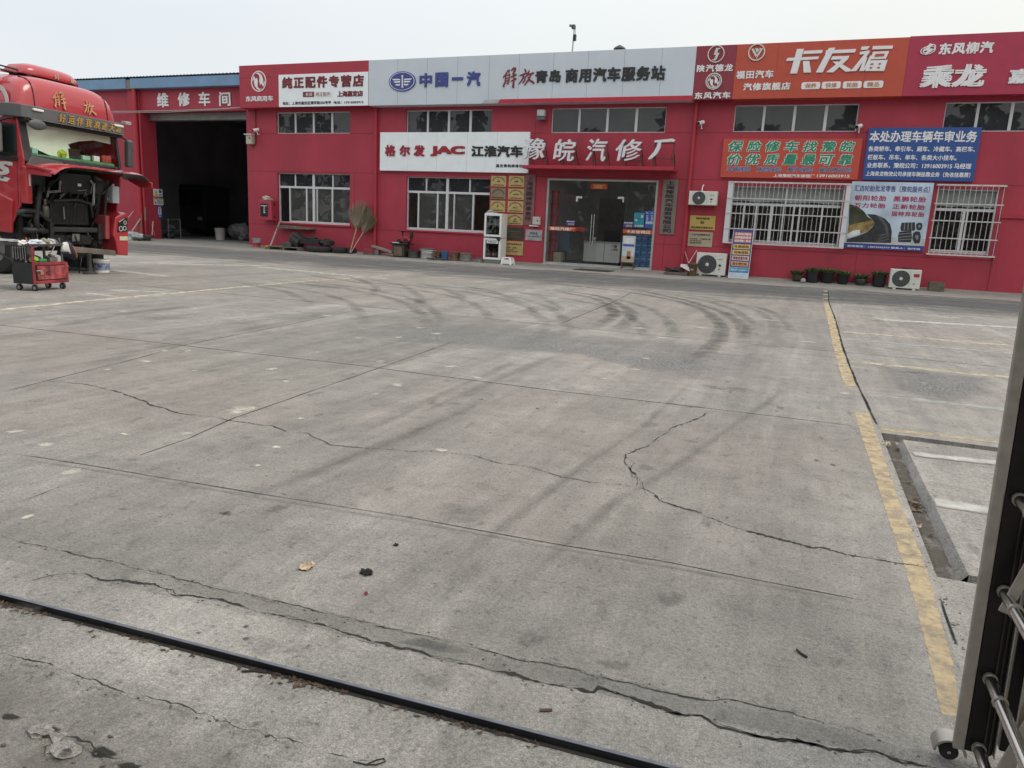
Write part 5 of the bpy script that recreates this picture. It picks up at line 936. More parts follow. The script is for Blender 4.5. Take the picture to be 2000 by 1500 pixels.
# -- plaques
BRS = mat('brass_plate', (.52, .40, .17), .42, .25, var=.12, scale=7, dirt=.25, dcol=(.25, .19, .1)); BRSD = mat('tarnished_plate', (.27, .21, .14), .6, .2, var=.2, dirt=.5, dcol=(.12, .1, .08)); BRSB = mat('blackened_plate', (.06, .05, .042), .6, .2, var=.4, dirt=.5, dcol=(.12, .1, .07)); I_ETCH = mat('etched_ink', (.05, .035, .02), .6)
def plaque(label, px, m, rows, arc=True, name='award_plaque', group=None, cat='plaque', ink=None, t_=.025, Y=-.03):
    a, b = P(px[0], px[1], Y), P(px[2], px[3], Y); t = thing(name, label, cat, ((a.x + b.x) / 2, -.002, b.z), group)
    k = MB(); k.box(a.x, b.x, Y, -.003, b.z, a.z); k.build('plate', m, t, bevel=.006)
    k = MB(); w_, h_ = b.x - a.x, a.z - b.z; cx_ = (a.x + b.x) / 2; ink = ink or I_ETCH
    if arc:
        s = '上海市汽车维修行业诚信企业'; n = len(s); R_ = w_ * .42
        for i, ch in enumerate(s):
            th = math.radians(158 - 136 * i / (n - 1)); ex = Vector((math.sin(th), 0, -math.cos(th))); ez = Vector((math.cos(th), 0, math.sin(th)))
            if ex.x < 0: ex = -ex
            o = Vector((cx_ + R_ * math.cos(th), Y, b.z + h_ * .30 + R_ * .95 * math.sin(th) * h_ / w_ * 1.45)); sz_ = w_ * .075; k.text(ch, o - ex * sz_ / 2 - ez * sz_ / 2, ex * sz_, ez * sz_, (0, -1, 0), .003, .03)
    for s, fx_, fz_, fw, fh in rows: k.text(s, (a.x + w_ * fx_, Y, b.z + h_ * fz_), (w_ * fw, 0, 0), (0, 0, h_ * fh), (0, -1, 0), .003, .03)
    k.build('lettering', ink, t); return t
GP = 'award plaques beside the entrance'; foot = ('上海市汽车维修行业协会', .1, .08, .8, .12)
plaque('bright brass plaque, top of the left plaque column right of the window', (959.6, 343.2, 988, 364.7), BRS, [('维修', .40, .42, .2, .16), foot], group=GP)
plaque('tarnished brown plaque in the middle of the left plaque column', (959, 367, 987, 389.7), BRSD, [foot], group=GP)
plaque('brass plaque at the foot of the left column, just above the drinks cooler', (958, 391.5, 986, 414.3), BRS, [('优', .44, .42, .12, .2), foot], group=GP)
plaque('brass plaque with a tiny red seal at the top of the right plaque column', (994.3, 343.3, 1023.3, 365.7), BRS, [('品牌', .36, .42, .26, .16), foot], group=GP)
plaque('brass plaque with dark side ribbons, second in the right plaque column', (993, 368.4, 1022.7, 390.4), BRS, [('先进单位', .3, .42, .4, .13), foot], group=GP)
plaque('brass plaque with a scorched upper right corner, third in the right column', (992, 392.7, 1021.3, 415.5), BRS, [('诚信企业', .34, .36, .32, .12), foot], group=GP)
plaque('brass plaque fourth in the right column, directly above the blackened plaque', (991, 418, 1020.7, 440.2), BRS, [('合', .44, .44, .14, .2), ('服务', .36, .3, .3, .1), foot], group=GP)
plaque('blackened plaque below the brass plaques of the right column', (985, 442.7, 1022, 469.4), BRSB, [('汽车维修企业', .2, .62, .6, .12), ('上海', .4, .4, .2, .14), ('监督电话', .2, .2, .6, .1)], arc=False, group=GP, ink=mat('dim_gold_ink', (.14, .11, .06), .6))
plaque('dull gold company plaque with text rows, lowest on the wall beside the stool', (985, 470.2, 1020.7, 499.4), BRS, [('三类汽车维修企业', .06, .72, .86, .14), ('企业名称：上海豫皖', .08, .48, .6, .1), ('许可证号：', .08, .34, .45, .1), ('经营范围：汽车维修', .08, .20, .65, .1)], arc=False, group=GP)
plaque('silver grey plaque with a blue badge below the small grey electric box', (1026.7, 448, 1058, 470.8), mat('silver_plate', (.42, .40, .40), .4, .4, var=.3, scale=9), [('路路通', .28, .56, .44, .22), ('放心汽修单位', .18, .32, .64, .14)], arc=False, ink=mat('blue_badge_ink', (.04, .12, .25), .5))
plaque('bright gold service station plaque below the wall mounted air conditioner', (1348.5, 420.3, 1395.5, 450), mat('gold_plate', (.56, .40, .12), .42, .25, var=.1, dirt=.1), [('特约维修', .22, .72, .56, .16), ('服务', .42, .42, .16, .2), ('特约维修保障服务站', .06, .08, .88, .16)], arc=False)
plaque('pale beige company plaque directly above the large floor air conditioner', (1345, 452, 1390, 483), mat('beige_plate', (.42, .36, .26), .5, .1, var=.1), [('二类汽车维修企业', .10, .74, .8, .14), ('企业名称：上海豫皖汽修', .08, .48, .84, .1), ('许可证号：', .08, .34, .5, .1), ('经营范围：', .08, .20, .5, .1)], arc=False)
def vplaque(label, px, m, s):
    Y = -.04; a, b = P(px[0], px[1], Y), P(px[2], px[3], Y); t = thing('name_plaque', label, 'plaque', ((a.x + b.x) / 2, -.002, b.z)); k = MB(); k.box(a.x, b.x, Y, -.003, b.z, a.z); k.build('board', m, t, bevel=.006)
    k = MB(); w_, h_ = b.x - a.x, a.z - b.z; k.text(s, (a.x + w_ * .22, Y, b.z + h_ * (.03 if len(s) > 10 else .09)), (w_ * .56, 0, 0), (0, 0, h_ * (.94 if len(s) > 10 else .88)), (0, -1, 0), .006, .03, vertical=True); k.build('lettering', I_BLK, t)
vplaque('tall narrow brown law office board left of the entrance', (1025, 340.5, 1041.5, 441), mat('brown_board', (.23, .10, .10), .6, var=.15), '上海博圆律师事务所')
vplaque('tall narrow grey company board right of the entrance', (1296, 350, 1316, 458.5), mat('grey_board', (.20, .165, .15), .6, var=.1), '上海豫皖汽车服务有限公司')
# -- safety notices on the hall jamb (face of the left reveal looks along +X)
def jamb(label, px, m, prints):
    a, b = _jx(px[0], px[1]), _jx(px[2], px[3]); t = thing('safety_notice', label, 'notice', (hx0, (a.y + b.y) / 2, b.z)); k = MB(); k.box(hx0 + .002, hx0 + .012, a.y, b.y, b.z, a.z); k.build('board', m, t)
    for i, (f0, f1, g0_, g1_, mt, kind) in enumerate(prints):
        y0, y1 = a.y + (b.y - a.y) * f0, a.y + (b.y - a.y) * f1; z0, z1 = b.z + (a.z - b.z) * g0_, b.z + (a.z - b.z) * g1_; k = MB(); xx = hx0 + .013
        if kind == 'tri': k.prism([(xx, y0, z0), (xx, y1, z0), (xx, (y0 + y1) / 2, z1)], (.002, 0, 0))
        elif kind == 'disc': k.prism([(xx, (y0 + y1) / 2 + (y1 - y0) / 2 * math.cos(q * .5236), (z0 + z1) / 2 + (z1 - z0) / 2 * math.sin(q * .5236)) for q in range(12)], (.002, 0, 0))
        elif kind == 'bar': k.box(xx, xx + .002, y0, y1, z0, z1)
        else: k.text(kind, (xx, y0, z0), (0, y1 - y0, 0), (0, 0, z1 - z0), (1, 0, 0), .003, .03)
        k.build('symbol' if kind in ('tri', 'disc') else 'print', mt, t)
def _jx(x, y):
    d = ray(x, y); t_ = (hx0 - CAM.x) / d.x; return CAM + d * t_
I_YEL = mat('yellow_print', (.60, .50, .05), .5); I_BL2 = mat('safety_blue', (.04, .08, .33), .5)
jamb('white safety board with yellow triangle and blue disc on the hall jamb', (299, 368.5, 317, 384.5), WHT, [(.12, .48, .42, .95, I_YEL, 'tri'), (.58, .92, .42, .95, I_BL2, 'disc'), (.14, .46, .08, .34, I_YEL, 'bar'), (.56, .94, .08, .34, I_BL2, 'bar'), (.2, .4, .13, .28, I_BLK, '当心'), (.6, .9, .13, .28, WHT, '必须')])
jamb('white rules board with dark lines on the hall jamb below the safety board', (299.5, 386, 319, 401), mat('grey_white_board', (.60, .61, .64), .5), [(.06, .94, .84, .93, I_DRED, 'bar'), (.34, .94, .56, .62, I_BLK, 'bar'), (.34, .94, .28, .34, I_BLK, 'bar'), (.1, .26, .2, .5, I_BLK, 'tri'), (.4, .9, .38, .52, I_GRY, '维修安全规程')])
jamb('narrow blue warning strip on the hall jamb below the rules board', (306.5, 402.5, 316.5, 427), I_BL2, [(.2, .42, .3, .82, WHT, 'bar'), (.62, .84, .3, .82, WHT, 'bar'), (.25, .75, .12, .24, I_GRY, 'bar'), (.2, .8, .86, .96, WHT, '注意')])
# -- leaning banner
A0 = ST(1440, 544); yb_ = A0.y
T0 = P(1421.5, 542.7, yb_); T1 = P(1461, 544.6, yb_); tilt = .28
ztop = P(1450, 446, yb_ + tilt * .9).z; zb0 = (T0.z + T1.z) / 2; xw0, xw1 = T0.x, T1.x
fr = Frame(((xw0 + xw1) / 2, yb_, zb0), 0)
t = thing('banner_stand', 'upright blue banner board with yellow text bars leaning by the floor air conditioner', 'banner', ((xw0 + xw1) / 2, yb_, zb0))
hh = ztop - zb0; uz = Vector((0, tilt, hh)); un = Vector((0, -hh, tilt)).normalized(); ux = Vector((xw1 - xw0, 0, 0))
def bq(f0, f1, g0_, g1_, o=.0, th=.012): O = Vector((xw0, yb_, zb0)) + un * o; return [O + ux * f0 + uz * g0_, O + ux * f1 + uz * g0_, O + ux * f1 + uz * g1_, O + ux * f0 + uz * g1_]
k = MB(); k.prism(bq(0, 1, 0, 1), -un * .03); k.build('board', WHT, t)
def bprint(name, m, f0, f1, g0_, g1_, o=.0012): k = MB(); k.prism(bq(f0, f1, g0_, g1_, o), -un * .001); k.build(name, m, t)
bprint('print', mat('banner_navy', (.05, .055, .24), .5), .02, .98, .22, .985); bprint('print', mat('banner_sky', (.06, .28, .52), .5, var=.4, scale=6), .02, .98, .11, .215); bprint('print', mat('banner_pale', (.5, .6, .68), .5), .02, .98, .01, .105)
YLW = mat('banner_yellow', (.66, .52, .12), .5); PNK = mat('banner_pink', (.66, .50, .48), .5); ORP = mat('banner_apricot', (.66, .40, .16), .5)
def btext(s, f0, f1, g0_, g1_, m, o=.003): k = MB(); O = Vector((xw0, yb_, zb0)) + un * o + ux * f0 + uz * g0_; k.text(s, O, ux * (f1 - f0), uz * (g1_ - g0_), un, .002, .03); k.build('lettering', m, t)
for i, (s, m) in enumerate([('雇主责任险', ORP), ('驾驶员意外险', PNK), ('货物保险', YLW), ('车辆保险', YLW)]):
    g = .245 + .115 * i; bprint('print', m, .08, .92, g, g + .09, .0025); btext(s, .14, .86, g + .015, g + .075, I_DRED, .0045)
bprint('print', mat('banner_red', (.50, .10, .10), .5), .08, .92, .715, .925, .0025)
for i, s in enumerate(('保险理赔一条龙', '选择豫皖修理', '买保险找豫皖')): btext(s, .1, .9, .725 + .068 * i, .775 + .068 * i, WHT, .0045)
btext('豫皖公司 13916003915', .1, .9, .15, .185, WHT)
# -- small poster stand before the right glass panel
A0 = ST(1227, 526); yb_ = min(A0.y, -.25); zb_ = apron_z(yb_); a, b = P(1217, 460, yb_), P(1237, 524, yb_)
t = thing('poster_stand', 'small folding poster stand outside the right glass panel of the entrance', 'poster stand', ((a.x + b.x) / 2, yb_, zb_))
k = MB(); k.box(a.x, b.x, yb_, yb_ + .02, P(1227, 512, yb_).z, a.z); k.build('poster', mat('poster_blue_white', (.55, .60, .64), .5, var=.15), t)
for q0, q1, q2, q3, m in ((.1, .9, .72, .92, mat('poster_disc', (.72, .74, .72), .5)), (.05, .95, .60, .68, BLU), (.08, .92, .04, .22, mat('poster_tan', (.50, .38, .24), .5)), (.4, .7, .12, .42, mat('poster_brown', (.40, .20, .12), .5))):
    z0 = P(1227, 512, yb_).z; k = MB(); k.box(a.x + (b.x - a.x) * q0, a.x + (b.x - a.x) * q1, yb_ - .004, yb_ - .001, z0 + (a.z - z0) * q2, z0 + (a.z - z0) * q3); k.build('print', m, t)
WOODD = mat('brown_wood', (.16, .08, .045), .6, var=.3)
k = MB()
for xx in (a.x + .02, b.x - .02): k.tube([(xx, yb_ + .005, zb_), (xx, yb_ + .025, a.z)], .016, 6); k.tube([(xx, yb_ + .22, zb_), (xx, yb_ + .03, a.z - .1)], .016, 6)
k.box(a.x, b.x, yb_ - .02, yb_ - .002, P(1227, 514, yb_).z, P(1227, 511.5, yb_).z); k.build('wooden_frame', WOODD, t)
# door mat
q = [ST(1120, 518), ST(1197, 521), ST(1185, 533), ST(1100, 529)]
k = MB(); yA, yB2 = -.62, -1.55; xa, xb = P(1135, 520, -.6).x, P(1202, 522, -.6).x; bm_z = .022
k.box(xa, xb, yB2, yA, .019, .034); tag(k.build('door_mat', mat('dark_door_mat', (.035, .032, .03), .95, var=.3, scale=30), base=((xa + xb) / 2, -1.1, .019), bevel=.004), 'dark rubber door mat lying in front of the glass entrance', 'door mat')
# ================================================================== OBJECTS ALONG THE WALL
ACW = mat('ac_white', (.66, .66, .62), .45, var=.05, dirt=.12, dcol=(.35, .32, .27)); ACD = mat('ac_dark_grille', (.035, .037, .04), .6, var=.2); ACG = mat('ac_grille_wire', (.16, .165, .17), .5)
BLKP = MATS['black_plastic']; RUB = mat('black_rubber', (.022, .022, .023), .75, var=.25, bump=.2); STL = MATS['steel_handle']
def aircon(label, x0, x1, y0, y1, z0, z1, fan, red=False, wall=False, group='outdoor air conditioner units on the front wall'):
    """box unit with a round fan grille on the left of its face"""
    t = thing('air_conditioner', label, 'air conditioner', ((x0 + x1) / 2, (y0 + y1) / 2, z0)); w_, h_ = x1 - x0, z1 - z0
    k = MB(); k.box(x0, x1, y0, y1, z0 + .04, z1); k.build('casing', ACW, t, bevel=.018)
    cx_, cz_, r = x0 + w_ * fan[0], z0 + .04 + (h_ - .04) * fan[1], h_ * fan[2]
    k = MB(); k.lathe([(r, 0), (r, .006)], (cx_, y0, cz_), (0, -1, 0), 36); k.build('fan_opening', ACD, t)
    k = MB()
    for q in range(1, 9): k.ring((cx_, y0 - .010, cz_), (1, 0, 0), (0, 0, 1), (0, -1, 0), r * q / 8.6 - .004, r * q / 8.6 + .004, 36, .005)
    for q in range(14): a = q * math.tau / 14; k.tube([(cx_ + r * .18 * math.cos(a), y0 - .012, cz_ + r * .18 * math.sin(a)), (cx_ + r * .97 * math.cos(a + .35), y0 - .009, cz_ + r * .97 * math.sin(a + .35))], .003, 4)
    k.build('fan_grille', ACG, t)
    k = MB(); k.lathe([(r * .19, 0), (r * .17, .012)], (cx_, y0 - .012, cz_), (0, -1, 0), 20); k.build('fan_hub', ACW, t)
    k = MB(); k.box(x0 + w_ * .64, x0 + w_ * .645, y0 - .002, y0, z0 + .08, z1 - .04); k.box(x0 + w_ * .80 - .03, x0 + w_ * .80 + .02, y0 - .004, y0, z0 + h_ * .28, z0 + h_ * .34); k.build('panel_line', ACG, t)
    k = MB()
    if red: k.box(x0 + w_ * .76, x0 + w_ * .94, y0 - .004, y0, z0 + h_ * .64, z0 + h_ * .80); k.build('red_badge', mat('ac_badge_red', (.42, .02, .05), .5), t)
    else:
        k.prism([(x0 + w_ * q, y0 - .003, z0 + h_ * p_) for q, p_ in ((.74, .48), (.80, .54), (.86, .50), (.82, .40))], (0, .002, 0)); k.build('sticker', mat('ac_sticker', (.05, .07, .07), .5), t)
        k = MB(); k.box(x0 + w_ * .72, x0 + w_ * .88, y0 - .003, y0 - .001, z0 + h_ * .72, z0 + h_ * .75); k.build('badge', mat('ac_print', (.45, .1, .1) if wall else (.2, .2, .22), .5), t)
    k = MB()
    if wall:
        for xx in (x0 + w_ * .2, x0 + w_ * .8): k.box(xx - .015, xx + .015, y0 + .03, 0, z0, z0 + .038)
        k.build('bracket', STEEL, t); k = MB(); k.tube([(x0 + w_ * .42, y1 - .05, z1), (x0 + w_ * .40, -.06, z1 + .12), (x0 + w_ * .43, -.01, z1 + .22)], .018, 6); k.build('refrigerant_pipe', WHT, t)
    else:
        for xx in (x0 + w_ * .18, x0 + w_ * .82): k.box(xx - .04, xx + .04, y0 - .01, y1 + .01, z0, z0 + .04)
        k.build('foot', ACW, t)
    return t
a, b = P(1346.5, 372.5, -.38), P(1400, 404, -.38); aircon('white air conditioner unit mounted high on the wall by the drainpipe', a.x, b.x - .02, -.38, -.1, b.z, a.z, (.36, .5, .43), wall=True)
s_ = ST(1390, 540.5); yq = max(s_.y, -.75); a, b = P(1361.5, 492.5, yq), P(1415, 540.5, yq); z_ = apron_z(yq + .1); aircon('large white air conditioner unit on the ground beside the banner stand', a.x, b.x, yq, yq + .36, z_, a.z, (.38, .47, .40))
yq = -.62; a, b = P(1741, 524.5, yq), P(1796, 562, yq); z_ = apron_z(yq + .1); t = aircon('low white air conditioner unit with red badge at the right end of the plant pots', a.x, b.x, yq, yq + .32, z_, a.z, (.36, .5, .40), red=True)
k = MB(); k.box(a.x + .1, b.x - .12, yq + .02, yq + .26, a.z + .001, a.z + .02); k.box(a.x + .3, b.x - .3, yq + .05, yq + .22, a.z + .02, a.z + .05); tag(k.build('metal_sheet', mat('rusty_sheet', (.09, .045, .03), .85, var=.4, scale=9), base=((a.x + b.x) / 2, yq + .15, a.z)), 'small rusty sheet lying on top of the red badged air conditioner', 'metal sheet')
# plant pots
LEAFM = mat('pot_leaves', (.075, .125, .03), .7, var=.5, scale=14); LEAFD = mat('pot_leaves_dark', (.05, .10, .035), .7, var=.45, scale=14); SOIL = mat('potting_soil', (.04, .03, .022), .95)
def pot(label, px0, px1, pytop, pybase, kind, leafm, seed):
    s_ = ST((px0 + px1) / 2, pybase); yq = max(min(s_.y, -.25), -.6); a, b = P(px0, pytop, yq), P(px1, pybase, yq); z0 = apron_z(yq); cx_ = (a.x + b.x) / 2; R_ = (b.x - a.x) / 2; H_ = (a.z - z0); rn = random.Random(seed)
    c = (cx_, yq, z0); t = thing('plant_pot', label, 'plant pot', c, 'potted plants in a row on the apron'); hp = H_ * (.74 if kind != 'bowl' else .66)
    if kind == 'bowl': prof = [(R_ * .62, 0), (R_ * .86, hp * .35), (R_ * .92, hp * .7), (R_ * .80, hp * .9), (R_ * 1.0, hp), (R_ * .9, hp)]
    elif kind == 'tall': prof = [(R_ * .80, 0)] + [(R_ * (.80 + .18 * q / 12 + (.03 if q % 2 else 0)), hp * q / 12) for q in range(1, 13)] + [(R_ * 1.04, hp), (R_ * .92, hp)]
    else: prof = [(R_ * .70, 0), (R_ * .92, hp * .9), (R_ * 1.02, hp * .9), (R_ * 1.02, hp), (R_ * .9, hp)]
    k = MB(); k.lathe(prof, c, n=24)
    if kind == 'rib':
        for q in range(20): an = q * math.tau / 20; k.tube([(cx_ + R_ * .71 * math.cos(an), yq + R_ * .71 * math.sin(an), z0 + .02), (cx_ + R_ * .93 * math.cos(an), yq + R_ * .93 * math.sin(an), z0 + hp * .88)], .012, 5)
    pm = {'bowl': mat('green_glazed_pot', (.035, .045, .038), .4, var=.3), 'tall': mat('black_plastic_pot', (.014, .015, .017), .45, var=.2), 'rib': mat('black_plastic_pot', (.014, .015, .017), .45, var=.2), 'pat': mat('black_plastic_pot', (.014, .015, .017), .45)}[kind]
    k.build('pot', pm, t, smooth=40)
    if kind == 'pat':
        k = MB()
        for r_ in range(3):
            for q in range(13):
                an = -math.pi + q * math.pi / 12; rr = R_ * (.76 + .06 * r_) + .004; k.tube([(cx_ + rr * math.cos(an), yq + rr * math.sin(an), z0 + hp * (.2 + .2 * r_)), (cx_ + (rr + .01) * math.cos(an + .1), yq + (rr + .01) * math.sin(an + .1), z0 + hp * (.34 + .2 * r_))], .007, 4)
        k.build('pattern', mat('gold_pot_pattern', (.22, .18, .09), .6), t)
    k = MB(); k.lathe([(R_ * .9, hp - .03), (R_ * .02, hp - .02)], c, n=16); k.build('soil', SOIL, t)
    k = MB(); dens = 170
    for _ in range(dens):
        rr = R_ * 1.1 * math.sqrt(rn.random()); an = rn.uniform(0, math.tau); h0 = hp - .02; hh = (H_ - hp) * rn.uniform(.35, 1.15) * (1 - .35 * rr / R_)
        p0 = Vector((cx_ + rr * math.cos(an), yq + rr * math.sin(an), z0 + h0 + hh * .3)); d = Vector((math.cos(an + rn.uniform(-1, 1)), math.sin(an + rn.uniform(-1, 1)), rn.uniform(.2, 1.0))).normalized() * rn.uniform(.04, .09)
        tip = p0 + d + Vector((0, 0, hh * .6)); sd_ = d.cross(Vector((rn.uniform(-1, 1), rn.uniform(-1, 1), 1))).normalized() * rn.uniform(.015, .03); m_ = p0.lerp(tip, .5)
        k.mi = rn.randint(0, 1); k.face([p0, m_ + sd_, tip, m_ - sd_])
    k.build('foliage', [leafm, LEAFD], t, fix=False); return t
pot('squat dark pot with gold pattern at the left end of the row of potted plants', 1546.5, 1566, 527, 548.5, 'pat', LEAFM, 1)
pot('tall black ringed pot with dense low leaves, second from the left in the row', 1575, 1600, 521, 551, 'tall', LEAFD, 2)
pot('black ribbed pot with fresh yellow green leaves, third from the left', 1604.5, 1628.5, 522.5, 551.5, 'rib', mat('fresh_leaves', (.13, .19, .03), .7, var=.4, scale=14), 3)
pot('black ribbed pot with bright leaves next to the low green glazed pot', 1635.5, 1658, 527, 554.5, 'rib', MATS['fresh_leaves'], 4)
pot('low dark green glazed pot with spreading plant between two black pots', 1670, 1694, 533.5, 554, 'bowl', LEAFM, 5)
pot('tall black ringed pot standing just left of the red badged air conditioner', 1705, 1729.5, 527.5, 559.5, 'tall', LEAFM, 6)
q = ST(1569, 547); yq = -.5; c = P(1569, 545, yq); k = MB(); k.lump((c.x, yq, apron_z(yq) + .075), .075, .075, .075, 2, .02, 3); tag(k.build('ball', mat('grey_ball', (.38, .38, .36), .6, var=.1), smooth=True, base=(c.x, yq, apron_z(yq))), 'small pale grey ball between the first two plant pots', 'ball')
yq = -.55; a, b = P(1816, 550, yq), P(1844, 565.5, yq); z0 = apron_z(yq); t = thing('stone_trough', 'short weathered stone trough right of the air conditioner with red badge', 'trough', ((a.x + b.x) / 2, yq, z0))
k = MB(); W_ = b.x - a.x; k.box(a.x, b.x, yq, yq + .05, z0, a.z); k.box(a.x, b.x, yq + .22, yq + .27, z0, a.z - .01); k.box(a.x, a.x + .05, yq + .05, yq + .22, z0, a.z - .006); k.box(b.x - .05, b.x, yq + .05, yq + .22, z0, a.z - .006); k.build('body', mat('weathered_stone', (.13, .115, .09), .9, var=.35, scale=12, bump=.4), t, bevel=.008)
k = MB(); k.box(a.x + .05, b.x - .05, yq + .05, yq + .22, z0 + .02, a.z - .05); k.build('soil', mat('mossy_soil', (.07, .075, .04), .95, var=.4, scale=20), t)
# by the second drainpipe: brown bucket, broom, mop, rubble
yq = -.62; a, b = P(1344, 513, yq), P(1361, 537.5, yq); z0 = apron_z(yq); c = ((a.x + b.x) / 2, yq, z0); R_ = (b.x - a.x) / 2; H_ = a.z - z0
t = thing('waste_bucket', 'brown lidded bucket between the floor air conditioner and the drainpipe', 'bucket', c); k = MB(); k.lathe([(R_ * .85, 0), (R_, H_ * .86), (R_ * 1.04, H_ * .88), (R_ * 1.0, H_ * .97), (R_ * .6, H_)], c, n=22); k.build('body', mat('brown_bucket', (.10, .065, .03), .5, var=.2), t, smooth=40)
k = MB(); k.box(c[0] - .04, c[0] + .05, yq - R_ * .97, yq - R_ * .93, z0 + H_ * .45, z0 + H_ * .58); k.build('label_patch', mat('bucket_patch', (.45, .3, .2), .6), t)
def stick(k, p0, p1, r=.014, n=6): k.tube([p0, p1], r, n)
def w3(x, y, Y): q = P(x, y, Y); return Vector((q.x, Y, q.z))
t = thing('push_broom', 'white push broom with red and white stick leaning by the brown bucket', 'broom', w3(1339, 523, -.7)); k = MB(); stick(k, w3(1339, 523, -.7), w3(1361, 489, -.08)); k.build('stick', mat('pale_pink_stick', (.60, .42, .40), .5), t)
k = MB(); c = w3(1338, 523.5, -.7); k.prism([c + Vector((-.16, -.03, .05)), c + Vector((.16, -.05, -.10)), c + Vector((.18, -.05, -.02)), c + Vector((.02, 0, .12)), c + Vector((-.14, 0, .12))], (0, .08, 0)); k.build('head', mat('white_brush_head', (.62, .62, .62), .6), t)
t = thing('mop_stick', 'thin white and red stick leaning on the wall left of the push broom', 'stick', w3(1346, 514, -.5)); k = MB(); stick(k, w3(1345, 514, -.5), w3(1337, 489, -.06), .009); k.build('stick', MATS['pale_pink_stick'], t)
k = MB(); rn = random.Random(4); c = w3(1320, 526, -.6); z0 = apron_z(-.6)
k.box(c.x - .35, c.x + .4, -.78, -.5, z0, z0 + .10); tag(k.build('stone_slab', MATS['weathered_stone'], bevel=.02, base=(c.x, -.6, z0)), 'grey stone slab on the ground below the second drainpipe', 'slab')
k = MB(); k.lump((c.x + .02, -.55, z0 + .17), .26, .12, .075, 4, .35); k.lump((c.x - .22, -.6, z0 + .15), .16, .1, .06, 5, .3); k.tube([(c.x - .35, -.68, z0 + .24), (c.x + .1, -.6, z0 + .14)], .03, 6); tag(k.build('dark_rags', mat('dark_rags', (.05, .045, .045), .9, var=.5, scale=9), base=(c.x, -.55, z0 + .1)), 'heap of dark rags and a tool head on the grey stone slab', 'rags')
# ---- drinks cooler
yq = -.62; a, b = P(946.5, 416, yq), P(976.5, 506.5, yq); z0 = apron_z(yq + .2); t = thing('drinks_cooler', 'white two door glass drinks cooler standing under the brass plaques', 'cooler', ((a.x + b.x) / 2, yq + .25, z0)); x0, x1, z1 = a.x, b.x, a.z
k = MB(); zb_ = z0 + .10; k.box(x0, x0 + .03, yq + .04, yq + .55, zb_, z1); k.box(x1 - .03, x1, yq + .04, yq + .55, zb_, z1); k.box(x0 + .03, x1 - .03, yq + .5, yq + .55, zb_, z1); k.box(x0 + .03, x1 - .03, yq + .05, yq + .5, z1 - .04, z1); k.box(x0 + .03, x1 - .03, yq + .05, yq + .5, zb_, zb_ + .04); k.build('cabinet', WHT, t, bevel=.01)
k = MB(); k.box(x0 + .04, x1 - .04, yq + .06, yq + .5, z0, zb_); k.build('base', mat('grey_steel_base', (.30, .30, .30), .5, .3), t)
zm = P(960, 463, yq).z
for d0, d1 in ((zb_ + .01, zm - .03), (zm + .01, z1 - .01)):
    k = MB(); tw = .075; k.box(x0, x0 + tw, yq, yq + .04, d0, d1); k.box(x1 - tw, x1, yq, yq + .04, d0, d1); k.box(x0 + tw, x1 - tw, yq, yq + .04, d0, d0 + tw); k.box(x0 + tw, x1 - tw, yq, yq + .04, d1 - tw, d1); d = k.build('door', WHT, t, bevel=.008)
    k = MB(); k.box(x0 + tw, x1 - tw, yq + .015, yq + .025, d0 + tw, d1 - tw); k.build('pane', glass('cooler_glass', (.75, .78, .78), .8), d)
k = MB(); xm_ = (x0 + x1) / 2
for zz_ in (zb_ + .05, zb_ + .55, zm + .06, zm + .42): k.box(x0 + .04, x1 - .04, yq + .08, yq + .48, zz_, zz_ + .012)
k.build('shelf', ALUG, t)
k = MB(); k.box(x0 + .03, x1 - .03, yq + .44, yq + .495, zb_ + .05, z1 - .05); k.build('inner_wall', mat('cooler_inner', (.10, .10, .11), .7, var=.2), t)
BOT = mat('red_bottle', (.22, .015, .02), .3, var=.3, spec=.7); k = 0
for i in range(6):
    cx_ = x0 + .12 + (i % 3) * (x1 - x0 - .24) / 2; cy_ = yq + .18 + (i // 3) * .14; c = (cx_, cy_, zb_ + .063); tt = thing('drink_bottle', f"red drink bottle in the {'front' if i < 3 else 'back'} row, {['left', 'middle', 'right'][i % 3]}, on the lower cooler shelf", 'bottle', c, 'red bottles in the drinks cooler')
    k = MB(); k.lathe([(.045, 0), (.05, .02), (.05, .20), (.035, .27), (.018, .32), (.018, .36)], c, n=14); k.build('body', BOT, tt, smooth=40); k = MB(); k.lathe([(.0515, .08), (.0515, .16)], c, n=14, cap=False); k.build('label_band', mat('bottle_label', (.5, .35, .33), .5, var=.4, scale=30), tt, smooth=True)
for i in range(5):
    c = (x0 + .13 + (i % 3) * (x1 - x0 - .26) / 2 + .03 * (i // 3), yq + .2 + (i // 3) * .13, zm + .433); k = MB(); k.lathe([(.06, 0), (.065, .02), (.055, .16), (.06, .26), (.03, .28)], c, n=14)
    tag(k.build('plastic_cup', mat('clear_cup', (.42, .44, .43), .3, var=.2), base=c, smooth=40), f"pale plastic cup stack in the {'front' if i < 3 else 'back'} row, {['left', 'middle', 'right'][i % 3]}, on the upper cooler shelf", 'cup', 'pale cups in the drinks cooler')
k = MB(); q0 = P(949, 469, yq - .01); q1 = P(973, 476, yq - .01); k.box(x0 + .12, x1 - .1, yq - .004, yq - .001, q1.z, q0.z); pl_ = k.build('price_card', WHT, t); k = MB(); k.text('冰镇饮料', (x0 + .15, yq - .005, q1.z + .02), (x1 - x0 - .3, 0, 0), (0, 0, q0.z - q1.z - .04), (0, -1, 0), .002, .02); k.build('lettering', I_BLK, t)
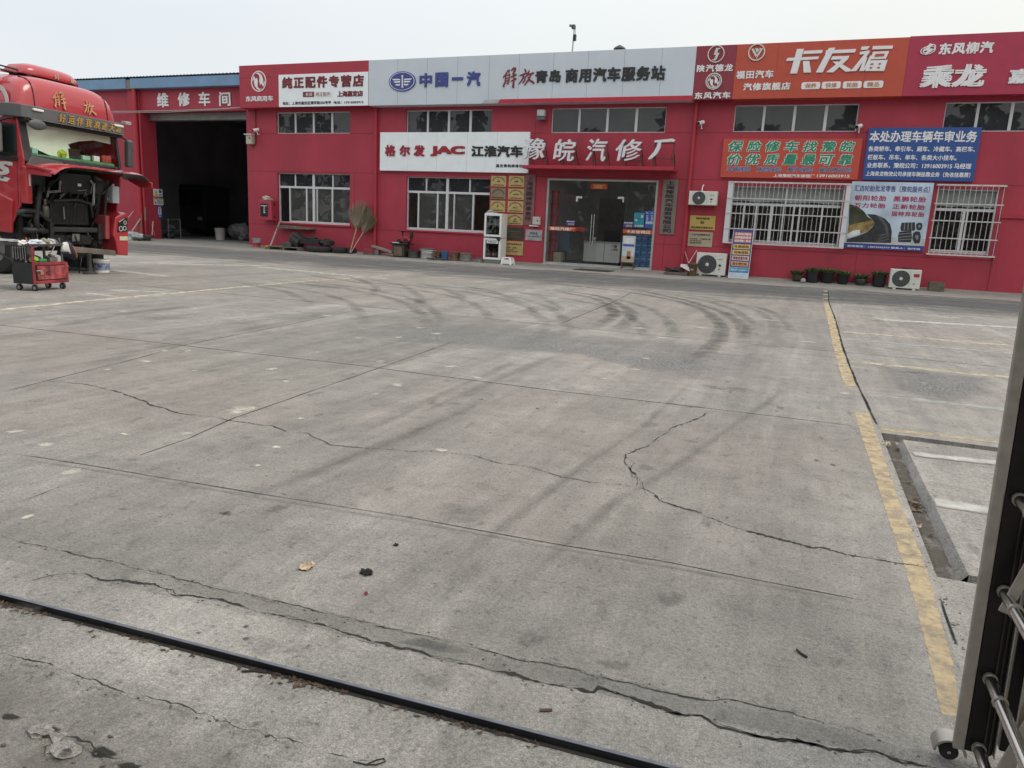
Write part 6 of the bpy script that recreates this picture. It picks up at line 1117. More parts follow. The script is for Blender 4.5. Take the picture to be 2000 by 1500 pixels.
k = MB(); c = P(952, 413, yq + .2); k.box(x0 + .02, x0 + .32, yq + .1, yq + .4, z1 + .001, z1 + .05); k.lump((x0 + .15, yq + .22, z1 + .08), .12, .1, .045, 5); tag(k.build('folded_cloth', mat('grey_cloth', (.4, .38, .4), .9, var=.3), base=(x0 + .17, yq + .25, z1)), 'folded grey cloth lying on top of the drinks cooler', 'cloth')
k = MB(); zz_ = zm; k.tube([(x0 - .02, yq - .012, zz_ - .01), (x1 - .1, yq - .012, zz_ - .03), (x1 + .18, yq - .01, zz_ - .02)], .010, 6); k.prism([(x1 - .18, yq - .02, zz_ - .04), (x1 + .0, yq - .02, zz_ - .05), (x1 - .06, yq - .02, zz_ - .15)], (0, .01, 0)); k.build('door_lock', BLKP, t)
# stool
q = ST(991, 518); yq = max(q.y, -.95); a, b = P(983, 502, yq), P(1000.5, 517.5, yq); z0 = apron_z(yq); cx_ = (a.x + b.x) / 2; W_ = (b.x - a.x) / 2; H_ = a.z - z0
t = thing('plastic_stool', 'low white plastic stool with round holes beside the drinks cooler', 'stool', (cx_, yq, z0))
k = MB(); k.box(cx_ - W_ * .82, cx_ + W_ * .82, yq - W_ * .82, yq + W_ * .82, z0 + H_ - .03, z0 + H_); k.build('seat', WHT, t, bevel=.012)
for sx in (-1, 1):
    for sy in (-1, 1):
        k = MB(); p0 = Vector((cx_ + sx * W_ * .74, yq + sy * W_ * .74, z0 + H_ - .03)); p1 = Vector((cx_ + sx * W_ * .98, yq + sy * W_ * .98, z0)); k.tube([p0, p1], [.05, .035], 8); k.build('leg', WHT, t, smooth=40)
k = MB()
for sx, sy in ((0, -1), (0, 1), (-1, 0), (1, 0)):
    w2 = W_ * .8
    for zz_, t2 in ((z0 + H_ - .10, .07), (z0 + H_ * .28, .03)):
        f = 1 + .2 * (1 - (zz_ - z0) / H_)
        if sy: k.box(cx_ - w2, cx_ + w2, yq + sy * w2 * f - .01, yq + sy * w2 * f + .01, zz_ - t2, zz_ + .03)
        else: k.box(cx_ + sx * w2 * f - .01, cx_ + sx * w2 * f + .01, yq - w2 + .012, yq + w2 - .012, zz_ - t2, zz_ + .03)
k.build('apron', WHT, t)
# ---- wheels and drums along the wall
RIMS = mat('silver_rim', (.50, .50, .50), .35, .6, var=.15, dirt=.2); RIMG = mat('dusty_rim', (.20, .19, .175), .7, .2, var=.2, dirt=.3); RIMD = mat('dark_rim', (.06, .06, .06), .6, .2, var=.3, dirt=.3); RUST = mat('rusty_drum', (.14, .085, .05), .85, var=.4, scale=7, dirt=.4, dcol=(.07, .06, .05))
def rim(name, label, px0, px1, py0, py1, m, cat='wheel rim', tyre_=False, yq=-.55, group=None):
    a, b = P(px0, py0, yq), P(px1, py1, yq); z0 = apron_z(yq); cx_, R_, H_ = (a.x + b.x) / 2, (b.x - a.x) / 2, max(.08, a.z - z0); c = (cx_, yq + R_ * .3, z0)
    t = thing(name, label, cat, c, group); k = MB(); k.lathe([(R_ * .94, 0), (R_, .02), (R_, .05), (R_ * .92, .07), (R_ * .90, H_ * .55), (R_ * .94, H_ * .7), (R_ * .9, H_ * .82), (R_, H_ * .92), (R_ * .99, H_), (R_ * .88, H_ * .97), (R_ * .82, H_ * .6), (R_ * .3, H_ * .55)], c, n=28, sx=1); k.build('barrel', m, t, smooth=35)
    k = MB()
    for q in range(8): an = q * math.tau / 8; k.lathe([(.022, 0), (.022, .03)], (cx_ + R_ * .42 * math.cos(an), c[1] + R_ * .42 * math.sin(an), z0 + H_ * .57), n=6)
    k.build('wheel_nut', RIMD, t); return t
rim('wheel_rim', 'dark wheel rim lying flat next to the wheelie bin', 796, 818, 489, 502.5, RIMD)
rim('wheel_rim', 'bright silver wheel rim with a grey tyre rim stacked in its mouth', 820.5, 848.5, 487, 502.5, RIMS)
rim('wheel_rim', 'dusty brown brake drum between the blue tub and the grey rim', 877.5, 896, 491.5, 506.5, RUST, 'brake drum')
rim('wheel_rim', 'plain dusty grey wheel rim nearest to the drinks cooler', 898, 920, 493.5, 507.5, RIMG)
rim('wheel_rim', 'small flat grey hub plate lying left of the drinks cooler foot', 929, 943, 503.5, 507.5, RIMG, 'hub plate')
yq = -.6; a, b = P(862, 490, yq), P(875.5, 507.5, yq); z0 = apron_z(yq); t = thing('blue_tub', 'ribbed blue plastic tub with rusty contents by the brake drum', 'tub', ((a.x + b.x) / 2, yq, z0)); k = MB(); R_ = (b.x - a.x) / 2; k.lathe([(R_ * .9, 0)] + [(R_ * (.92 + .05 * (q % 2)), (a.z - z0) * q / 10) for q in range(1, 11)] + [(R_ * .86, (a.z - z0) * .97)], ((a.x + b.x) / 2, yq, z0), n=20); k.build('tub', mat('blue_plastic', (.03, .10, .24), .5, var=.15), t, smooth=30)
a, b = P(850, 491, yq), P(862.5, 507, yq); k = MB(); k.lump(((a.x + b.x) / 2, yq, z0 + .14), (b.x - a.x) * .55, .18, .15, 6, .3); k.tube([(a.x, yq - .1, z0 + .25), (b.x, yq, z0 + .3)], .03, 6); tag(k.build('rusty_part', mat('rusty_part', (.10, .055, .035), .85, var=.6, scale=8), base=((a.x + b.x) / 2, yq, z0)), 'lump of rusty machine parts left of the blue tub', 'scrap')
k = MB(); rn = random.Random(9); pts = []; c = P(858, 507, -1.0)
for i in range(60): an = i * .42; rr = .22 + .12 * math.sin(i * .37); pts.append(Vector((c.x + rr * 1.5 * math.cos(an), -.98 + rr * .7 * math.sin(an), .035 + .012 * (i % 5))))
k.tube(pts, .016, 6); tag(k.build('hose_coil', mat('dark_hose', (.04, .045, .045), .6), smooth=True, base=(c.x, -.98, .02)), 'loose coil of dark hose on the ground before the blue tub', 'hose')
k = MB(); a = P(837, 488, -.42); R_ = .30; k.lathe([(R_ * .7, 0), (R_, .02), (R_, .10), (R_ * .7, .12)], (P(834, 490, -.4).x, -.38, P(834, 490, -.4).z - .02), n=28); z_ = P(834, 490, -.4).z
k2 = k; tag(k2.build('tyre', mat('grey_old_tyre', (.11, .105, .10), .9, var=.2), smooth=40, base=(P(834, 490, -.4).x, -.38, z_)), 'flat grey old tyre resting on the bright silver wheel rim', 'tyre')
# ---- wheelie bin with the red trolley jack on top
yq = -.72; a, b = P(766, 477, yq), P(789, 500.5, yq); z0 = apron_z(yq); cx_ = (a.x + b.x) / 2; H_ = a.z - z0; W_ = (b.x - a.x)
t = thing('wheelie_bin', 'brown and black square bin against the wall under the white board', 'bin', (cx_, yq + .25, z0))
k = MB(); k.prism([(cx_ - W_ * .44, yq + .02, z0), (cx_ + W_ * .44, yq + .02, z0), (cx_ + W_ * .54, yq - .01, z0 + H_), (cx_ - W_ * .54, yq - .01, z0 + H_)], (0, .42, 0)); k.build('body', mat('bin_dark_grey', (.045, .045, .042), .6, var=.2, dirt=.4, dcol=(.1, .08, .06)), t, bevel=.02)
k = MB(); k.box(cx_ - W_ * .34, cx_ + W_ * .34, yq - .02, yq + .0, z0 + .06, z0 + H_ - .08); k.build('front_panel', mat('bin_brown', (.15, .11, .075), .7, var=.25, dirt=.3), t, bevel=.006)
k = MB(); k.box(cx_ - W_ * .72, cx_ + W_ * .78, yq - .05, yq + .46, z0 + H_ + .002, z0 + H_ + .055); k.build('lid', BLKP, t, bevel=.015)
k = MB(); zl = z0 + H_ + .057; q0 = P(766, 474, yq).x; k.box(q0, q0 + .26, yq - .02, yq + .16, zl, zl + .02); tag(k.build('paper_pad', WHT, base=(q0 + .12, yq, zl)), 'white paper pad lying on the bin lid', 'paper')
c = Vector(((P(770, 470, yq).x + P(799, 470, yq).x) / 2, yq + .2, zl)); xL_, xR_ = P(770, 470, yq).x, P(798, 470, yq).x; L_ = xR_ - xL_
t = thing('trolley_jack', 'red trolley jack with black wheels lying on the bin lid', 'jack', c)
k = MB(); k.prism([(xL_, yq + .1, zl + .10), (xL_ + L_ * .25, yq + .1, zl + .20), (xL_ + L_ * .5, yq + .1, zl + .25), (xL_ + L_ * .8, yq + .1, zl + .24), (xR_, yq + .1, zl + .14), (xR_ - L_ * .1, yq + .1, zl + .05), (xL_ + L_ * .1, yq + .1, zl + .05)], (0, .22, 0)); k.build('body', mat('jack_red', (.38, .03, .05), .45, var=.2, dirt=.2), t, bevel=.02)
for px_, r in ((.24, .075), (.72, .085)):
    for yy in (yq + .08, yq + .32): k = MB(); k.tube([(xL_ + L_ * px_, yy - .025, zl + r), (xL_ + L_ * px_, yy + .025, zl + r)], r, 16); k.build('wheel', RUB, t, smooth=40)
k = MB(); k.tube([(xL_ + L_ * .4, yq + .2, zl + .22), (xL_ + L_ * .38, yq + .2, zl + .42)], .02, 6); k.lathe([(.02, 0), (.09, .05), (.09, .07)], (xL_ + L_ * .38, yq + .2, zl + .38), n=12); k.build('saddle', BLKP, t); k = MB(); k.lump((xR_ - .02, yq + .24, zl + .3), .06, .08, .17, 3, .15); k.tube([(xR_ - .05, yq + .2, zl + .1), (xR_ + .06, yq + .25, zl + .3)], .03, 6); k.build('handle_socket', RUB, t)
# plank and red box left of the bin
yq = -.5; k = MB(); p0, p1 = w3(725, 480, -.25), w3(764, 492, -.7); k.prism([p0 + Vector((0, 0, .03)), p1 + Vector((0, 0, .03)), p1 + Vector((0, 0, -.05)), p0 + Vector((0, 0, -.05))], (.04, .16, 0)); tag(k.build('plank', mat('weathered_plank', (.26, .235, .20), .85, var=.25, scale=12), base=p1), 'weathered grey plank leaning down toward the wheelie bin', 'plank')
a, b = P(711, 485.5, -.45), P(729, 496, -.45); z0 = apron_z(-.45)
t = thing('tool_case', 'faded red box on a grey block beside the bristle brooms', 'box', ((a.x + b.x) / 2, -.45, z0)); k = MB(); k.box(a.x, b.x, -.5, -.25, z0 + .06, a.z); k.build('case', mat('faded_red_box', (.28, .04, .05), .6, var=.2, dirt=.3), t, bevel=.01); k = MB(); k.box(a.x - .02, b.x + .02, -.52, -.24, z0, z0 + .06); k.build('block', MATS['weathered_stone'], t)
k = MB(); a, b = P(729, 487, -.3), P(742, 497, -.3); k.box(a.x, b.x, -.42, -.22, apron_z(-.35), a.z); tag(k.build('concrete_block', mat('grey_block', (.17, .165, .155), .9, var=.2), bevel=.01, base=((a.x + b.x) / 2, -.3, apron_z(-.35))), 'grey concrete block behind the weathered plank', 'block')
# ---- bristle brooms
BRI = mat('bristle', (.27, .215, .155), .9, var=.3, scale=30); BAM = mat('bamboo_stick', (.46, .30, .20), .6, var=.15, scale=10)
def broom(label, b0, neck, tip, width, seed):
    """bamboo stick standing on the ground, brush of twigs spreading from the neck to the tip"""
    t = thing('bristle_broom', label, 'broom', b0, 'bamboo twig brooms leaning on the wall'); k = MB(); k.tube([b0, neck + (neck - b0).normalized() * .1], .017, 8); k.build('stick', BAM, t)
    k = MB(); rn = random.Random(seed); ax = (tip - neck); L_ = ax.length; ax.normalize(); sx = ax.cross(Vector((0, 1, 0))).normalized(); sy = ax.cross(sx)
    for i in range(420):
        u, v = rn.uniform(-1, 1), rn.uniform(-.35, .35); ln = L_ * rn.uniform(.62, 1.02) * (1 - .28 * u * u); s0 = neck + sx * u * .05 + sy * v * .05 - ax * .05
        m1 = neck + ax * ln * .45 + sx * u * width * .36 + sy * v * .16; e1 = neck + ax * ln + sx * (u * width * .52 + rn.uniform(-.05, .05)) + sy * (v * .25 + rn.uniform(-.03, .03))
        k.tube([s0, m1, e1], [.006, .0055, .002], 3, cap=False)
    k.build('bristles', BRI, t, fix=False)
    k = MB(); k.tube([neck - ax * .1, neck + ax * .06], [.035, .06], 10); k.build('binding', mat('binding_twine', (.20, .15, .10), .8), t); return t
broom('bamboo twig broom leaning furthest left with the larger round brush', w3(683.6, 493, -.75), w3(697, 443, -.28), w3(709.5, 391, -.10), 1.0, 1)
broom('smaller bamboo twig broom leaning right against the first drainpipe', w3(685, 493.5, -.8), w3(711, 451, -.26), w3(729, 412, -.12), .62, 2)
# ---- scrap under the first window
OILY = mat('oily_metal', (.05, .048, .045), .55, .4, var=.4, scale=9, dirt=.3); WOODG = mat('grey_wood', (.17, .155, .135), .85, var=.25, scale=11)
z0 = apron_z(-.5)
t = thing('wooden_pallet', 'low grey timber pallet of planks on the ground under the first window', 'pallet', w3(585, 488, -.5)); x0, x1 = w3(535, 485, -.55).x, w3(596, 485, -.55).x
k = MB()
for q in range(4): k.box(x0 + .04 * (q % 2), x1, -.95 + q * .2, -.80 + q * .2, z0 + .10, z0 + .135)
k.build('deck_board', WOODG, t); k = MB()
for q in (0, .5, 1): k.box(x0 + (x1 - x0 - .1) * q, x0 + (x1 - x0 - .1) * q + .1, -.93, -.22, z0, z0 + .10)
k.build('bearer', WOODG, t)
c = w3(583, 469, -.45); t = thing('engine_part', 'black oily engine block tilted on the timber pallet', 'engine part', (c.x, -.45, z0 + .136)); k = MB(); Mx = Matrix.Translation((c.x, -.5, z0 + .42)) @ Matrix.Rotation(.5, 4, 'Y'); k.box(-.24, .24, -.2, .2, -.22, .22, Mx); k.build('block', OILY, t, bevel=.04); k = MB()
for q in range(3): k.lathe([(.08, 0), (.08, .10), (.05, .10)], Mx @ Vector((-.16 + q * .16, -.2, .04)), (0, -1, 0), 14)
k.build('cylinder', RIMD, t, smooth=40)
k = MB(); k.box(w3(560, 474, -.5).x, w3(577, 474, -.5).x, -.8, -.3, z0 + .136, z0 + .30); tag(k.build('metal_plate', mat('dark_grey_plate', (.10, .10, .098), .6, .3, var=.3), bevel=.01, base=w3(568, 478, -.5)), 'dark grey metal plate stacked on the left of the pallet', 'metal plate')
for i, (p0, p1, yy, zz_, lab) in enumerate([(592, 628, -.55, .28, 'long black rubber strip lying on top of the tyres under the window'), (600, 642, -.75, 0, 'flat black tyre on the ground right of the timber pallet'), (648, 674, -.55, 0, 'black tyre lying flat left of the bristle broom sticks'), (676, 692, -.45, 0, 'small black tyre tucked behind the broom sticks')]):
    a, b = w3(p0, 487, yy), w3(p1, 487, yy); cx_ = (a.x + b.x) / 2; R_ = (b.x - a.x) / 2
    k = MB()
    if i == 0: k.box(a.x, b.x, yy - .2, yy + .15, z0 + zz_, z0 + zz_ + .2); k.lump((b.x + .2, yy, z0 + .36), .3, .2, .16, 3, .3); k.lump((cx_, yy, z0 + .5), .3, .14, .06, 4, .3); tag(k.build('rubber_mats', RUB, bevel=.02, base=(cx_, yy, z0 + zz_)), lab, 'rubber')
    else: k.lathe([(R_ * .62, .03), (R_ * .7, 0), (R_ * .95, .02), (R_, .08), (R_, .16), (R_ * .95, .21), (R_ * .7, .23), (R_ * .62, .2)], (cx_, yy + .1, z0), n=30, cap=False); tag(k.build('tyre', RUB, smooth=40, base=(cx_, yy + .1, z0)), lab, 'tyre', 'old tyres under the first window')
k = MB(); a, b = w3(542, 441.5, -.3), w3(608, 449, -.3); k.box(a.x, b.x, -.36, -.02, b.z, b.z + .07); k.box(a.x + .1, b.x - .5, -.37, -.30, b.z + .07, b.z + .12); tag(k.build('wall_shelf', mat('mossy_plank', (.15, .15, .12), .85, var=.3, scale=8), bevel=.01, base=((a.x + b.x) / 2, -.02, b.z)), 'grey weathered plank shelf fixed on the wall under the first window', 'shelf')
k = MB(); k.tube([w3(528, 481, -.7), w3(546.5, 433, -.06)], .03, 8); tag(k.build('pole', mat('pale_grey_pole', (.36, .35, .34), .6, var=.2), base=w3(528, 481, -.7)), 'pale grey pole leaning on the wall left of the first window', 'pole')
k = MB(); c = w3(524, 480, -.6); k.lump((c.x, -.62, z0 + .07), .16, .1, .08, 8, .3); tag(k.build('yellow_rag', mat('yellow_rag', (.36, .25, .03), .8, var=.3), base=(c.x, -.62, z0)), 'small yellow rag at the foot of the leaning pole', 'rag')
yq = -.5; a, b = P(494.5, 465, yq), P(508.5, 481, yq); c = ((a.x + b.x) / 2, yq, apron_z(yq)); H_ = a.z - c[2]; R_ = (b.x - a.x) / 2; t = thing('paint_bucket', 'grey and red paint bucket on the ground by the hall doorway corner', 'bucket', c); k = MB(); k.lathe([(R_ * .72, 0), (R_ * .95, H_ * .9), (R_, H_ * .92), (R_, H_), (R_ * .9, H_ * .97)], c, n=20); k.build('body', mat('grey_bucket', (.30, .33, .36), .5, var=.25, scale=4), t, smooth=40); k = MB(); k.lathe([(R_ * .76, H_ * .1), (R_ * .88, H_ * .55)], c, n=20, cap=False); k.build('label_band', mat('bucket_red_band', (.36, .05, .07), .5, var=.5, scale=9), t, smooth=True)
# ---- red cabinet on the wall
yq = -.42; a, b = P(504.5, 391.5, yq), P(530.5, 430.5, yq); t = thing('fire_cabinet', 'red wall cabinet with a black window right of the hall doorway', 'cabinet', ((a.x + b.x) / 2, -.002, b.z))
k = MB(); k.box(a.x, b.x, yq, -.003, b.z, a.z); k.build('body', mat('cabinet_red', (.42, .035, .07), .5, var=.08, dirt=.1), t, bevel=.02)
q0, q1 = P(508.5, 397.5, yq), P(523.5, 423, yq); k = MB(); k.box(q0.x, q1.x, yq - .012, yq - .001, q1.z, q0.z); k.build('window', mat('cabinet_window', (.02, .022, .025), .25), t)
k = MB(); k.text('消火栓箱', (q0.x + (q1.x - q0.x) * .42, yq - .013, q1.z + .12), (.09, 0, 0), (0, 0, q0.z - q1.z - .2), (0, -1, 0), .003, .02, vertical=True); k.box(q0.x + .02, q1.x - .02, yq - .015, yq - .012, q0.z - .09, q0.z - .07); k.build('lettering', I_WHT, t)
for zf in (.2, .85): k = MB(); k.lathe([(.05, 0), (.06, .02), (.03, .04)], (b.x, yq + .16, b.z + (a.z - b.z) * zf), (1, 0, 0), 14); k.build('knob', BLKP, t)
k = MB(); k.box(a.x - .02, a.x + .0, yq + .005, yq + .03, b.z + .25, b.z + .42); k.build('handle', BLKP, t)
k = MB(); k.lump((a.x + .22, yq + .2, a.z + .10), .16, .12, .10, 3, .3); tag(k.build('dust_mask', mat('pale_mask', (.52, .46, .42), .8, var=.2), base=(a.x + .22, yq + .2, a.z)), 'crumpled pale mask lying on the red wall cabinet', 'mask'); k = MB(); k.lump((b.x - .12, yq + .2, a.z + .05), .09, .08, .05, 5, .3); k.tube([(a.x + .0, yq + .1, a.z + .02), (b.x - .2, yq + .12, a.z + .03)], .012, 5); tag(k.build('small_tools', mat('mixed_tools', (.30, .2, .15), .6, var=.6, scale=20), base=(b.x - .12, yq + .2, a.z)), 'small tools scattered on the red wall cabinet', 'tools')
# ---- wall boxes, cameras, floodlight
yq = -.22; a, b = P(480, 263, yq), P(491.5, 281, yq); t = thing('meter_box', 'beige meter box with a small roof beside the hall doorway', 'box', ((a.x + b.x) / 2, -.002, b.z)); k = MB(); k.box(a.x, b.x, yq, -.003, b.z, a.z); k.build('body', mat('beige_box', (.50, .46, .36), .5, var=.06, dirt=.15), t, bevel=.01); k = MB(); k.box(a.x - .06, b.x + .02, yq - .05, 0, a.z, a.z + .03); k.build('roof', WHT, t); k = MB(); k.lathe([(.03, 0), (.03, .015)], (b.x - .1, yq, (a.z + b.z) / 2 + .05), (0, -1, 0), 10); k.build('lock', BLKP, t)
k = MB(); q = P(499, 280, -.03); k.tube([(P(499, 212, -.03).x, -.03, P(499, 214, -.03).z), (q.x, -.03, q.z), (q.x - .1, -.03, q.z - .12), (b.x - .05, -.05, b.z - .05)], .018, 6); tag(k.build('conduit', mat('dark_red_conduit', (.13, .03, .04), .6), base=q), 'thin dark conduit running down the wall to the meter box', 'conduit')
def camera_(label, px, py, d=(-.6, -1, -.35)):
    c = P(px, py, -.2); t = thing('security_camera', label, 'camera', (c.x, 0, c.z)); d = Vector(d).normalized(); k = MB(); k.tube([c - d * .13, c + d * .10], .062, 12); k.build('housing', WHT, t, smooth=40); k = MB(); k.tube([c + d * .10, c + d * .115], .052, 12); k.build('lens', mat('black_lens', (.01, .01, .011), .15), t); k = MB(); k.tube([c - d * .05 - Vector((0, 0, .06)), c + Vector((.03, .1, -.16)), (c.x + .03, -.003, c.z - .14)], .02, 6); k.build('bracket', WHT, t); return t
camera_('small white security camera above the beige meter box', 499, 254); camera_('small white security camera right of the second drainpipe', 1368.5, 240); camera_('small white security camera at the right corner of the fourth upper window', 1677, 247)
yq = -.25; a, b = P(1049, 214, yq), P(1063, 226, yq); t = thing('flood_light', 'white and grey flood light under the fascia left of the third upper window', 'lamp', ((a.x + b.x) / 2, -.002, b.z - .2)); k = MB(); k.box(a.x, b.x, yq, -.05, b.z, a.z); k.build('housing', mat('pale_grey_housing', (.55, .56, .55), .5), t, bevel=.015); k = MB(); z2 = P(1050, 234, yq).z; k.prism([(a.x, yq, b.z - .003), (b.x + .03, yq, b.z - .003), (b.x + .05, yq - .08, z2), (a.x + .02, yq - .08, z2)], (0, .16, 0)); k.build('lamp_head', mat('green_grey_glass', (.07, .10, .10), .25), t); k = MB(); k.box(a.x + .05, b.x - .05, -.06, -.002, b.z - .1, b.z + .1); k.build('bracket', BLKP, t)
yq = -.14; a, b = P(1040.5, 423, yq), P(1053.5, 439, yq); t = thing('electric_box', 'small pale grey electric box beside the brown law office board', 'box', ((a.x + b.x) / 2, -.002, b.z)); k = MB(); k.box(a.x, b.x, yq, -.003, b.z, a.z); k.build('body', mat('pale_grey_box', (.52, .52, .48), .5, var=.05), t, bevel=.008); k = MB(); k.lathe([(.025, 0), (.025, .012)], (b.x - .08, yq, (a.z + b.z) / 2), (0, -1, 0), 10); k.build('lock', BLKP, t); k = MB(); k.box(a.x - .12, b.x - .05, yq, 0, b.z - .06, b.z - .03); k.build('ledge', WHT, t)
# roof pole with camera and roof vent
yq = .6; p0, p1 = P(1117, 101, yq), P(1121.5, 56, yq); t = thing('roof_pole', 'slim grey pole with camera and black box standing on the roof edge', 'pole', (p0.x, yq, p0.z - .6)); k = MB(); k.tube([(p0.x, yq, ZTOP - .42), (p1.x, yq, p1.z)], [.035, .022], 8); k.build('mast', ALUG, t)
c = P(1122.5, 74, yq - .05); k = MB(); k.box(c.x - .045, c.x + .055, yq - .12, yq - .02, c.z - .10, c.z + .10); k.build('control_box', BLKP, t, bevel=.01); c = P(1120.5, 53, yq); k = MB(); k.box(c.x - .05, c.x + .06, yq - .1, yq + .05, c.z - .06, c.z + .06); k.tube([(c.x - .1, yq - .14, c.z + .02), (c.x, yq - .05, c.z + .02)], .04, 8); k.build('camera_head', mat('dark_grey_camera', (.07, .07, .07), .5), t); k = MB(); k.tube([(c.x + .06, yq, c.z - .02), (c.x + .08, yq, c.z - .2), (p1.x + .02, yq, c.z - .35)], .008, 5); k.build('cable', BLKP, t)
yq = 1.5; a, b = P(1198.5, 94.5, yq), P(1222, 94.5, yq); cx_ = (a.x + b.x) / 2; R_ = (b.x - a.x) / 2; z_ = (a.z + b.z) / 2; t = thing('roof_vent', 'round dark roof vent cap showing above the white fascia', 'vent', (cx_, yq, ZTOP - .42)); k = MB(); k.lathe([(R_ * .6, -1.2), (R_ * .6, -.06)], (cx_, yq, z_), n=20); k.build('duct', GRY, t, smooth=40); k = MB(); k.lathe([(R_ * .8, -.07), (R_, -.02), (R_ * .8, .03), (R_ * .3, .09), (.02, .11)], (cx_, yq, z_), n=28); k.build('cap', mat('dark_vent_cap', (.05, .052, .055), .5), t, smooth=50)
# cable across the hall front
k = MB(); pts = [w3(-20, 222, -.35), w3(215, 218, -.36), w3(330, 216.5, -.3), w3(420, 213, -.25), w3(482, 209, -.2), w3(500, 212, -.04)]; k.tube(pts, .02, 6); k.tube([p + Vector((0, -.02, -.03 - .03 * math.sin(i))) for i, p in enumerate(pts)], .012, 6); tag(k.build('power_cable', mat('pale_cable', (.36, .33, .32), .6), base=pts[2]), 'pale cable strung across the wall below the hall lettering', 'cable')
# tools and sacks at the foot of the hall wall
def lean(label, p0, p1, r, m, name='leaning_broomstick', cat='tool', g='long handled tools at the foot of the hall wall'):
    k = MB(); k.tube([p0, p1], r, 6); return tag(k.build(name, m, base=p0), label, cat, g)
PNKS = mat('pale_pink_handle', (.52, .36, .36), .6)
lean('pale pink handle leaning left above the truck headlight', w3(242, 436, -.6), w3(261, 412, -.15), .022, PNKS)
sh = thing('shovel', 'pale steel shovel propped on the hall wall beside the white sacks', 'shovel', w3(274, 465, -.9), 'long handled tools at the foot of the hall wall'); k = MB(); k.tube([w3(275.5, 457, -.85), w3(275.5, 446, -.5), w3(276.5, 420, -.25)], .022, 6); k.build('handle', mat('dark_wood_handle', (.15, .11, .08), .7), sh); k = MB(); k.prism([w3(272.5, 457, -.9), w3(279.5, 457.5, -.9), w3(276, 466, -1.0), w3(267, 466.5, -1.0)], (0, .02, .01)); k.build('blade', mat('pale_steel', (.46, .47, .46), .45, .2, var=.15), sh)
lean('long pale pink broom handle leaning right over the white sacks', w3(257.5, 452, -.8), w3(277, 423, -.2), .025, PNKS); lean('thin dark pole leaning by the drainpipe of the hall', w3(268, 460, -.7), w3(272, 424, -.25), .02, mat('dark_pole', (.07, .055, .05), .7)); lean('thin brown pole upright beside the dark pole', w3(270, 455, -.6), w3(268, 422, -.2), .018, MATS['dark_wood_handle'])
lean('crossed thin wooden handle at the door jamb, leaning left', w3(302.5, 460, -.35), w3(294, 433, .1), .018, MATS['dark_wood_handle']); lean('crossed pale wooden handle at the door jamb, upright', w3(297, 459, -.35), w3(299, 432, -.05), .018, PNKS); lean('grey rod hanging beside the hall doorway jamb', w3(284, 432, -.18), w3(284, 405, -.12), .03, mat('grey_rod', (.22, .22, .21), .6, .3))
for i, (px_, py_, rx, rz_, m, lab) in enumerate([(246, 459, .30, .22, mat('white_sack', (.58, .58, .55), .8, var=.2), 'crumpled white sack nearest to the truck bumper'), (259, 457, .38, .20, mat('grey_plastic_bag', (.33, .36, .38), .5, var=.4, scale=6), 'grey plastic bag in the middle of the sacks'), (252, 454, .25, .18, mat('green_white_sack', (.24, .34, .26), .7, var=.5, scale=7), 'green and white sack behind the plastic bag'), (264, 461, .25, .12, mat('dark_sack', (.06, .065, .07), .6, var=.4), 'dark flattened sack in front of the shovel')]):
    c = w3(px_, py_, -.9 - .12 * (i % 2)); z0 = apron_z(c.y); k = MB(); k.lump((c.x, c.y, z0 + rz_ * .8), rx, .22, rz_, 20 + i, .3, 3); tag(k.build('sack', m, base=(c.x, c.y, z0)), lab, 'sack', 'sacks dumped at the foot of the hall wall')
k = MB(); c = w3(283, 462, -.55); k.lump((c.x, -.5, .14), .22, .16, .11, 31, .3, 3); tag(k.build('rag_heap', mat('dark_rag_heap', (.05, .05, .048), .9, var=.4), base=(c.x, -.5, .03)), 'dark rag heap on the ground at the hall doorway corner', 'rags')
# ================================================================== LORRY CAB UNDER REPAIR
TR = Frame((-12.401, -16.2245, 0), .112, .061, (-1.2, .8)); TW = 2.174
C_RED = mat('cab_red_paint', (.42, .028, .040), .26, var=.05, spec=.6, coat=.5, dirt=.10, dcol=(.25, .06, .06)); C_DRK = mat('cab_dark_plastic', (.035, .036, .04), .5, var=.2); C_GRY = mat('visor_grey', (.10, .10, .105), .5, var=.1); C_BLK = mat('engine_black', (.007, .007, .008), .6, var=.4, scale=6); C_ENG = mat('engine_grey', (.026, .026, .027), .55, .3, var=.6, scale=9, dirt=.3, dcol=(.05, .042, .035)); C_SIL = mat('engine_silver', (.42, .42, .42), .35, .8, var=.3, scale=12)
lorry = thing('lorry_cab', 'red lorry cab under repair with raised front panel and exposed radiator', 'lorry', M=TR.M)
fq = TR.fr
def LB(name, m, boxes, par=lorry, bevel=.01):
    k = MB()
    for b_ in boxes: k.box(*b_)
    return k.build(name, m, par, local=True, bevel=bevel)
# side walls, back, floor
prof = [(-2.0, .95), (-.30, .95), (-.13, 1.25), (-.05, 1.75), (-.02, 2.04), (-.14, 2.72), (-.12, 2.92), (-2.0, 2.92)]
for b0 in (0, TW - .04):
    k = MB(); k.prism([(a, b0, z) for a, z in prof], (0, .04, 0)); k.build('side_panel', C_RED, lorry, local=True, bevel=.015)
LB('rear_panel', C_RED, [(-2.04, -2.0, 0, TW, .95, 2.92)]); LB('cab_floor', C_DRK, [(-1.98, -.5, .05, TW - .05, 1.5, 1.56)])
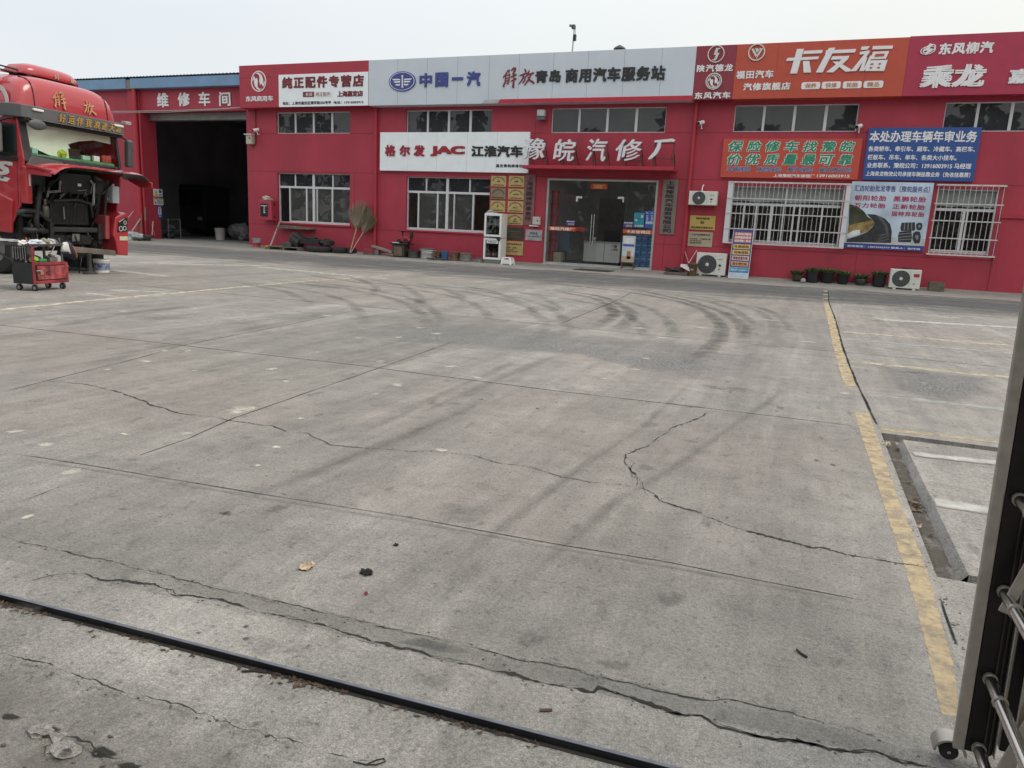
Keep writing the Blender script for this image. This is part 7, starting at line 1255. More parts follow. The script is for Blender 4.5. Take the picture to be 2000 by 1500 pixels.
# roof fairing: lofted, rounded at both sides
k = MB(); rows = []; NB = 26
for i in range(NB + 1):
    t_ = -1 + 2 * i / NB; b = TW / 2 + t_ * (TW / 2 - .01); e = abs(t_)
    f = (1 - e ** 5) ** .5 * .93 + .07; back = .10 * e ** 6; row = []
    for s in (0, .12, .3, .5, .7, .85, 1.0, 1.3, 2.0): 
        if s <= 1: a = -.05 - back - .10 * s - .24 * s ** 4; z = 2.90 + (.52 * f) * math.sin(min(1, s) * math.pi / 2) ** .9
        else: a = -.39 - back - (s - 1) * 1.55; z = 2.90 + .52 * f + .03 * f * (s - 1)
        row.append(k.bm.verts.new((a, b, z)))
    rows.append(row)
for r0, r1 in zip(rows, rows[1:]):
    for j in range(len(r0) - 1): k.bm.faces.new((r0[j], r1[j], r1[j + 1], r0[j + 1]))
for r0 in (rows[0], rows[-1]): k.bm.faces.new(r0 + [k.bm.verts.new((r0[-1].co.x, r0[-1].co.y, 2.9))])
k.build('roof_fairing', C_RED, lorry, smooth=50, local=True)
k = MB()
for bb, tt in ((.30, 1), (TW - .30, -1)):
    pts = []
    for s in (0, .2, .4, .6, .8, 1.0):
        e = abs((bb - TW / 2) / (TW / 2)); f = (1 - e ** 5) ** .5 * .93 + .07; back = .10 * e ** 6; pts.append((-.05 - back - .10 * s - .24 * s ** 4 + .004, bb + tt * .0 + (.0 if s < .5 else 0), 2.90 + .52 * f * math.sin(s * math.pi / 2) ** .9 + .003))
    k.tube(pts, .008, 5)
k.build('fairing_joint', C_BLK, lorry, local=True)
# visor band wrapping the corners, lamps and lettering
k = MB(); vp = [(-.50, -.03), (-.12, -.055), (.0, -.02), (.06, .10), (.09, TW / 2), (.06, TW - .10), (0, TW + .03), (-.2, TW + .05), (-.2, TW), (-.1, TW - .05), (-.1, .04), (-.50, .02)]
k.prism([(a, b, 2.70) for a, b in vp], (-.02, 0, .205)); k.build('sun_visor', C_GRY, lorry, local=True, bevel=.012)
LB('visor_lamp', mat('lamp_white', (.75, .75, .73), .3), [(.02, .08, .14, .34, 2.83, 2.868), (.02, .082, TW - .28, TW - .06, 2.83, 2.868)])
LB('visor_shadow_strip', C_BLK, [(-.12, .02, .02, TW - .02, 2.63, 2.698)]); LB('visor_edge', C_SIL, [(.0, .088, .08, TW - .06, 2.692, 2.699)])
def brush3(k, strokes, O, ex, ez, en, th):
    O, ex, ez, en = Vector(O), Vector(ex), Vector(ez), Vector(en)
    for q_, st in enumerate(strokes):
        L_, R_ = [], []; n = len(st)
        for i, (x, z, w_) in enumerate(st):
            x0, z0 = st[max(i - 1, 0)][:2]; x1, z1 = st[min(i + 1, n - 1)][:2]; dx, dz = x1 - x0, z1 - z0; l = math.hypot(dx, dz) or 1; L_.append((x - dz / l * w_ / 2, z + dx / l * w_ / 2)); R_.append((x + dz / l * w_ / 2, z - dx / l * w_ / 2))
        k.prism([O + ex * x + ez * z for x, z in L_ + R_[::-1]], en * (th + .0008 * q_))
GLD2 = mat('gold_letter', (.56, .36, .10), .35, .4); TANG = mat('faded_gold_letter', (.50, .27, .14), .5)
k = MB(); s = '好运伴我浪迹天涯'
for i, ch in enumerate(s):
    b = .62 + i * .187; aa = .094 - .05 * ((b - TW / 2) / (TW / 2)) ** 2; k.text(ch, (aa, b, 2.722), (0, .135, 0), (-.015, .02, .14), (1, 0, 0), .012, .012, shear=.15, ref=False)
k.build('visor_lettering', GLD2, lorry, local=True)
k = MB(); brush3(k, JIE, (-.040, .66, 2.94), (0, .28, 0), (-.055, -.03, .30), (1, 0, .2), .012); brush3(k, FANG, (-.040, 1.30, 2.94), (0, .26, 0), (-.045, -.02, .25), (1, 0, .2), .012); k.build('fairing_lettering', TANG, lorry, local=True)
# roof air deflector and rails
k = MB(); rows = []
for i in range(17):
    t_ = -1 + i / 8; b = 1.20 + t_ * .60; f = (1 - abs(t_) ** 5) ** .5 * .8 + .2; rows.append([k.bm.verts.new((a - .10 * abs(t_) ** 4, b, 3.475 + z * f)) for a, z in ((-.56, .0), (-.55, .08), (-.62, .165), (-.74, .20), (-.95, .18), (-1.05, .0))])
for r0, r1 in zip(rows, rows[1:]):
    for j in range(5): k.bm.faces.new((r0[j], r1[j], r1[j + 1], r0[j + 1]))
for r0 in (rows[0], rows[-1]): k.bm.faces.new(r0)
df = k.build('air_deflector', C_RED, lorry, smooth=50, local=True)
k = MB(); brush3(k, JIE, (-.535, 1.16, 3.48), (0, .09, 0), (-.02, 0, .09), (1, 0, .4), .012); brush3(k, FANG, (-.55, 1.52, 3.48), (0, .09, 0), (-.02, 0, .085), (1, 0, .4), .01); k.build('deflector_lettering', mat('pale_gold_letter', (.6, .45, .35), .5), df, local=True)
LB('deflector_base', C_BLK, [(-1.0, -.60, .66, 1.76, 3.36, 3.472)])
k = MB()
for zz in (3.46, 3.52): k.tube([(-.75, .62, zz), (-.75, .30, zz + .005), (-.75, .05, zz + .01)], .014, 6)
k.build('roof_rail', C_BLK, lorry, local=True); LB('roof_horn', C_BLK, [(-.85, -.65, .02, .12, 3.30, 3.56)])
# windscreen, frame, pillars, interior
k = MB(); k.face([(-.03, .16, 2.07), (-.03, TW - .05, 2.05), (-.13, TW - .05, 2.66), (-.13, .16, 2.66)]); k.build('windscreen', glass('cab_glass', (.90, .94, .90), 1.0, .02), lorry, local=True)
k = MB()
for b0, b1 in ((.02, .18), (TW - .065, TW - .0)): k.prism([(-.015, b0, 2.0), (-.015, b1, 2.0), (-.12, b1 - .02, 2.70), (-.12, b0 + .0, 2.70)], (-.05, 0, -.005))
k.prism([(-.010, .15, 1.985), (-.010, TW - .1, 1.985), (-.022, TW - .1, 2.09), (-.022, .18, 2.115)], (-.05, 0, 0)); k.build('windscreen_frame', C_DRK, lorry, local=True, bevel=.01)
k = MB(); k.prism([(-.008, .05, 1.93), (-.008, .95, 1.95), (-.012, .75, 2.06), (-.012, .16, 2.10)], (-.03, 0, 0)); k.build('scuttle_cover', C_GRY, lorry, local=True, bevel=.01)
k = MB(); k.tube([(.01, .80, 2.04), (.005, 1.02, 2.0), (-.005, 1.5, 2.05)], .012, 6); k.tube([(.01, 1.35, 2.03), (.0, 2.0, 2.07)], .012, 6); k.build('wiper', C_BLK, lorry, local=True)
LB('dashboard', mat('dashboard_green', (.05, .22, .09), .6, var=.4, scale=8), [(-.42, -.055, .14, TW - .14, 1.95, 2.14)], bevel=.03)
k = MB(); k.prism([(-.12 - (z - 2.07) * .14, b, z) for b, z in ((.18, 2.24), (.30, 2.24), (.62, 2.15), (1.06, 2.13), (1.10, 2.30), (1.05, 2.38), (1.30, 2.46), (1.65, 2.52), (2.06, 2.50), (2.07, 2.66), (.18, 2.66))], (-.01, 0, 0)); k.build('cab_curtain', mat('pale_green_curtain', (.74, .82, .72), .9, var=.06), lorry, local=True)
LB('seat_back', mat('dark_seat', (.06, .055, .055), .8, var=.3), [(-.98, -.85, TW * .58, TW * .92, 1.6, 2.45), (-.98, -.85, TW * .12, TW * .36, 1.6, 2.2)], bevel=.04)
k = MB(); k.ring((-.45, TW * .74, 2.16), (0, 1, 0), (-.5, 0, .8), (1, 0, .5), .19, .22, 28, .02); k.build('steering_wheel', C_BLK, lorry, local=True)
LB('ceiling', C_DRK, [(-1.9, -.16, .05, TW - .05, 2.80, 2.86)])
def dash(name, label, cat, b0, b1, h_, m, lumpy=False, z0=2.141):
    c = TR.M @ Vector((-.2, (b0 + b1) / 2, z0)); k = MB()
    if lumpy: k.lump((-.11, (b0 + b1) / 2, z0 + h_ * .5), .04, (b1 - b0) / 2, h_ * .55, 5, .3)
    else: k.box(-.15, -.09, b0, b1, z0, z0 + h_)
    for v in k.bm.verts: v.co = TR.M @ v.co
    tag(k.build(name, m, base=c, bevel=0 if lumpy else .01), label, cat)
dash('rag', 'bright yellow green glove lying on the lorry dashboard', 'glove', .80, .98, .13, mat('lime_cloth', (.42, .55, .05), .8, var=.3), True); dash('black_box', 'small black device standing on the lorry dashboard', 'device', 1.04, 1.24, .17, C_BLK); dash('paper_packet', 'pale green packet in the middle of the lorry dashboard', 'packet', 1.30, 1.48, .08, mat('mint_paper', (.35, .62, .50), .6, var=.2)); dash('card', 'white card standing on the lorry dashboard by the red notice', 'card', 1.56, 1.70, .10, WHT); dash('red_notice', 'red and gold notice at the right end of the lorry dashboard', 'notice', 1.76, 1.98, .13, mat('red_gold_print', (.35, .05, .04), .5, var=.6, scale=30)); dash('document', 'pale turquoise document at the left corner of the lorry windscreen', 'document', .24, .36, .09, mat('turquoise_paper', (.32, .62, .58), .6))
# mirrors and lamps at the corners
k = MB(); c = fq(73, 244, .22); k.lump(tuple(c), .05, .165, .085, 3, .03, 3); k.build('front_mirror', mat('mirror_shell', (.085, .085, .095), .5), lorry, local=True, smooth=True)
k = MB(); k.tube([tuple(c), (.12, .12, 2.62), (-.02, .02, 2.70)], .016, 6); k.tube([tuple(c), (.16, .25, 2.60), (.02, .12, 2.69)], .012, 6); k.build('mirror_arm', C_BLK, lorry, local=True)
LB('side_mirror', mat('mirror_shell2', (.07, .07, .072), .45), [(-.05, .07, TW + .06, TW + .22, 2.10, 2.62)], bevel=.04); LB('corner_lamp', ALUG, [(-.05, .06, TW + .02, TW + .16, 2.90, 2.96)], bevel=.01)
k = MB(); k.tube([(-.05, TW + .02, 2.66), (.0, TW + .14, 2.60)], .018, 6); k.build('mirror_arm', C_BLK, lorry, local=True)
LB('near_mirror', mat('mirror_grey', (.16, .165, .165), .4), [(-.62, -.30, -.20, -.10, 2.10, 2.58)], bevel=.04); k = MB(); k.tube([(-.35, -.14, 2.6), (-.25, -.06, 2.66), (-.15, -.02, 2.68)], .022, 6); k.build('mirror_arm', C_BLK, lorry, local=True)
# side: window, door edges, lettering, step panel
k = MB(); k.prism([(-.14, -.006, 2.07), (-.14, -.006, 2.58), (-1.2, -.006, 2.62), (-1.2, -.006, 1.98)], (0, .005, 0)); k.build('side_window', mat('dark_side_glass', (.02, .025, .027), .08, spec=.8), lorry, local=True)
LB('door_seam', C_BLK, [(-.155, -.15, -.004, .0, 1.28, 2.66)], bevel=0); LB('window_trim', C_BLK, [(-1.2, -.13, -.02, .0, 1.98, 2.05)])
def stext(name, s, p0, p1, m, bold=.06, shear=.3):
    a, b = TR.sd(*p0), TR.sd(*p1); k = MB(); k.text(s, (a.x, -.003, b.z), (b.x - a.x, 0, 0), (0, 0, a.z - b.z), (0, -1, 0), .004, bold, shear=shear); k.build(name, m, lorry, local=True)
SLV = mat('silver_decal', (.62, .62, .62), .4, .2, var=.08)
stext('door_lettering', 'S', (-14, 312), (27, 344), SLV, .05); stext('panel_lettering', '460HP', (-22, 402), (24, 413.5), SLV, .03, .2)
k = MB(); k.prism([TR.sd(*q) + Vector((0, -.003, 0)) for q in ((-5, 340), (20, 348.5), (14, 355), (-5, 351))], (0, .002, 0)); k.build('decal_strip', SLV, lorry, local=True); stext('decal_lettering', 'W', (1, 342.5), (9.5, 350), C_BLK, .03, .2)
c = TR.sd(-2, 203); k = MB(); k.ring(tuple(TR.sd(-8, 196) + Vector((0, -.005, 0))), (1, 0, 0), (0, 0, 1), (0, 1, 0), .20, .27, 36, .004); k.build('side_decal', SLV, lorry, local=True)
LB('corner_panel', C_RED, [(-.12, .02, .0, .13, 1.30, 1.93)], bevel=.03); LB('corner_reflector', mat('clear_lens', (.6, .6, .6), .3), [(.021, .028, .05, .085, 1.60, 1.80)])
k = MB(); k.prism([(-.30, -.04, .78), (-1.6, -.04, .78), (-1.6, -.04, 1.48), (-.62, -.04, 1.46), (-.24, -.04, 1.34), (-.26, -.04, 1.22)], (0, .06, 0)); k.build('step_panel', C_RED, lorry, local=True, bevel=.02)
# dark engine bay and what hangs in it
LB('engine_bay', C_BLK, [(-.72, -.62, .06, TW - .06, .55, 1.95), (-.62, -.2, .06, .12, .7, 1.3)])
LB('heater_box', mat('heater_plastic', (.016, .017, .02), .5, var=.2), [(-.5, -.12, .80, 1.52, 1.52, 1.88), (-.5, -.16, .16, .56, 1.56, 1.86)], bevel=.02); LB('plate_label', WHT, [(-.118, -.114, 1.20, 1.28, 1.66, 1.71)])
LB('radiator', mat('radiator_grey', (.034, .035, .036), .55, .3, var=.3, scale=14), [(-.40, -.14, .62, 1.46, .96, 1.36)], bevel=.012); k = MB()
for q in range(26): k.box(-.14, -.132, .65 + q * .031, .653 + q * .031, .98, 1.34)
k.build('radiator_fin', C_ENG, lorry, local=True)
LB('cross_member', mat('cross_member', (.055, .055, .056), .5, .4, var=.2), [(-.2, -.05, .56, 1.70, .83, .92)], bevel=.02); LB('cross_bracket', C_ENG, [(-.24, -.03, .50, .58, .70, 1.0), (-.24, -.03, 1.58, 1.68, .70, 1.0)])
LB('intercooler', C_ENG, [(-.32, -.12, .68, 1.50, .60, .78)], bevel=.012); LB('number_plate_bracket', mat('plate_grey', (.16, .17, .16), .5, .3, var=.3), [(-.11, -.09, 1.03, 1.20, .66, .80)])
k = MB(); k.prism([(.02, .88, .585), (.06, 1.90, .50), (.06, 1.92, .40), (.02, .88, .475)], (-.10, 0, 0)); k.build('bumper_bar', mat('bare_bumper_steel', (.19, .17, .145), .6, .3, var=.2, dirt=.3), lorry, local=True, bevel=.01)
k = MB(); k.lump((-.2, 1.75, 1.65), .12, .16, .2, 3, .3); k.lump((-.2, 1.66, 1.35), .12, .1, .22, 4, .3); k.lump((-.25, .30, .90), .15, .14, .2, 5, .3); k.lump((-.25, 1.68, .62), .15, .12, .14, 6, .3); k.lump((-.3, .45, .66), .2, .2, .1, 7, .3); k.build('engine_clutter', C_ENG, lorry, local=True)
for nm, m, sd, cnt in (('engine_fitting', C_ENG, 1, 46), ('small_fitting', C_SIL, 2, 16), ('rusty_fitting', mat('oily_rust', (.07, .045, .03), .7, var=.5, scale=12), 3, 18)):
    k = MB(); rn = random.Random(sd)
    for _ in range(cnt):
        b, z = rn.choice([(rn.uniform(.15, .60), rn.uniform(.65, 1.5)), (rn.uniform(1.48, 1.95), rn.uniform(.6, 1.9)), (rn.uniform(.2, 1.9), rn.uniform(1.38, 1.55)), (rn.uniform(.6, 1.6), rn.uniform(.58, .82))]); a = rn.uniform(-.22, -.08); w_, h_ = rn.uniform(.01, .06), rn.uniform(.01, .07)
        if cnt < 40: w_ *= .5; h_ *= .5
        if rn.random() < .5: k.box(a, a + rn.uniform(.02, .06), b, b + w_, z, z + h_)
        else: k.tube([(a, b, z), (a + .02, b + rn.uniform(-.12, .12), z + rn.uniform(-.16, .16)), (a - .02, b + rn.uniform(-.2, .2), z + rn.uniform(-.2, .2))], rn.uniform(.006, .018), 6)
    k.build(nm, m, lorry, local=True)
k = MB()
for px in ([(116.7, 353.6), (114.8, 372), (93, 374), (91.5, 384)], [(118.7, 353.6), (117, 374), (95, 376.5), (93.5, 385)], [(177, 351.7), (184.8, 361), (184, 400)], [(176, 353), (183, 363), (181, 402)], [(124, 404), (126, 428)]): k.tube([fq(x, y, -.08) for x, y in px], .009, 6)
k.build('coolant_pipe', C_SIL, lorry, local=True)
k = MB()
for px, r in (([(36, 416), (48, 411), (74, 413), (90, 426), (101, 440)], .045), ([(48, 449.7), (75, 449), (102, 454.5)], .05), ([(34, 415), (48, 421), (62, 421)], .03), ([(78, 362), (74, 392), (70, 425), (72, 450)], .05), ([(104, 392), (150, 390), (176, 398), (180, 425)], .03), ([(160, 480), (168, 493), (190, 494), (200, 484)], .014), ([(210, 352), (206, 385), (204, 420), (207, 470)], .03), ([(88, 398), (96, 360), (105, 352)], .025)): k.tube([fq(x, y, -.10) for x, y in px], r, 8)
k.build('hose', mat('rubber_hose', (.024, .025, .027), .5, var=.2), lorry, local=True, smooth=True)
k = MB(); q = fq(88, 424, -.10); k.lathe([(.055, 0), (.07, .02), (.07, .16), (.055, .20), (.03, .22), (.03, .25), (.035, .27), (.025, .31)], tuple(q), n=14); k.build('air_dryer', mat('bronze_can', (.12, .115, .10), .35, .6), lorry, local=True, smooth=40)
k = MB(); q0, q1 = fq(227, 399, -.1), fq(237, 362, -.1); k.box(-.22, -.06, 1.97, 2.14, 1.40, 1.72); k.lathe([(.04, 0), (.04, .04)], (-.14, 2.05, 1.72), n=10); k.build('washer_tank', mat('tank_white', (.52, .58, .62), .4, var=.08), lorry, local=True, bevel=.025)
# far headlamp panel
k = MB(); k.prism([(.10, 1.86, 1.14), (.10, 2.12, 1.24), (.10, 2.20, 1.20), (.10, 2.19, .40), (.10, 1.92, .42), (.10, 1.88, .64), (.10, 1.80, .80)], (-.42, 0, 0)); k.build('headlamp_panel', C_RED, lorry, local=True, bevel=.025)
LB('panel_inner', mat('panel_inner_red', (.32, .06, .07), .6, var=.3), [(-.25, .02, 1.70, 1.80, .72, 1.16)])
k = MB(); k.prism([(.102, 1.90, .86), (.102, 1.93, 1.06), (.102, 2.06, 1.14), (.102, 2.15, 1.15), (.102, 2.15, .88)], (.012, 0, 0)); hl = k.build('headlight', mat('headlight_black', (.02, .021, .023), .15), lorry, local=True)
k = MB()
for b_, z_, r in ((1.97, .93, .05), (2.07, .94, .045), (2.08, 1.05, .04)): k.ring((.116, b_, z_), (0, 1, 0), (0, 0, 1), (1, 0, 0), r * .72, r, 18, .008)
k.prism([(.116, 1.93, 1.05), (.116, 2.06, 1.12), (.116, 2.06, 1.135), (.116, 1.925, 1.065)], (.006, 0, 0)); k.build('lamp_reflector', SLV, hl, local=True)
LB('fog_lamp', mat('fog_lens', (.62, .58, .42), .3, var=.2, scale=30), [(.102, .114, 1.95, 2.16, .70, .78)])
# raised front panel
k = MB(); rows = []; NB = 28
for i in range(NB + 1):
    t_ = -1 + 2 * i / NB; b = TW / 2 + .02 + t_ * (TW / 2 - .0); e = abs(t_); drop = .15 * e ** 9
    rows.append([k.bm.verts.new((a * (1 - .10 * e ** 6), b, z - drop * (.6 + .4 * min(1, a * 2)))) for a, z in ((.02, 1.985), (.2, 2.02), (.45, 2.03), (.62, 2.012), (.68, 1.99), (.66, 1.978), (.45, 1.995), (.2, 1.985), (.02, 1.955))])
for r0, r1 in zip(rows, rows[1:]):
    n = len(r0)
    for j in range(n): fc = k.bm.faces.new((r0[j], r1[j], r1[(j + 1) % n], r0[(j + 1) % n])); fc.material_index = 0 if j < 5 else 1
for r0 in (rows[0], rows[-1]): k.bm.faces.new(r0)
k.build('raised_front_panel', [C_RED, C_DRK], lorry, smooth=50, local=True)
for pts in ([(.0, .02, 1.80), (.50, .02, 1.79), (.52, .02, 1.90), (.0, .02, 1.97)], [(.40, TW - .0, 1.74), (.66, TW, 1.76), (.66, TW, 1.86), (.0, TW, 1.97), (.0, TW, 1.90)]): k = MB(); k.prism(pts, (0, .03, 0)); k.build('panel_end_cap', C_RED, lorry, local=True, bevel=.008)
k = MB()
for b_ in (.55, TW - .4): k.tube([(-.1, b_, 1.6), (.35, b_, 1.97)], .014, 6)
k.build('gas_strut', C_BLK, lorry, local=True)
# wheels, chassis
def wheel(a, b0, b1, R_):
    zc = .46; M_ = TR.M; k = MB(); w0 = M_ @ Vector((a, b0, 0)); w1 = M_ @ Vector((a, b1, 0)); w0.z = w1.z = R_
    ax = (w1 - w0).normalized(); L_ = (w1 - w0).length
    k.lathe([(R_ * .62, 0), (R_ * .95, .02), (R_, .07), (R_, L_ - .07), (R_ * .95, L_ - .02), (R_ * .62, L_)], w0, ax, 36); o = k.build('wheel', RUB, lorry, smooth=35)
    k = MB(); k.lathe([(R_ * .60, -.004), (R_ * .52, .03), (R_ * .30, .05), (R_ * .28, -.03), (R_ * .1, -.04)], w0, ax, 28); k.build('rim', RIMG, o, smooth=35)
for b0, b1 in ((.06, .36), (TW - .36, TW - .06)): wheel(-.80, b0, b1, .47)
for b0, b1 in ((.06, .36), (TW - .36, TW - .06)): wheel(-3.6, b0, b1, .47)
LB('chassis', C_BLK, [(-4.4, -.3, .55, .72, .62, .85), (-4.4, -.3, TW - .72, TW - .55, .62, .85), (-3.7, -3.5, .3, TW - .3, .42, .56), (-.9, -.7, .3, TW - .3, .42, .56)]); LB('mud_flap', C_GRY, [(-.34, -.30, .10, .42, .40, .80)])
# ---- jack stand, buckets and crate by the bumper
g0 = G(176, 535); k = MB(); k.lathe([(.13, 0), (.13, .02), (.045, .06), (.04, .34), (.055, .36), (.055, .39)], g0, n=16); tag(k.build('jack_stand', RIMD, smooth=40, base=g0), 'black bottle jack stand under the lorry bumper bar', 'jack')
g1 = G(184, 532) + Vector((.02, .16, 0)); t = thing('white_bucket', 'white plastic bucket behind the jack stand', 'bucket', g1); k = MB(); k.lathe([(.125, 0), (.145, .22), (.15, .225), (.15, .25), (.13, .245)], g1, n=22); k.build('body', WHT, t, smooth=40); k = MB(); k.lathe([(.129, .04), (.143, .18)], g1, n=22, cap=False); k.build('label_band', mat('bucket_blue_print', (.20, .22, .34), .5, var=.9, scale=14), t, smooth=True)
k = MB(); a_, b_ = G(155, 535), G(202, 524); k.tube([a_ + Vector((0, 0, .012)), a_ + Vector((.02, .05, .30)), (a_ + b_) / 2 + Vector((0, 0, .36)), b_ + Vector((-.1, .1, .30)), b_ + Vector((0, 0, .02))], .011, 6); tag(k.build('hose', BLKP, smooth=True, base=a_), 'black hose arching over the jack stand', 'hose')
g2 = G(147, 527); k = MB(); k.box(g2.x - .14, g2.x + .14, g2.y - .02, g2.y + .3, 0.06, .27); tag(k.build('oil_crate', mat('black_crate', (.02, .02, .021), .6, var=.3), bevel=.01, base=(g2.x, g2.y + .1, .06)), 'black crate on a low grey board beside the jack stand', 'crate'); k = MB(); k.box(g2.x - .25, g2.x + .22, g2.y - .06, g2.y + .34, .012, .058); tag(k.build('creeper_board', mat('board_grey', (.2, .2, .19), .7), base=(g2.x, g2.y + .1, .012)), 'low grey creeper board under the black crate', 'board')
g3 = G(157, 534) + Vector((0, .3, 0)); k = MB(); k.lathe([(.055, 0), (.06, .02), (.06, .12), (.02, .18), (.02, .21)], (g2.x + .08, g2.y + .1, .272), n=12); tag(k.build('bottle', mat('clear_bottle', (.45, .46, .46), .3), smooth=40, base=(g2.x + .08, g2.y + .1, .272)), 'clear plastic bottle on the black crate', 'bottle')
# ================================================================== TOOL TROLLEY
FLp, FRp, BLp = G(64.4, 569.8), G(122.3, 565), G(35, 566.5); hb = (FRp - FLp); hd = math.atan2(-hb.x, hb.y); TL = Frame(FLp, hd); WT = hb.length; DT = max(.34, (FLp - BLp).dot(TL.A))
tr = thing('tool_trolley', 'scuffed red and black tool trolley full of tools beside the lorry', 'trolley', M=TL.M)
T_RED = mat('scuffed_red_steel', (.30, .035, .045), .55, .2, var=.5, scale=5, dirt=.55, dcol=(.11, .07, .06)); T_BLK = mat('black_steel_sheet', (.03, .036, .038), .55, .2, var=.2, dirt=.2); T_GRY = mat('worn_grey_steel', (.10, .095, .09), .55, .4, var=.4, dirt=.4)
def tf(x, y, a=0.0): return TL.fr(x, y, a)
z1, z2, z3, z4 = tf(98, 553.5).z, tf(98, 513).z, tf(90, 481).z, tf(90, 476).z      # box bottom, box top, shelf underside, shelf top
b0, b1 = tf(64.3, 535).y, tf(133.5, 535).y
def TB(name, m, boxes, par=tr, bevel=.006):
    k = MB()
    for q in boxes: k.box(*q)
    return k.build(name, m, par, local=True, bevel=bevel)
TB('cabinet', T_BLK, [(-DT, -.012, b0, b1, z1, z2)]); TB('front_frame', T_RED, [(-.012, .004, b0, b0 + .045, z1, z3), (-.012, .004, b1 - .05, b1, z1, z2), (-.012, .0035, b0 + .045, b1 - .05, z1, z1 + .045), (-.012, .0035, b0 + .045, b1 - .05, z2 - .035, z2 + .012)])
TB('door', mat('scuffed_door', (.33, .05, .06), .5, .2, var=.9, scale=9, dirt=.7, dcol=(.18, .17, .165)), [(-.010, .010, b0 + .075, b1 - .055, z1 + .06, z2 - .045)])
dz = (z2 + z1) / 2; TB('padlock', mat('brass_padlock', (.45, .36, .18), .35, .6), [(.011, .03, b0 + .11, b0 + .16, dz - .02, dz + .03)]); TB('hasp', C_SIL, [(.010, .02, b0 + .05, b0 + .15, dz + .032, dz + .05)])
k = MB(); k.text('豫', (.011, b0 + WT * .40, dz - .03), (0, .06, 0), (0, 0, .06), (1, 0, 0), .002, .02); k.build('paint_mark', mat('dark_scrawl', (.05, .02, .02), .7), tr, local=True)
TB('tray', T_GRY, [(-DT - .05, .01, b0 - .03, b1 - .06, z3, z3 + .012), (.0, .012, b0 - .03, b1 - .06, z3 + .012, z4), (-DT - .05, -DT - .04, b0 - .03, b1 - .06, z3 + .012, z4), (-DT - .04, 0, b0 - .03, b0 - .02, z3 + .012, z4), (-DT - .04, 0, b1 - .07, b1 - .06, z3 + .012, z4)])
TB('rear_tray', T_GRY, [(-DT - .52, -DT - .055, b0 - .03, b1 - .10, z3, z4 - .01)]); TB('post', T_GRY, [(-DT, -DT + .03, b0, b0 + .03, z2, z3), (-DT, -DT + .03, b1 - .09, b1 - .06, z2, z3), (-.03, -.012, b1 - .09, b1 - .06, z2, z3)])
k = MB(); k.tube([(-DT - .45, b0 + .02, z3), (-DT, b0 + .02, z2 + .02)], .014, 6); k.tube([(-DT + .1, b0 + .005, z3), (-.02, b0 + .005, z2 + .1)], .010, 6); k.build('brace', T_BLK, tr, local=True)
TB('back_panel', T_GRY, [(-DT + .002, -DT + .01, b0 + .05, b0 + WT * .5, z2 + .03, z3 - .02)])
for aa, bb in ((-.04, b0 + .06), (-.04, b1 - .08), (-DT + .05, b0 + .05), (-DT + .05, b1 - .08)):
    k = MB(); k.tube([(aa, bb - .014, .045), (aa, bb + .014, .045)], .045, 18); c_ = k.build('castor', RUB, tr, local=True, smooth=40); k = MB(); k.tube([(aa, bb - .016, .045), (aa, bb + .016, .045)], .024, 12); k.box(aa - .03, aa + .03, bb - .022, bb + .022, .09, z1); k.build('castor_fork', C_SIL, c_, local=True)
def titem(name, label, cat, build, m, c, **kw):
    k = MB(); build(k)
    for v in k.bm.verts: v.co = TL.M @ v.co
    return tag(k.build(name, m, base=TL.M @ Vector(c), **kw), label, cat)
zt = z3 + .013
for i, (a_, b_, ra, rb, rz_, m, lab) in enumerate([(-.12, .00, .05, .05, .04, WHT, 'small white rag at the left end of the trolley tray'), (-.10, .20, .07, .12, .045, mat('white_blue_rag', (.50, .52, .60), .8, var=.35, scale=14), 'white and blue rag in the middle of the trolley tray'), (-.10, .36, .07, .08, .05, mat('olive_rag', (.30, .27, .17), .85, var=.4, scale=12), 'olive rag right of the white and blue rag on the trolley'), (-.08, .47, .05, .05, .055, mat('white_navy_glove', (.48, .47, .48), .8, var=.6, scale=12), 'white and navy work glove at the right end of the trolley tray')]):
    titem('rag', lab, 'rag', lambda k: k.lump((a_, b0 + b_ * WT / .56, zt + rz_ * .7), ra, rb, rz_, 40 + i, .35, 3), m, (a_, b0 + b_, zt))
titem('spray_bottle', 'small orange bottle with white cap standing on the trolley tray', 'bottle', lambda k: k.lathe([(.018, 0), (.02, .06), (.010, .075), (.010, .105)], (-.15, b0 + .09, zt), n=10), mat('orange_bottle', (.40, .12, .05), .4), (-.15, b0 + .09, zt))
titem('rag', 'dark oily rag spread on the rear tray of the trolley', 'rag', lambda k: (k.lump((-DT - .25, b0 + .12, z4 + .012), .2, .12, .03, 50, .35, 3), k.lump((-DT - .42, b0 + .1, z4 + .02), .06, .05, .04, 51, .3)), mat('pale_grey_rag', (.24, .24, .24), .85, var=.6, scale=10), (-DT - .25, b0 + .1, z4 - .01))
zs = z2 + .013
titem('cable_tie_pack', 'lime green bundle on the middle shelf of the trolley', 'bundle', lambda k: k.lump((-.06, b0 + .10, zs + .035), .04, .05, .045, 52, .4, 3), mat('lime_plastic', (.30, .48, .06), .5, var=.4, scale=20), (-.06, b0 + .1, zs))
titem('tool_case', 'flat green plastic case on the middle shelf of the trolley', 'case', lambda k: k.box(-.14, -.03, b0 + .17, b0 + .30, zs, zs + .04), mat('green_plastic', (.04, .27, .10), .45), (-.08, b0 + .23, zs), bevel=.008)
titem('parts_tin', 'open grey tin of parts on the right of the trolley shelf', 'tin', lambda k: (k.box(-.14, -.04, b0 + .36, b0 + .50, zs, zs + .06), k.lump((-.09, b0 + .43, zs + .07), .05, .07, .03, 53, .4)), mat('dull_tin', (.20, .19, .175), .5, .4, var=.3), (-.09, b0 + .43, zs))
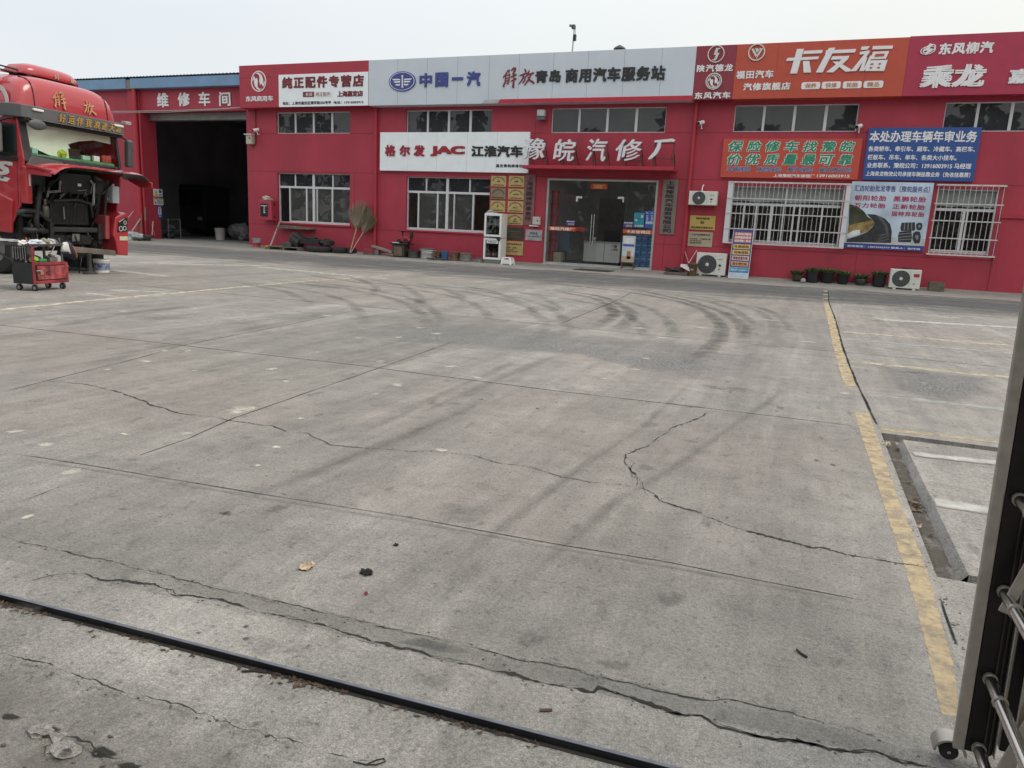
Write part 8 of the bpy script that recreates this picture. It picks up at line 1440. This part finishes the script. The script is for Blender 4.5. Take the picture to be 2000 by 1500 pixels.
titem('rag', 'dark purple rag at the back of the trolley shelf', 'rag', lambda k: k.lump((-.2, b0 + .2, zs + .04), .08, .13, .045, 54, .35, 3), mat('purple_rag', (.06, .03, .06), .9, var=.4), (-.2, b0 + .2, zs))
for i in range(6):
    aa = -DT + .06 + i * .04; ln = (.14, .16, .15, .17, .15, .20)[i]
    titem('spanner', f"steel spanner hanging on the trolley side, number {['one', 'two', 'three', 'four', 'five', 'six'][i]} counted from the rear post", 'spanner', lambda k: (k.tube([(aa, b0 - .02, z3 - .02), (aa + .01, b0 - .03, z3 - .02 - ln)], .005, 6), k.ring((aa, b0 - .02, z3 - .02), (1, 0, 0), (0, 0, 1), (0, 1, 0), .006, .012, 12, .005), k.lump((aa + .01, b0 - .03, z3 - .02 - ln), .010, .004, .010, i, .1)), C_SIL, (aa, b0 - .02, z3 - .1))
# jacket over the far end
jk = thing('work_jacket', 'dark navy work jacket with white and orange panels hung on the trolley', 'jacket', M=Matrix.Translation(TL.M @ Vector((-.1, b1 - .05, z3))))
def cloth(name, px, a0, th, m, seed):
    k = MB(); pts = [TL.fr(x, y, a0) for x, y in px]; rn = random.Random(seed); c = sum(pts, Vector()) / len(pts); n = len(pts)
    cf = k.bm.verts.new(c + Vector((th * 1.1, 0, 0))); R1 = [k.bm.verts.new(c.lerp(p, .6) + Vector((th * rn.uniform(.7, 1.15), 0, 0))) for p in pts]; R2 = [k.bm.verts.new(p) for p in pts]; cb = k.bm.verts.new(c - Vector((th * .6, 0, 0)))
    for i in range(n): j = (i + 1) % n; k.bm.faces.new((cf, R1[i], R1[j])); k.bm.faces.new((R1[i], R2[i], R2[j], R1[j])); k.bm.faces.new((cb, R2[j], R2[i]))
    for v in k.bm.verts: v.co = TL.M @ v.co
    return k.build(name, m, jk, smooth=True)
NAV = mat('navy_cloth', (.022, .025, .045), .9, var=.3)
cloth('body', [(117, 476), (122, 472), (134, 471.5), (141, 477), (147, 490), (152, 503), (151, 507), (143, 504), (136, 503), (120, 500), (110, 497), (113, 486)], -.06, .07, NAV, 1)
cloth('white_panel', [(120, 477), (124, 473), (131, 472.5), (135, 479), (139, 496), (130, 494), (118, 491)], .0, .025, mat('white_cloth', (.62, .61, .58), .9, var=.1), 2); cloth('orange_stripe', [(141, 479), (143, 480), (149, 495), (151, 504), (148, 503), (146, 494)], .0, .02, mat('orange_cloth', (.50, .13, .06), .8, var=.2), 3)
# ================================================================== GATE, RAIL, LITTER, TREES
# rail across the entrance
m_rail = mat('rail_steel', (.018, .019, .022), .5, .6, var=.4, scale=6); m_railtop = mat('rail_worn_top', (.16, .165, .19), .4, .7, var=.25, scale=20)
t = thing('gate_rail', 'dark steel sliding gate rail set in the concrete', 'rail', (0, RY, 0))
dr = (RAIL1 - RAIL0).normalized(); nr = Vector((-dr.y, dr.x, 0)); A0 = RAIL0 - dr * 8; A1 = RAIL1 + dr * 4
k = MB(); k.prism([A0 - nr * .006 + Vector((0, 0, -.03)), A1 - nr * .006 + Vector((0, 0, -.03)), A1 - nr * .006 + Vector((0, 0, .006)), A0 - nr * .006 + Vector((0, 0, .006))], nr * .012); k.build('bar', m_rail, t)
k = MB(); k.prism([A0 - nr * .005 + Vector((0, 0, .0062)), A1 - nr * .005 + Vector((0, 0, .0062)), A1 + nr * .005 + Vector((0, 0, .0062)), A0 + nr * .005 + Vector((0, 0, .0062))], (0, 0, .001)); k.build('worn_top', m_railtop, t)
k = MB(); k.prism([A0 - nr * .016 + Vector((0, 0, -.0135)), A1 - nr * .016 + Vector((0, 0, -.0135)), A1 - nr * .0065 + Vector((0, 0, -.012)), A0 - nr * .0065 + Vector((0, 0, -.012))], (0, 0, .001)); k.build('dirt_groove', mat('groove_dirt', (.02, .018, .016), .95, var=.5, scale=12), t)  # flat black strip colours in the shade of the groove along the rail
# debris lying along the rail
DEB = mat('dry_debris', (.075, .05, .034), .9, var=.7, scale=40); k = MB(); rn = random.Random(21)
for cx_, cy_, n, sp in [(30, 1180, 70, .06), (90, 1192, 40, .05), (240, 1232, 40, .06), (360, 1265, 20, .06), (595, 1320, 130, .07), (620, 1328, 60, .05), (790, 1370, 30, .06), (905, 1400, 40, .05), (925, 1408, 70, .05), (735, 1350, 30, .06), (1010, 1430, 20, .06), (500, 1300, 10, .08)]:
    c = G(cx_, cy_, -.014) - nr * .006
    for _ in range(int(n * 1.4)):
        d = dr * rn.gauss(0, sp * 1.15) + nr * rn.gauss(0, sp * .26); p = c + d; p.z = -.012; an = rn.uniform(0, math.tau); ln = rn.uniform(.004, .014); w_ = ln * rn.uniform(.2, .7); u = Vector((math.cos(an), math.sin(an), rn.uniform(-.2, .4))) * ln; v = Vector((-math.sin(an), math.cos(an), rn.uniform(-.3, .3))) * w_
        k.face([p - u, p + v, p + u + Vector((0, 0, rn.uniform(0, .004))), p - v])
o = k.build('leaf_debris', DEB, fix=False); o['kind'] = 'stuff'; o['label'] = 'dry leaf crumbs and grit gathered along the gate rail'; o['category'] = 'debris'
k = MB(); rn = random.Random(22)
for cx_, cy_, n, sx, sy in [(1788, 985, 46, .02, .05), (1780, 995, 20, .02, .04), (1755, 880, 6, .02, .03), (1800, 1040, 8, .02, .1), (1770, 940, 6, .02, .08)]:
    c = G(cx_, cy_, zb)
    for _ in range(n):
        p = Vector((c.x + rn.gauss(0, sx), c.y + rn.gauss(0, sy), zb + rn.uniform(.006, .02))); p.x = min(max(p.x, PX0 + .012), sl1 - .035); an = rn.uniform(0, math.tau); ln = rn.uniform(.006, .020); u = Vector((math.cos(an), math.sin(an), rn.uniform(-.3, .5))) * ln; v = Vector((-math.sin(an), math.cos(an), rn.uniform(-.3, .3))) * ln * .5
        k.mi = rn.randint(0, 2); k.face([p - u, p + v, p + u, p - v])
o = k.build('leaf_litter', [mat('dark_leaf', (.045, .03, .02), .9), DEB, mat('pale_leaf', (.17, .12, .08), .9)], fix=False); o['kind'] = 'stuff'; o['label'] = 'dead leaves lying in the concrete trench'; o['category'] = 'litter'
# single pieces of litter
def flat(name, label, cat, px, m, curl=.01, seed=1, z=.001):
    """a crumpled flat scrap: a fine triangulated sheet folded by noise"""
    pts = [G(x, y) for x, y in px]; c = sum(pts, Vector()) / len(pts); rn = random.Random(seed); n = len(pts); R_ = []; N = 5; bm = bmesh.new(); M_ = 4 * n
    rim_ = [pts[i // 4].lerp(pts[(i // 4 + 1) % n], (i % 4) / 4) for i in range(M_)]
    for q in range(1, N + 1):
        R_.append([bm.verts.new((c.x + (p.x - c.x) * q / N * rn.uniform(.86, 1.08), c.y + (p.y - c.y) * q / N * rn.uniform(.86, 1.08), z + abs(curl * (rn.uniform(-.5, 1.0) + .9 * math.sin(i * .9 + q))))) for i, p in enumerate(rim_)])
    cv = bm.verts.new((c.x, c.y, z + curl))
    for i in range(M_):
        j = (i + 1) % M_; bm.faces.new((cv, R_[0][i], R_[0][j]))
        for q in range(N - 1): bm.faces.new((R_[q][i], R_[q + 1][i], R_[q + 1][j])); bm.faces.new((R_[q][i], R_[q + 1][j], R_[q][j]))
    k = MB(); k.bm.free(); k.bm = bm; return tag(k.build(name, m, base=(c.x, c.y, 0)), label, cat)
flat('paper_scrap', 'crumpled tan scrap of paper on the concrete between the tyre tracks and the long crack', 'paper', [(580, 1114), (592, 1103), (607, 1099), (615, 1102), (612, 1109), (600, 1117)], mat('tan_paper', (.48, .38, .26), .8, var=.2, scale=30), .007, 3)
flat('dark_leaf', 'crumpled black leaf on the concrete right of the tan paper scrap', 'leaf', [(701, 1121), (708, 1114), (722, 1113), (729, 1118), (727, 1125), (712, 1127)], mat('black_leaf', (.018, .016, .014), .8), .007, 4)
flat('dark_leaf', 'tiny curled black leaf behind the larger black leaf', 'leaf', [(768, 1066), (773, 1062), (779, 1064), (778, 1068), (771, 1068)], MATS['black_leaf'], .004, 5)
flat('red_petal', 'tiny red scrap on the concrete below the crumpled black leaf', 'scrap', [(710, 1160), (716, 1158), (720, 1161), (715, 1165)], mat('red_scrap', (.36, .07, .09), .6), .006, 6)
def twig(label, px, r=.003, m=None, name='twig', z=.004):
    k = MB(); p = [G(x, y) + Vector((0, 0, z)) for x, y in px]; k.tube(p, r, 6); return tag(k.build(name, m or mat('dark_twig', (.02, .017, .014), .8), base=p[0]), label, 'twig', 'twigs on the concrete')
twig('curved dark twig on the concrete left of the yellow stripe', [(1556, 1271), (1563, 1278), (1576, 1286)], .0035); twig('short straight brown twig near the steel rail', [(1054, 1390), (1078, 1389)], .004, mat('brown_twig', (.10, .065, .05), .8)); twig('long thin twig lying beside the rail on the near slab', [(472, 1304), (495, 1303), (520, 1306)], .003, z=-.011)
twig('thin looped wire at the bottom edge of the near slab', [(690, 1478), (715, 1484), (735, 1475), (750, 1472), (753, 1478), (735, 1484), (718, 1484)], .0014, name='wire_loop', z=-.012)
flat('leaf_sliver', 'curled pale sliver lying in the trench beside the yellow stripe', 'leaf', [(1782, 1011), (1790, 1016), (1800, 1018), (1806, 1016), (1796, 1022), (1786, 1018)], mat('pinkish_sliver', (.42, .30, .26), .7), .008, 8, zb + .02)
flat('paper_scrap', 'small pale paper scrap at the far end of the trench', 'paper', [(1727, 858), (1738, 856), (1742, 861), (1731, 863)], mat('pale_paper', (.55, .48, .36), .8), .01, 9, zb + .02)
for i, (x, y, s_, lab) in enumerate([(80, 1432, .035, 'broken grey chunk at the back of the chipped hole in the near slab'), (125, 1466, .045, 'largest broken chunk in the chipped hole of the near slab'), (1866, 1220, .014, 'small dark crumb beside the joint right of the yellow stripe'), (110, 1440, .025, 'middle broken chunk in the chipped hole of the near slab')]):
    c = G(x, y, -.013 if y > 1300 else 0); k = MB(); k.lump((c.x, c.y, c.z + s_ * .05), s_ * .8, s_ * .6, s_ * .28, 60 + i, .45, 2); tag(k.build('concrete_chunk', GM, base=c), lab, 'chunk')
# ---- stainless folding gate
GY = CAM.y + (-25.79 + 27.5477); gate = thing('folding_gate', 'stainless steel folding gate with cross tubes standing by the trench', 'gate', (P(1870, 1490, GY).x, GY, 0))
SS = mat('brushed_steel', (.40, .375, .345), .38, .85, var=.12, scale=30, bump=.05, bscale=200); SSD = mat('dark_steel_channel', (.020, .016, .016), .35, .6, var=.3, scale=9); SSB = mat('bright_steel_tube', (.55, .53, .50), .2, 1.0, var=.08)
b_ = P(1860, 1492, GY); tp = P(1998, 612, GY); sl = (tp.x - b_.x) / (tp.z - b_.z)      # the end post leans slightly
HT = 1.55; xb = b_.x - sl * b_.z - .011
def post(name, m, x0, x1, y0, y1, z0=.06, z1=HT, bevel=.003):
    k = MB(); k.prism([(xb + x0 + sl * z0, y0, z0), (xb + x1 + sl * z0, y0, z0), (xb + x1 + sl * z1, y0, z1), (xb + x0 + sl * z1, y0, z1)], (0, y1 - y0, 0)); return k.build(name, m, gate, bevel=bevel)
post('end_post', SS, .003, .026, GY - .016, GY - .002)
post('post_channel', SSD, .027, .080, GY - .012, GY + .03)
k = MB()
for q in (.060, .070): k.prism([(xb + q + sl * .06, GY - .0165, .06), (xb + q + .003 + sl * .06, GY - .0165, .06), (xb + q + .003 + sl * HT, GY - .0165, HT), (xb + q + sl * HT, GY - .0165, HT)], (0, .004, 0))
k.build('channel_rib', mat('channel_rib', (.06, .05, .05), .3, .7), gate)
post('channel_edge', SS, .081, .084, GY - .02, GY + .03)
GYN = GY - .40                                                 # the near side of the gate
def zrod(z, x=.05, r=.0125, y1=GYN, dx=.0): k = MB(); k.tube([(xb + x + sl * z, GY - .014, z), (xb + x + sl * z + dx, y1, z)], r, 12); k.build('cross_tube', SSB, gate, smooth=40); k = MB(); k.tube([(xb + x + sl * z, GY - .03, z), (xb + x + sl * z, GY - .022, z)], r + .002, 12); k.tube([(xb + x + sl * z, GY - .12, z), (xb + x + sl * z, GY - .112, z)], r + .0025, 12); k.build('collar', SS, gate, smooth=40)
zz = [P(1915, 1312, GY).z, P(1938, 1143, GY).z, P(1960, 965, GY).z, P(1990, 780, GY).z, .08]
for z in zz: zrod(z)
def flatbar(x0, z0, x1, z1, y, w_=.022, t_=.006, m=SS):
    d = Vector((x1 - x0, 0, z1 - z0)).normalized(); n = Vector((-d.z, 0, d.x)) * w_ / 2; k = MB(); a, b = Vector((xb + x0, y, z0)), Vector((xb + x1, y, z1)); k.prism([a + n, b + n, b - n, a - n], (0, -t_, 0)); return k.build('scissor_bar', m, gate, bevel=.002)
ys = GY - .06
flatbar(.045 + sl * zz[1], zz[1] - .03, .20, zz[1] + .62, ys); flatbar(.085, zz[1], .095, -.02 + .08, ys - .03, .014); flatbar(.06, .06, .17, zz[1] + .05, ys - .05, .02); flatbar(.16, .06, .09, zz[1] + .02, ys + .05, .02); flatbar(.12, .06, .26, .60, ys - .12, .024); flatbar(.07, zz[2], .24, zz[2] - .5, ys + .02, .02); flatbar(.06, zz[1] + .5, .3, zz[1] + .9, ys, .02)
k = MB(); k.box(xb + .085, xb + .20, ys - .04, ys - .03, zz[1] - .012, zz[1] + .012); k.build('hinge_plate', SS, gate)
post('second_post', SS, .19, .22, GY - .02, GY + .02); post('second_post_channel', SSD, .10, .188, GY + .02, GY + .05); post('near_post', SS, .10, .13, GYN - .02, GYN + .02); post('third_post', SS, .40, .43, GY - .02, GY + .02); post('third_channel', SSD, .23, .39, GY + .025, GY + .05); post('near_second_post', SS, .30, .33, GYN - .02, GYN + .02)
k = MB(); k.tube([(xb - .0, GY + .02, HT), (xb + 1.2 + sl * HT, GY + .02, HT)], .02, 10); k.build('top_rail', SSB, gate, smooth=40)
# guide wheel in a bright hood
k = MB(); c = Vector((xb + .004, GY + .03, .028)); k.tube([c + Vector((0, -.012, 0)), c + Vector((0, .012, 0))], .020, 20); o = k.build('guide_wheel', RUB, gate, smooth=40); k = MB(); k.tube([c + Vector((0, -.016, 0)), c + Vector((0, .016, 0))], .004, 10); k.build('axle', SSB, o, smooth=40)
k = MB(); pts = [(c.x +   .034 * math.cos(q), c.z + .002 +   .034 * math.sin(q)) for q in [math.radians(v) for v in range(0, 181, 15)]] + [(c.x + .029 * math.cos(q), c.z + .002 + .029 * math.sin(q)) for q in [math.radians(v) for v in range(180, -1, -15)]]
k.prism([(x, c.y - .024, z) for x, z in pts], (0, .048, 0)); k.build('wheel_hood', SS, gate, smooth=30)
# ---- treeline behind the photographer, mirrored in the upper window panes
k = MB(); rn = random.Random(33)
for i in range(46):
    x = -75 + i * 2.6 + rn.uniform(-1, 1); H_ = 11.3 + 2.6 * math.sin(i * .83) + 1.8 * math.sin(i * 2.1 + 1) + rn.uniform(-1.2, 1.2); y = -43 + rn.uniform(-2, 2)
    for _ in range(260):
        an = rn.uniform(0, math.tau); zz_ = H_ * rn.random() ** .85; rr = 2.3 * math.sqrt(rn.random()) * (1.1 - .75 * (zz_ / H_) ** 3); p = Vector((x + rr * math.cos(an), y + rr * math.sin(an), zz_)); u = Vector((rn.uniform(-1, 1), rn.uniform(-1, 1), rn.uniform(-1, 1))).normalized() * rn.uniform(.3, .75); v = u.orthogonal().normalized() * rn.uniform(.3, .6)
        k.face([p - u, p + v, p + u, p - v])
o = k.build('distant_treeline', mat('treeline_leaves', (.035, .05, .022), .8, var=.4, scale=.6), fix=False); o['kind'] = 'stuff'; o['label'] = 'dark line of trees beyond the road, mirrored in the upper windows'; o['category'] = 'trees'
bpy.data.scenes.remove(TMP)
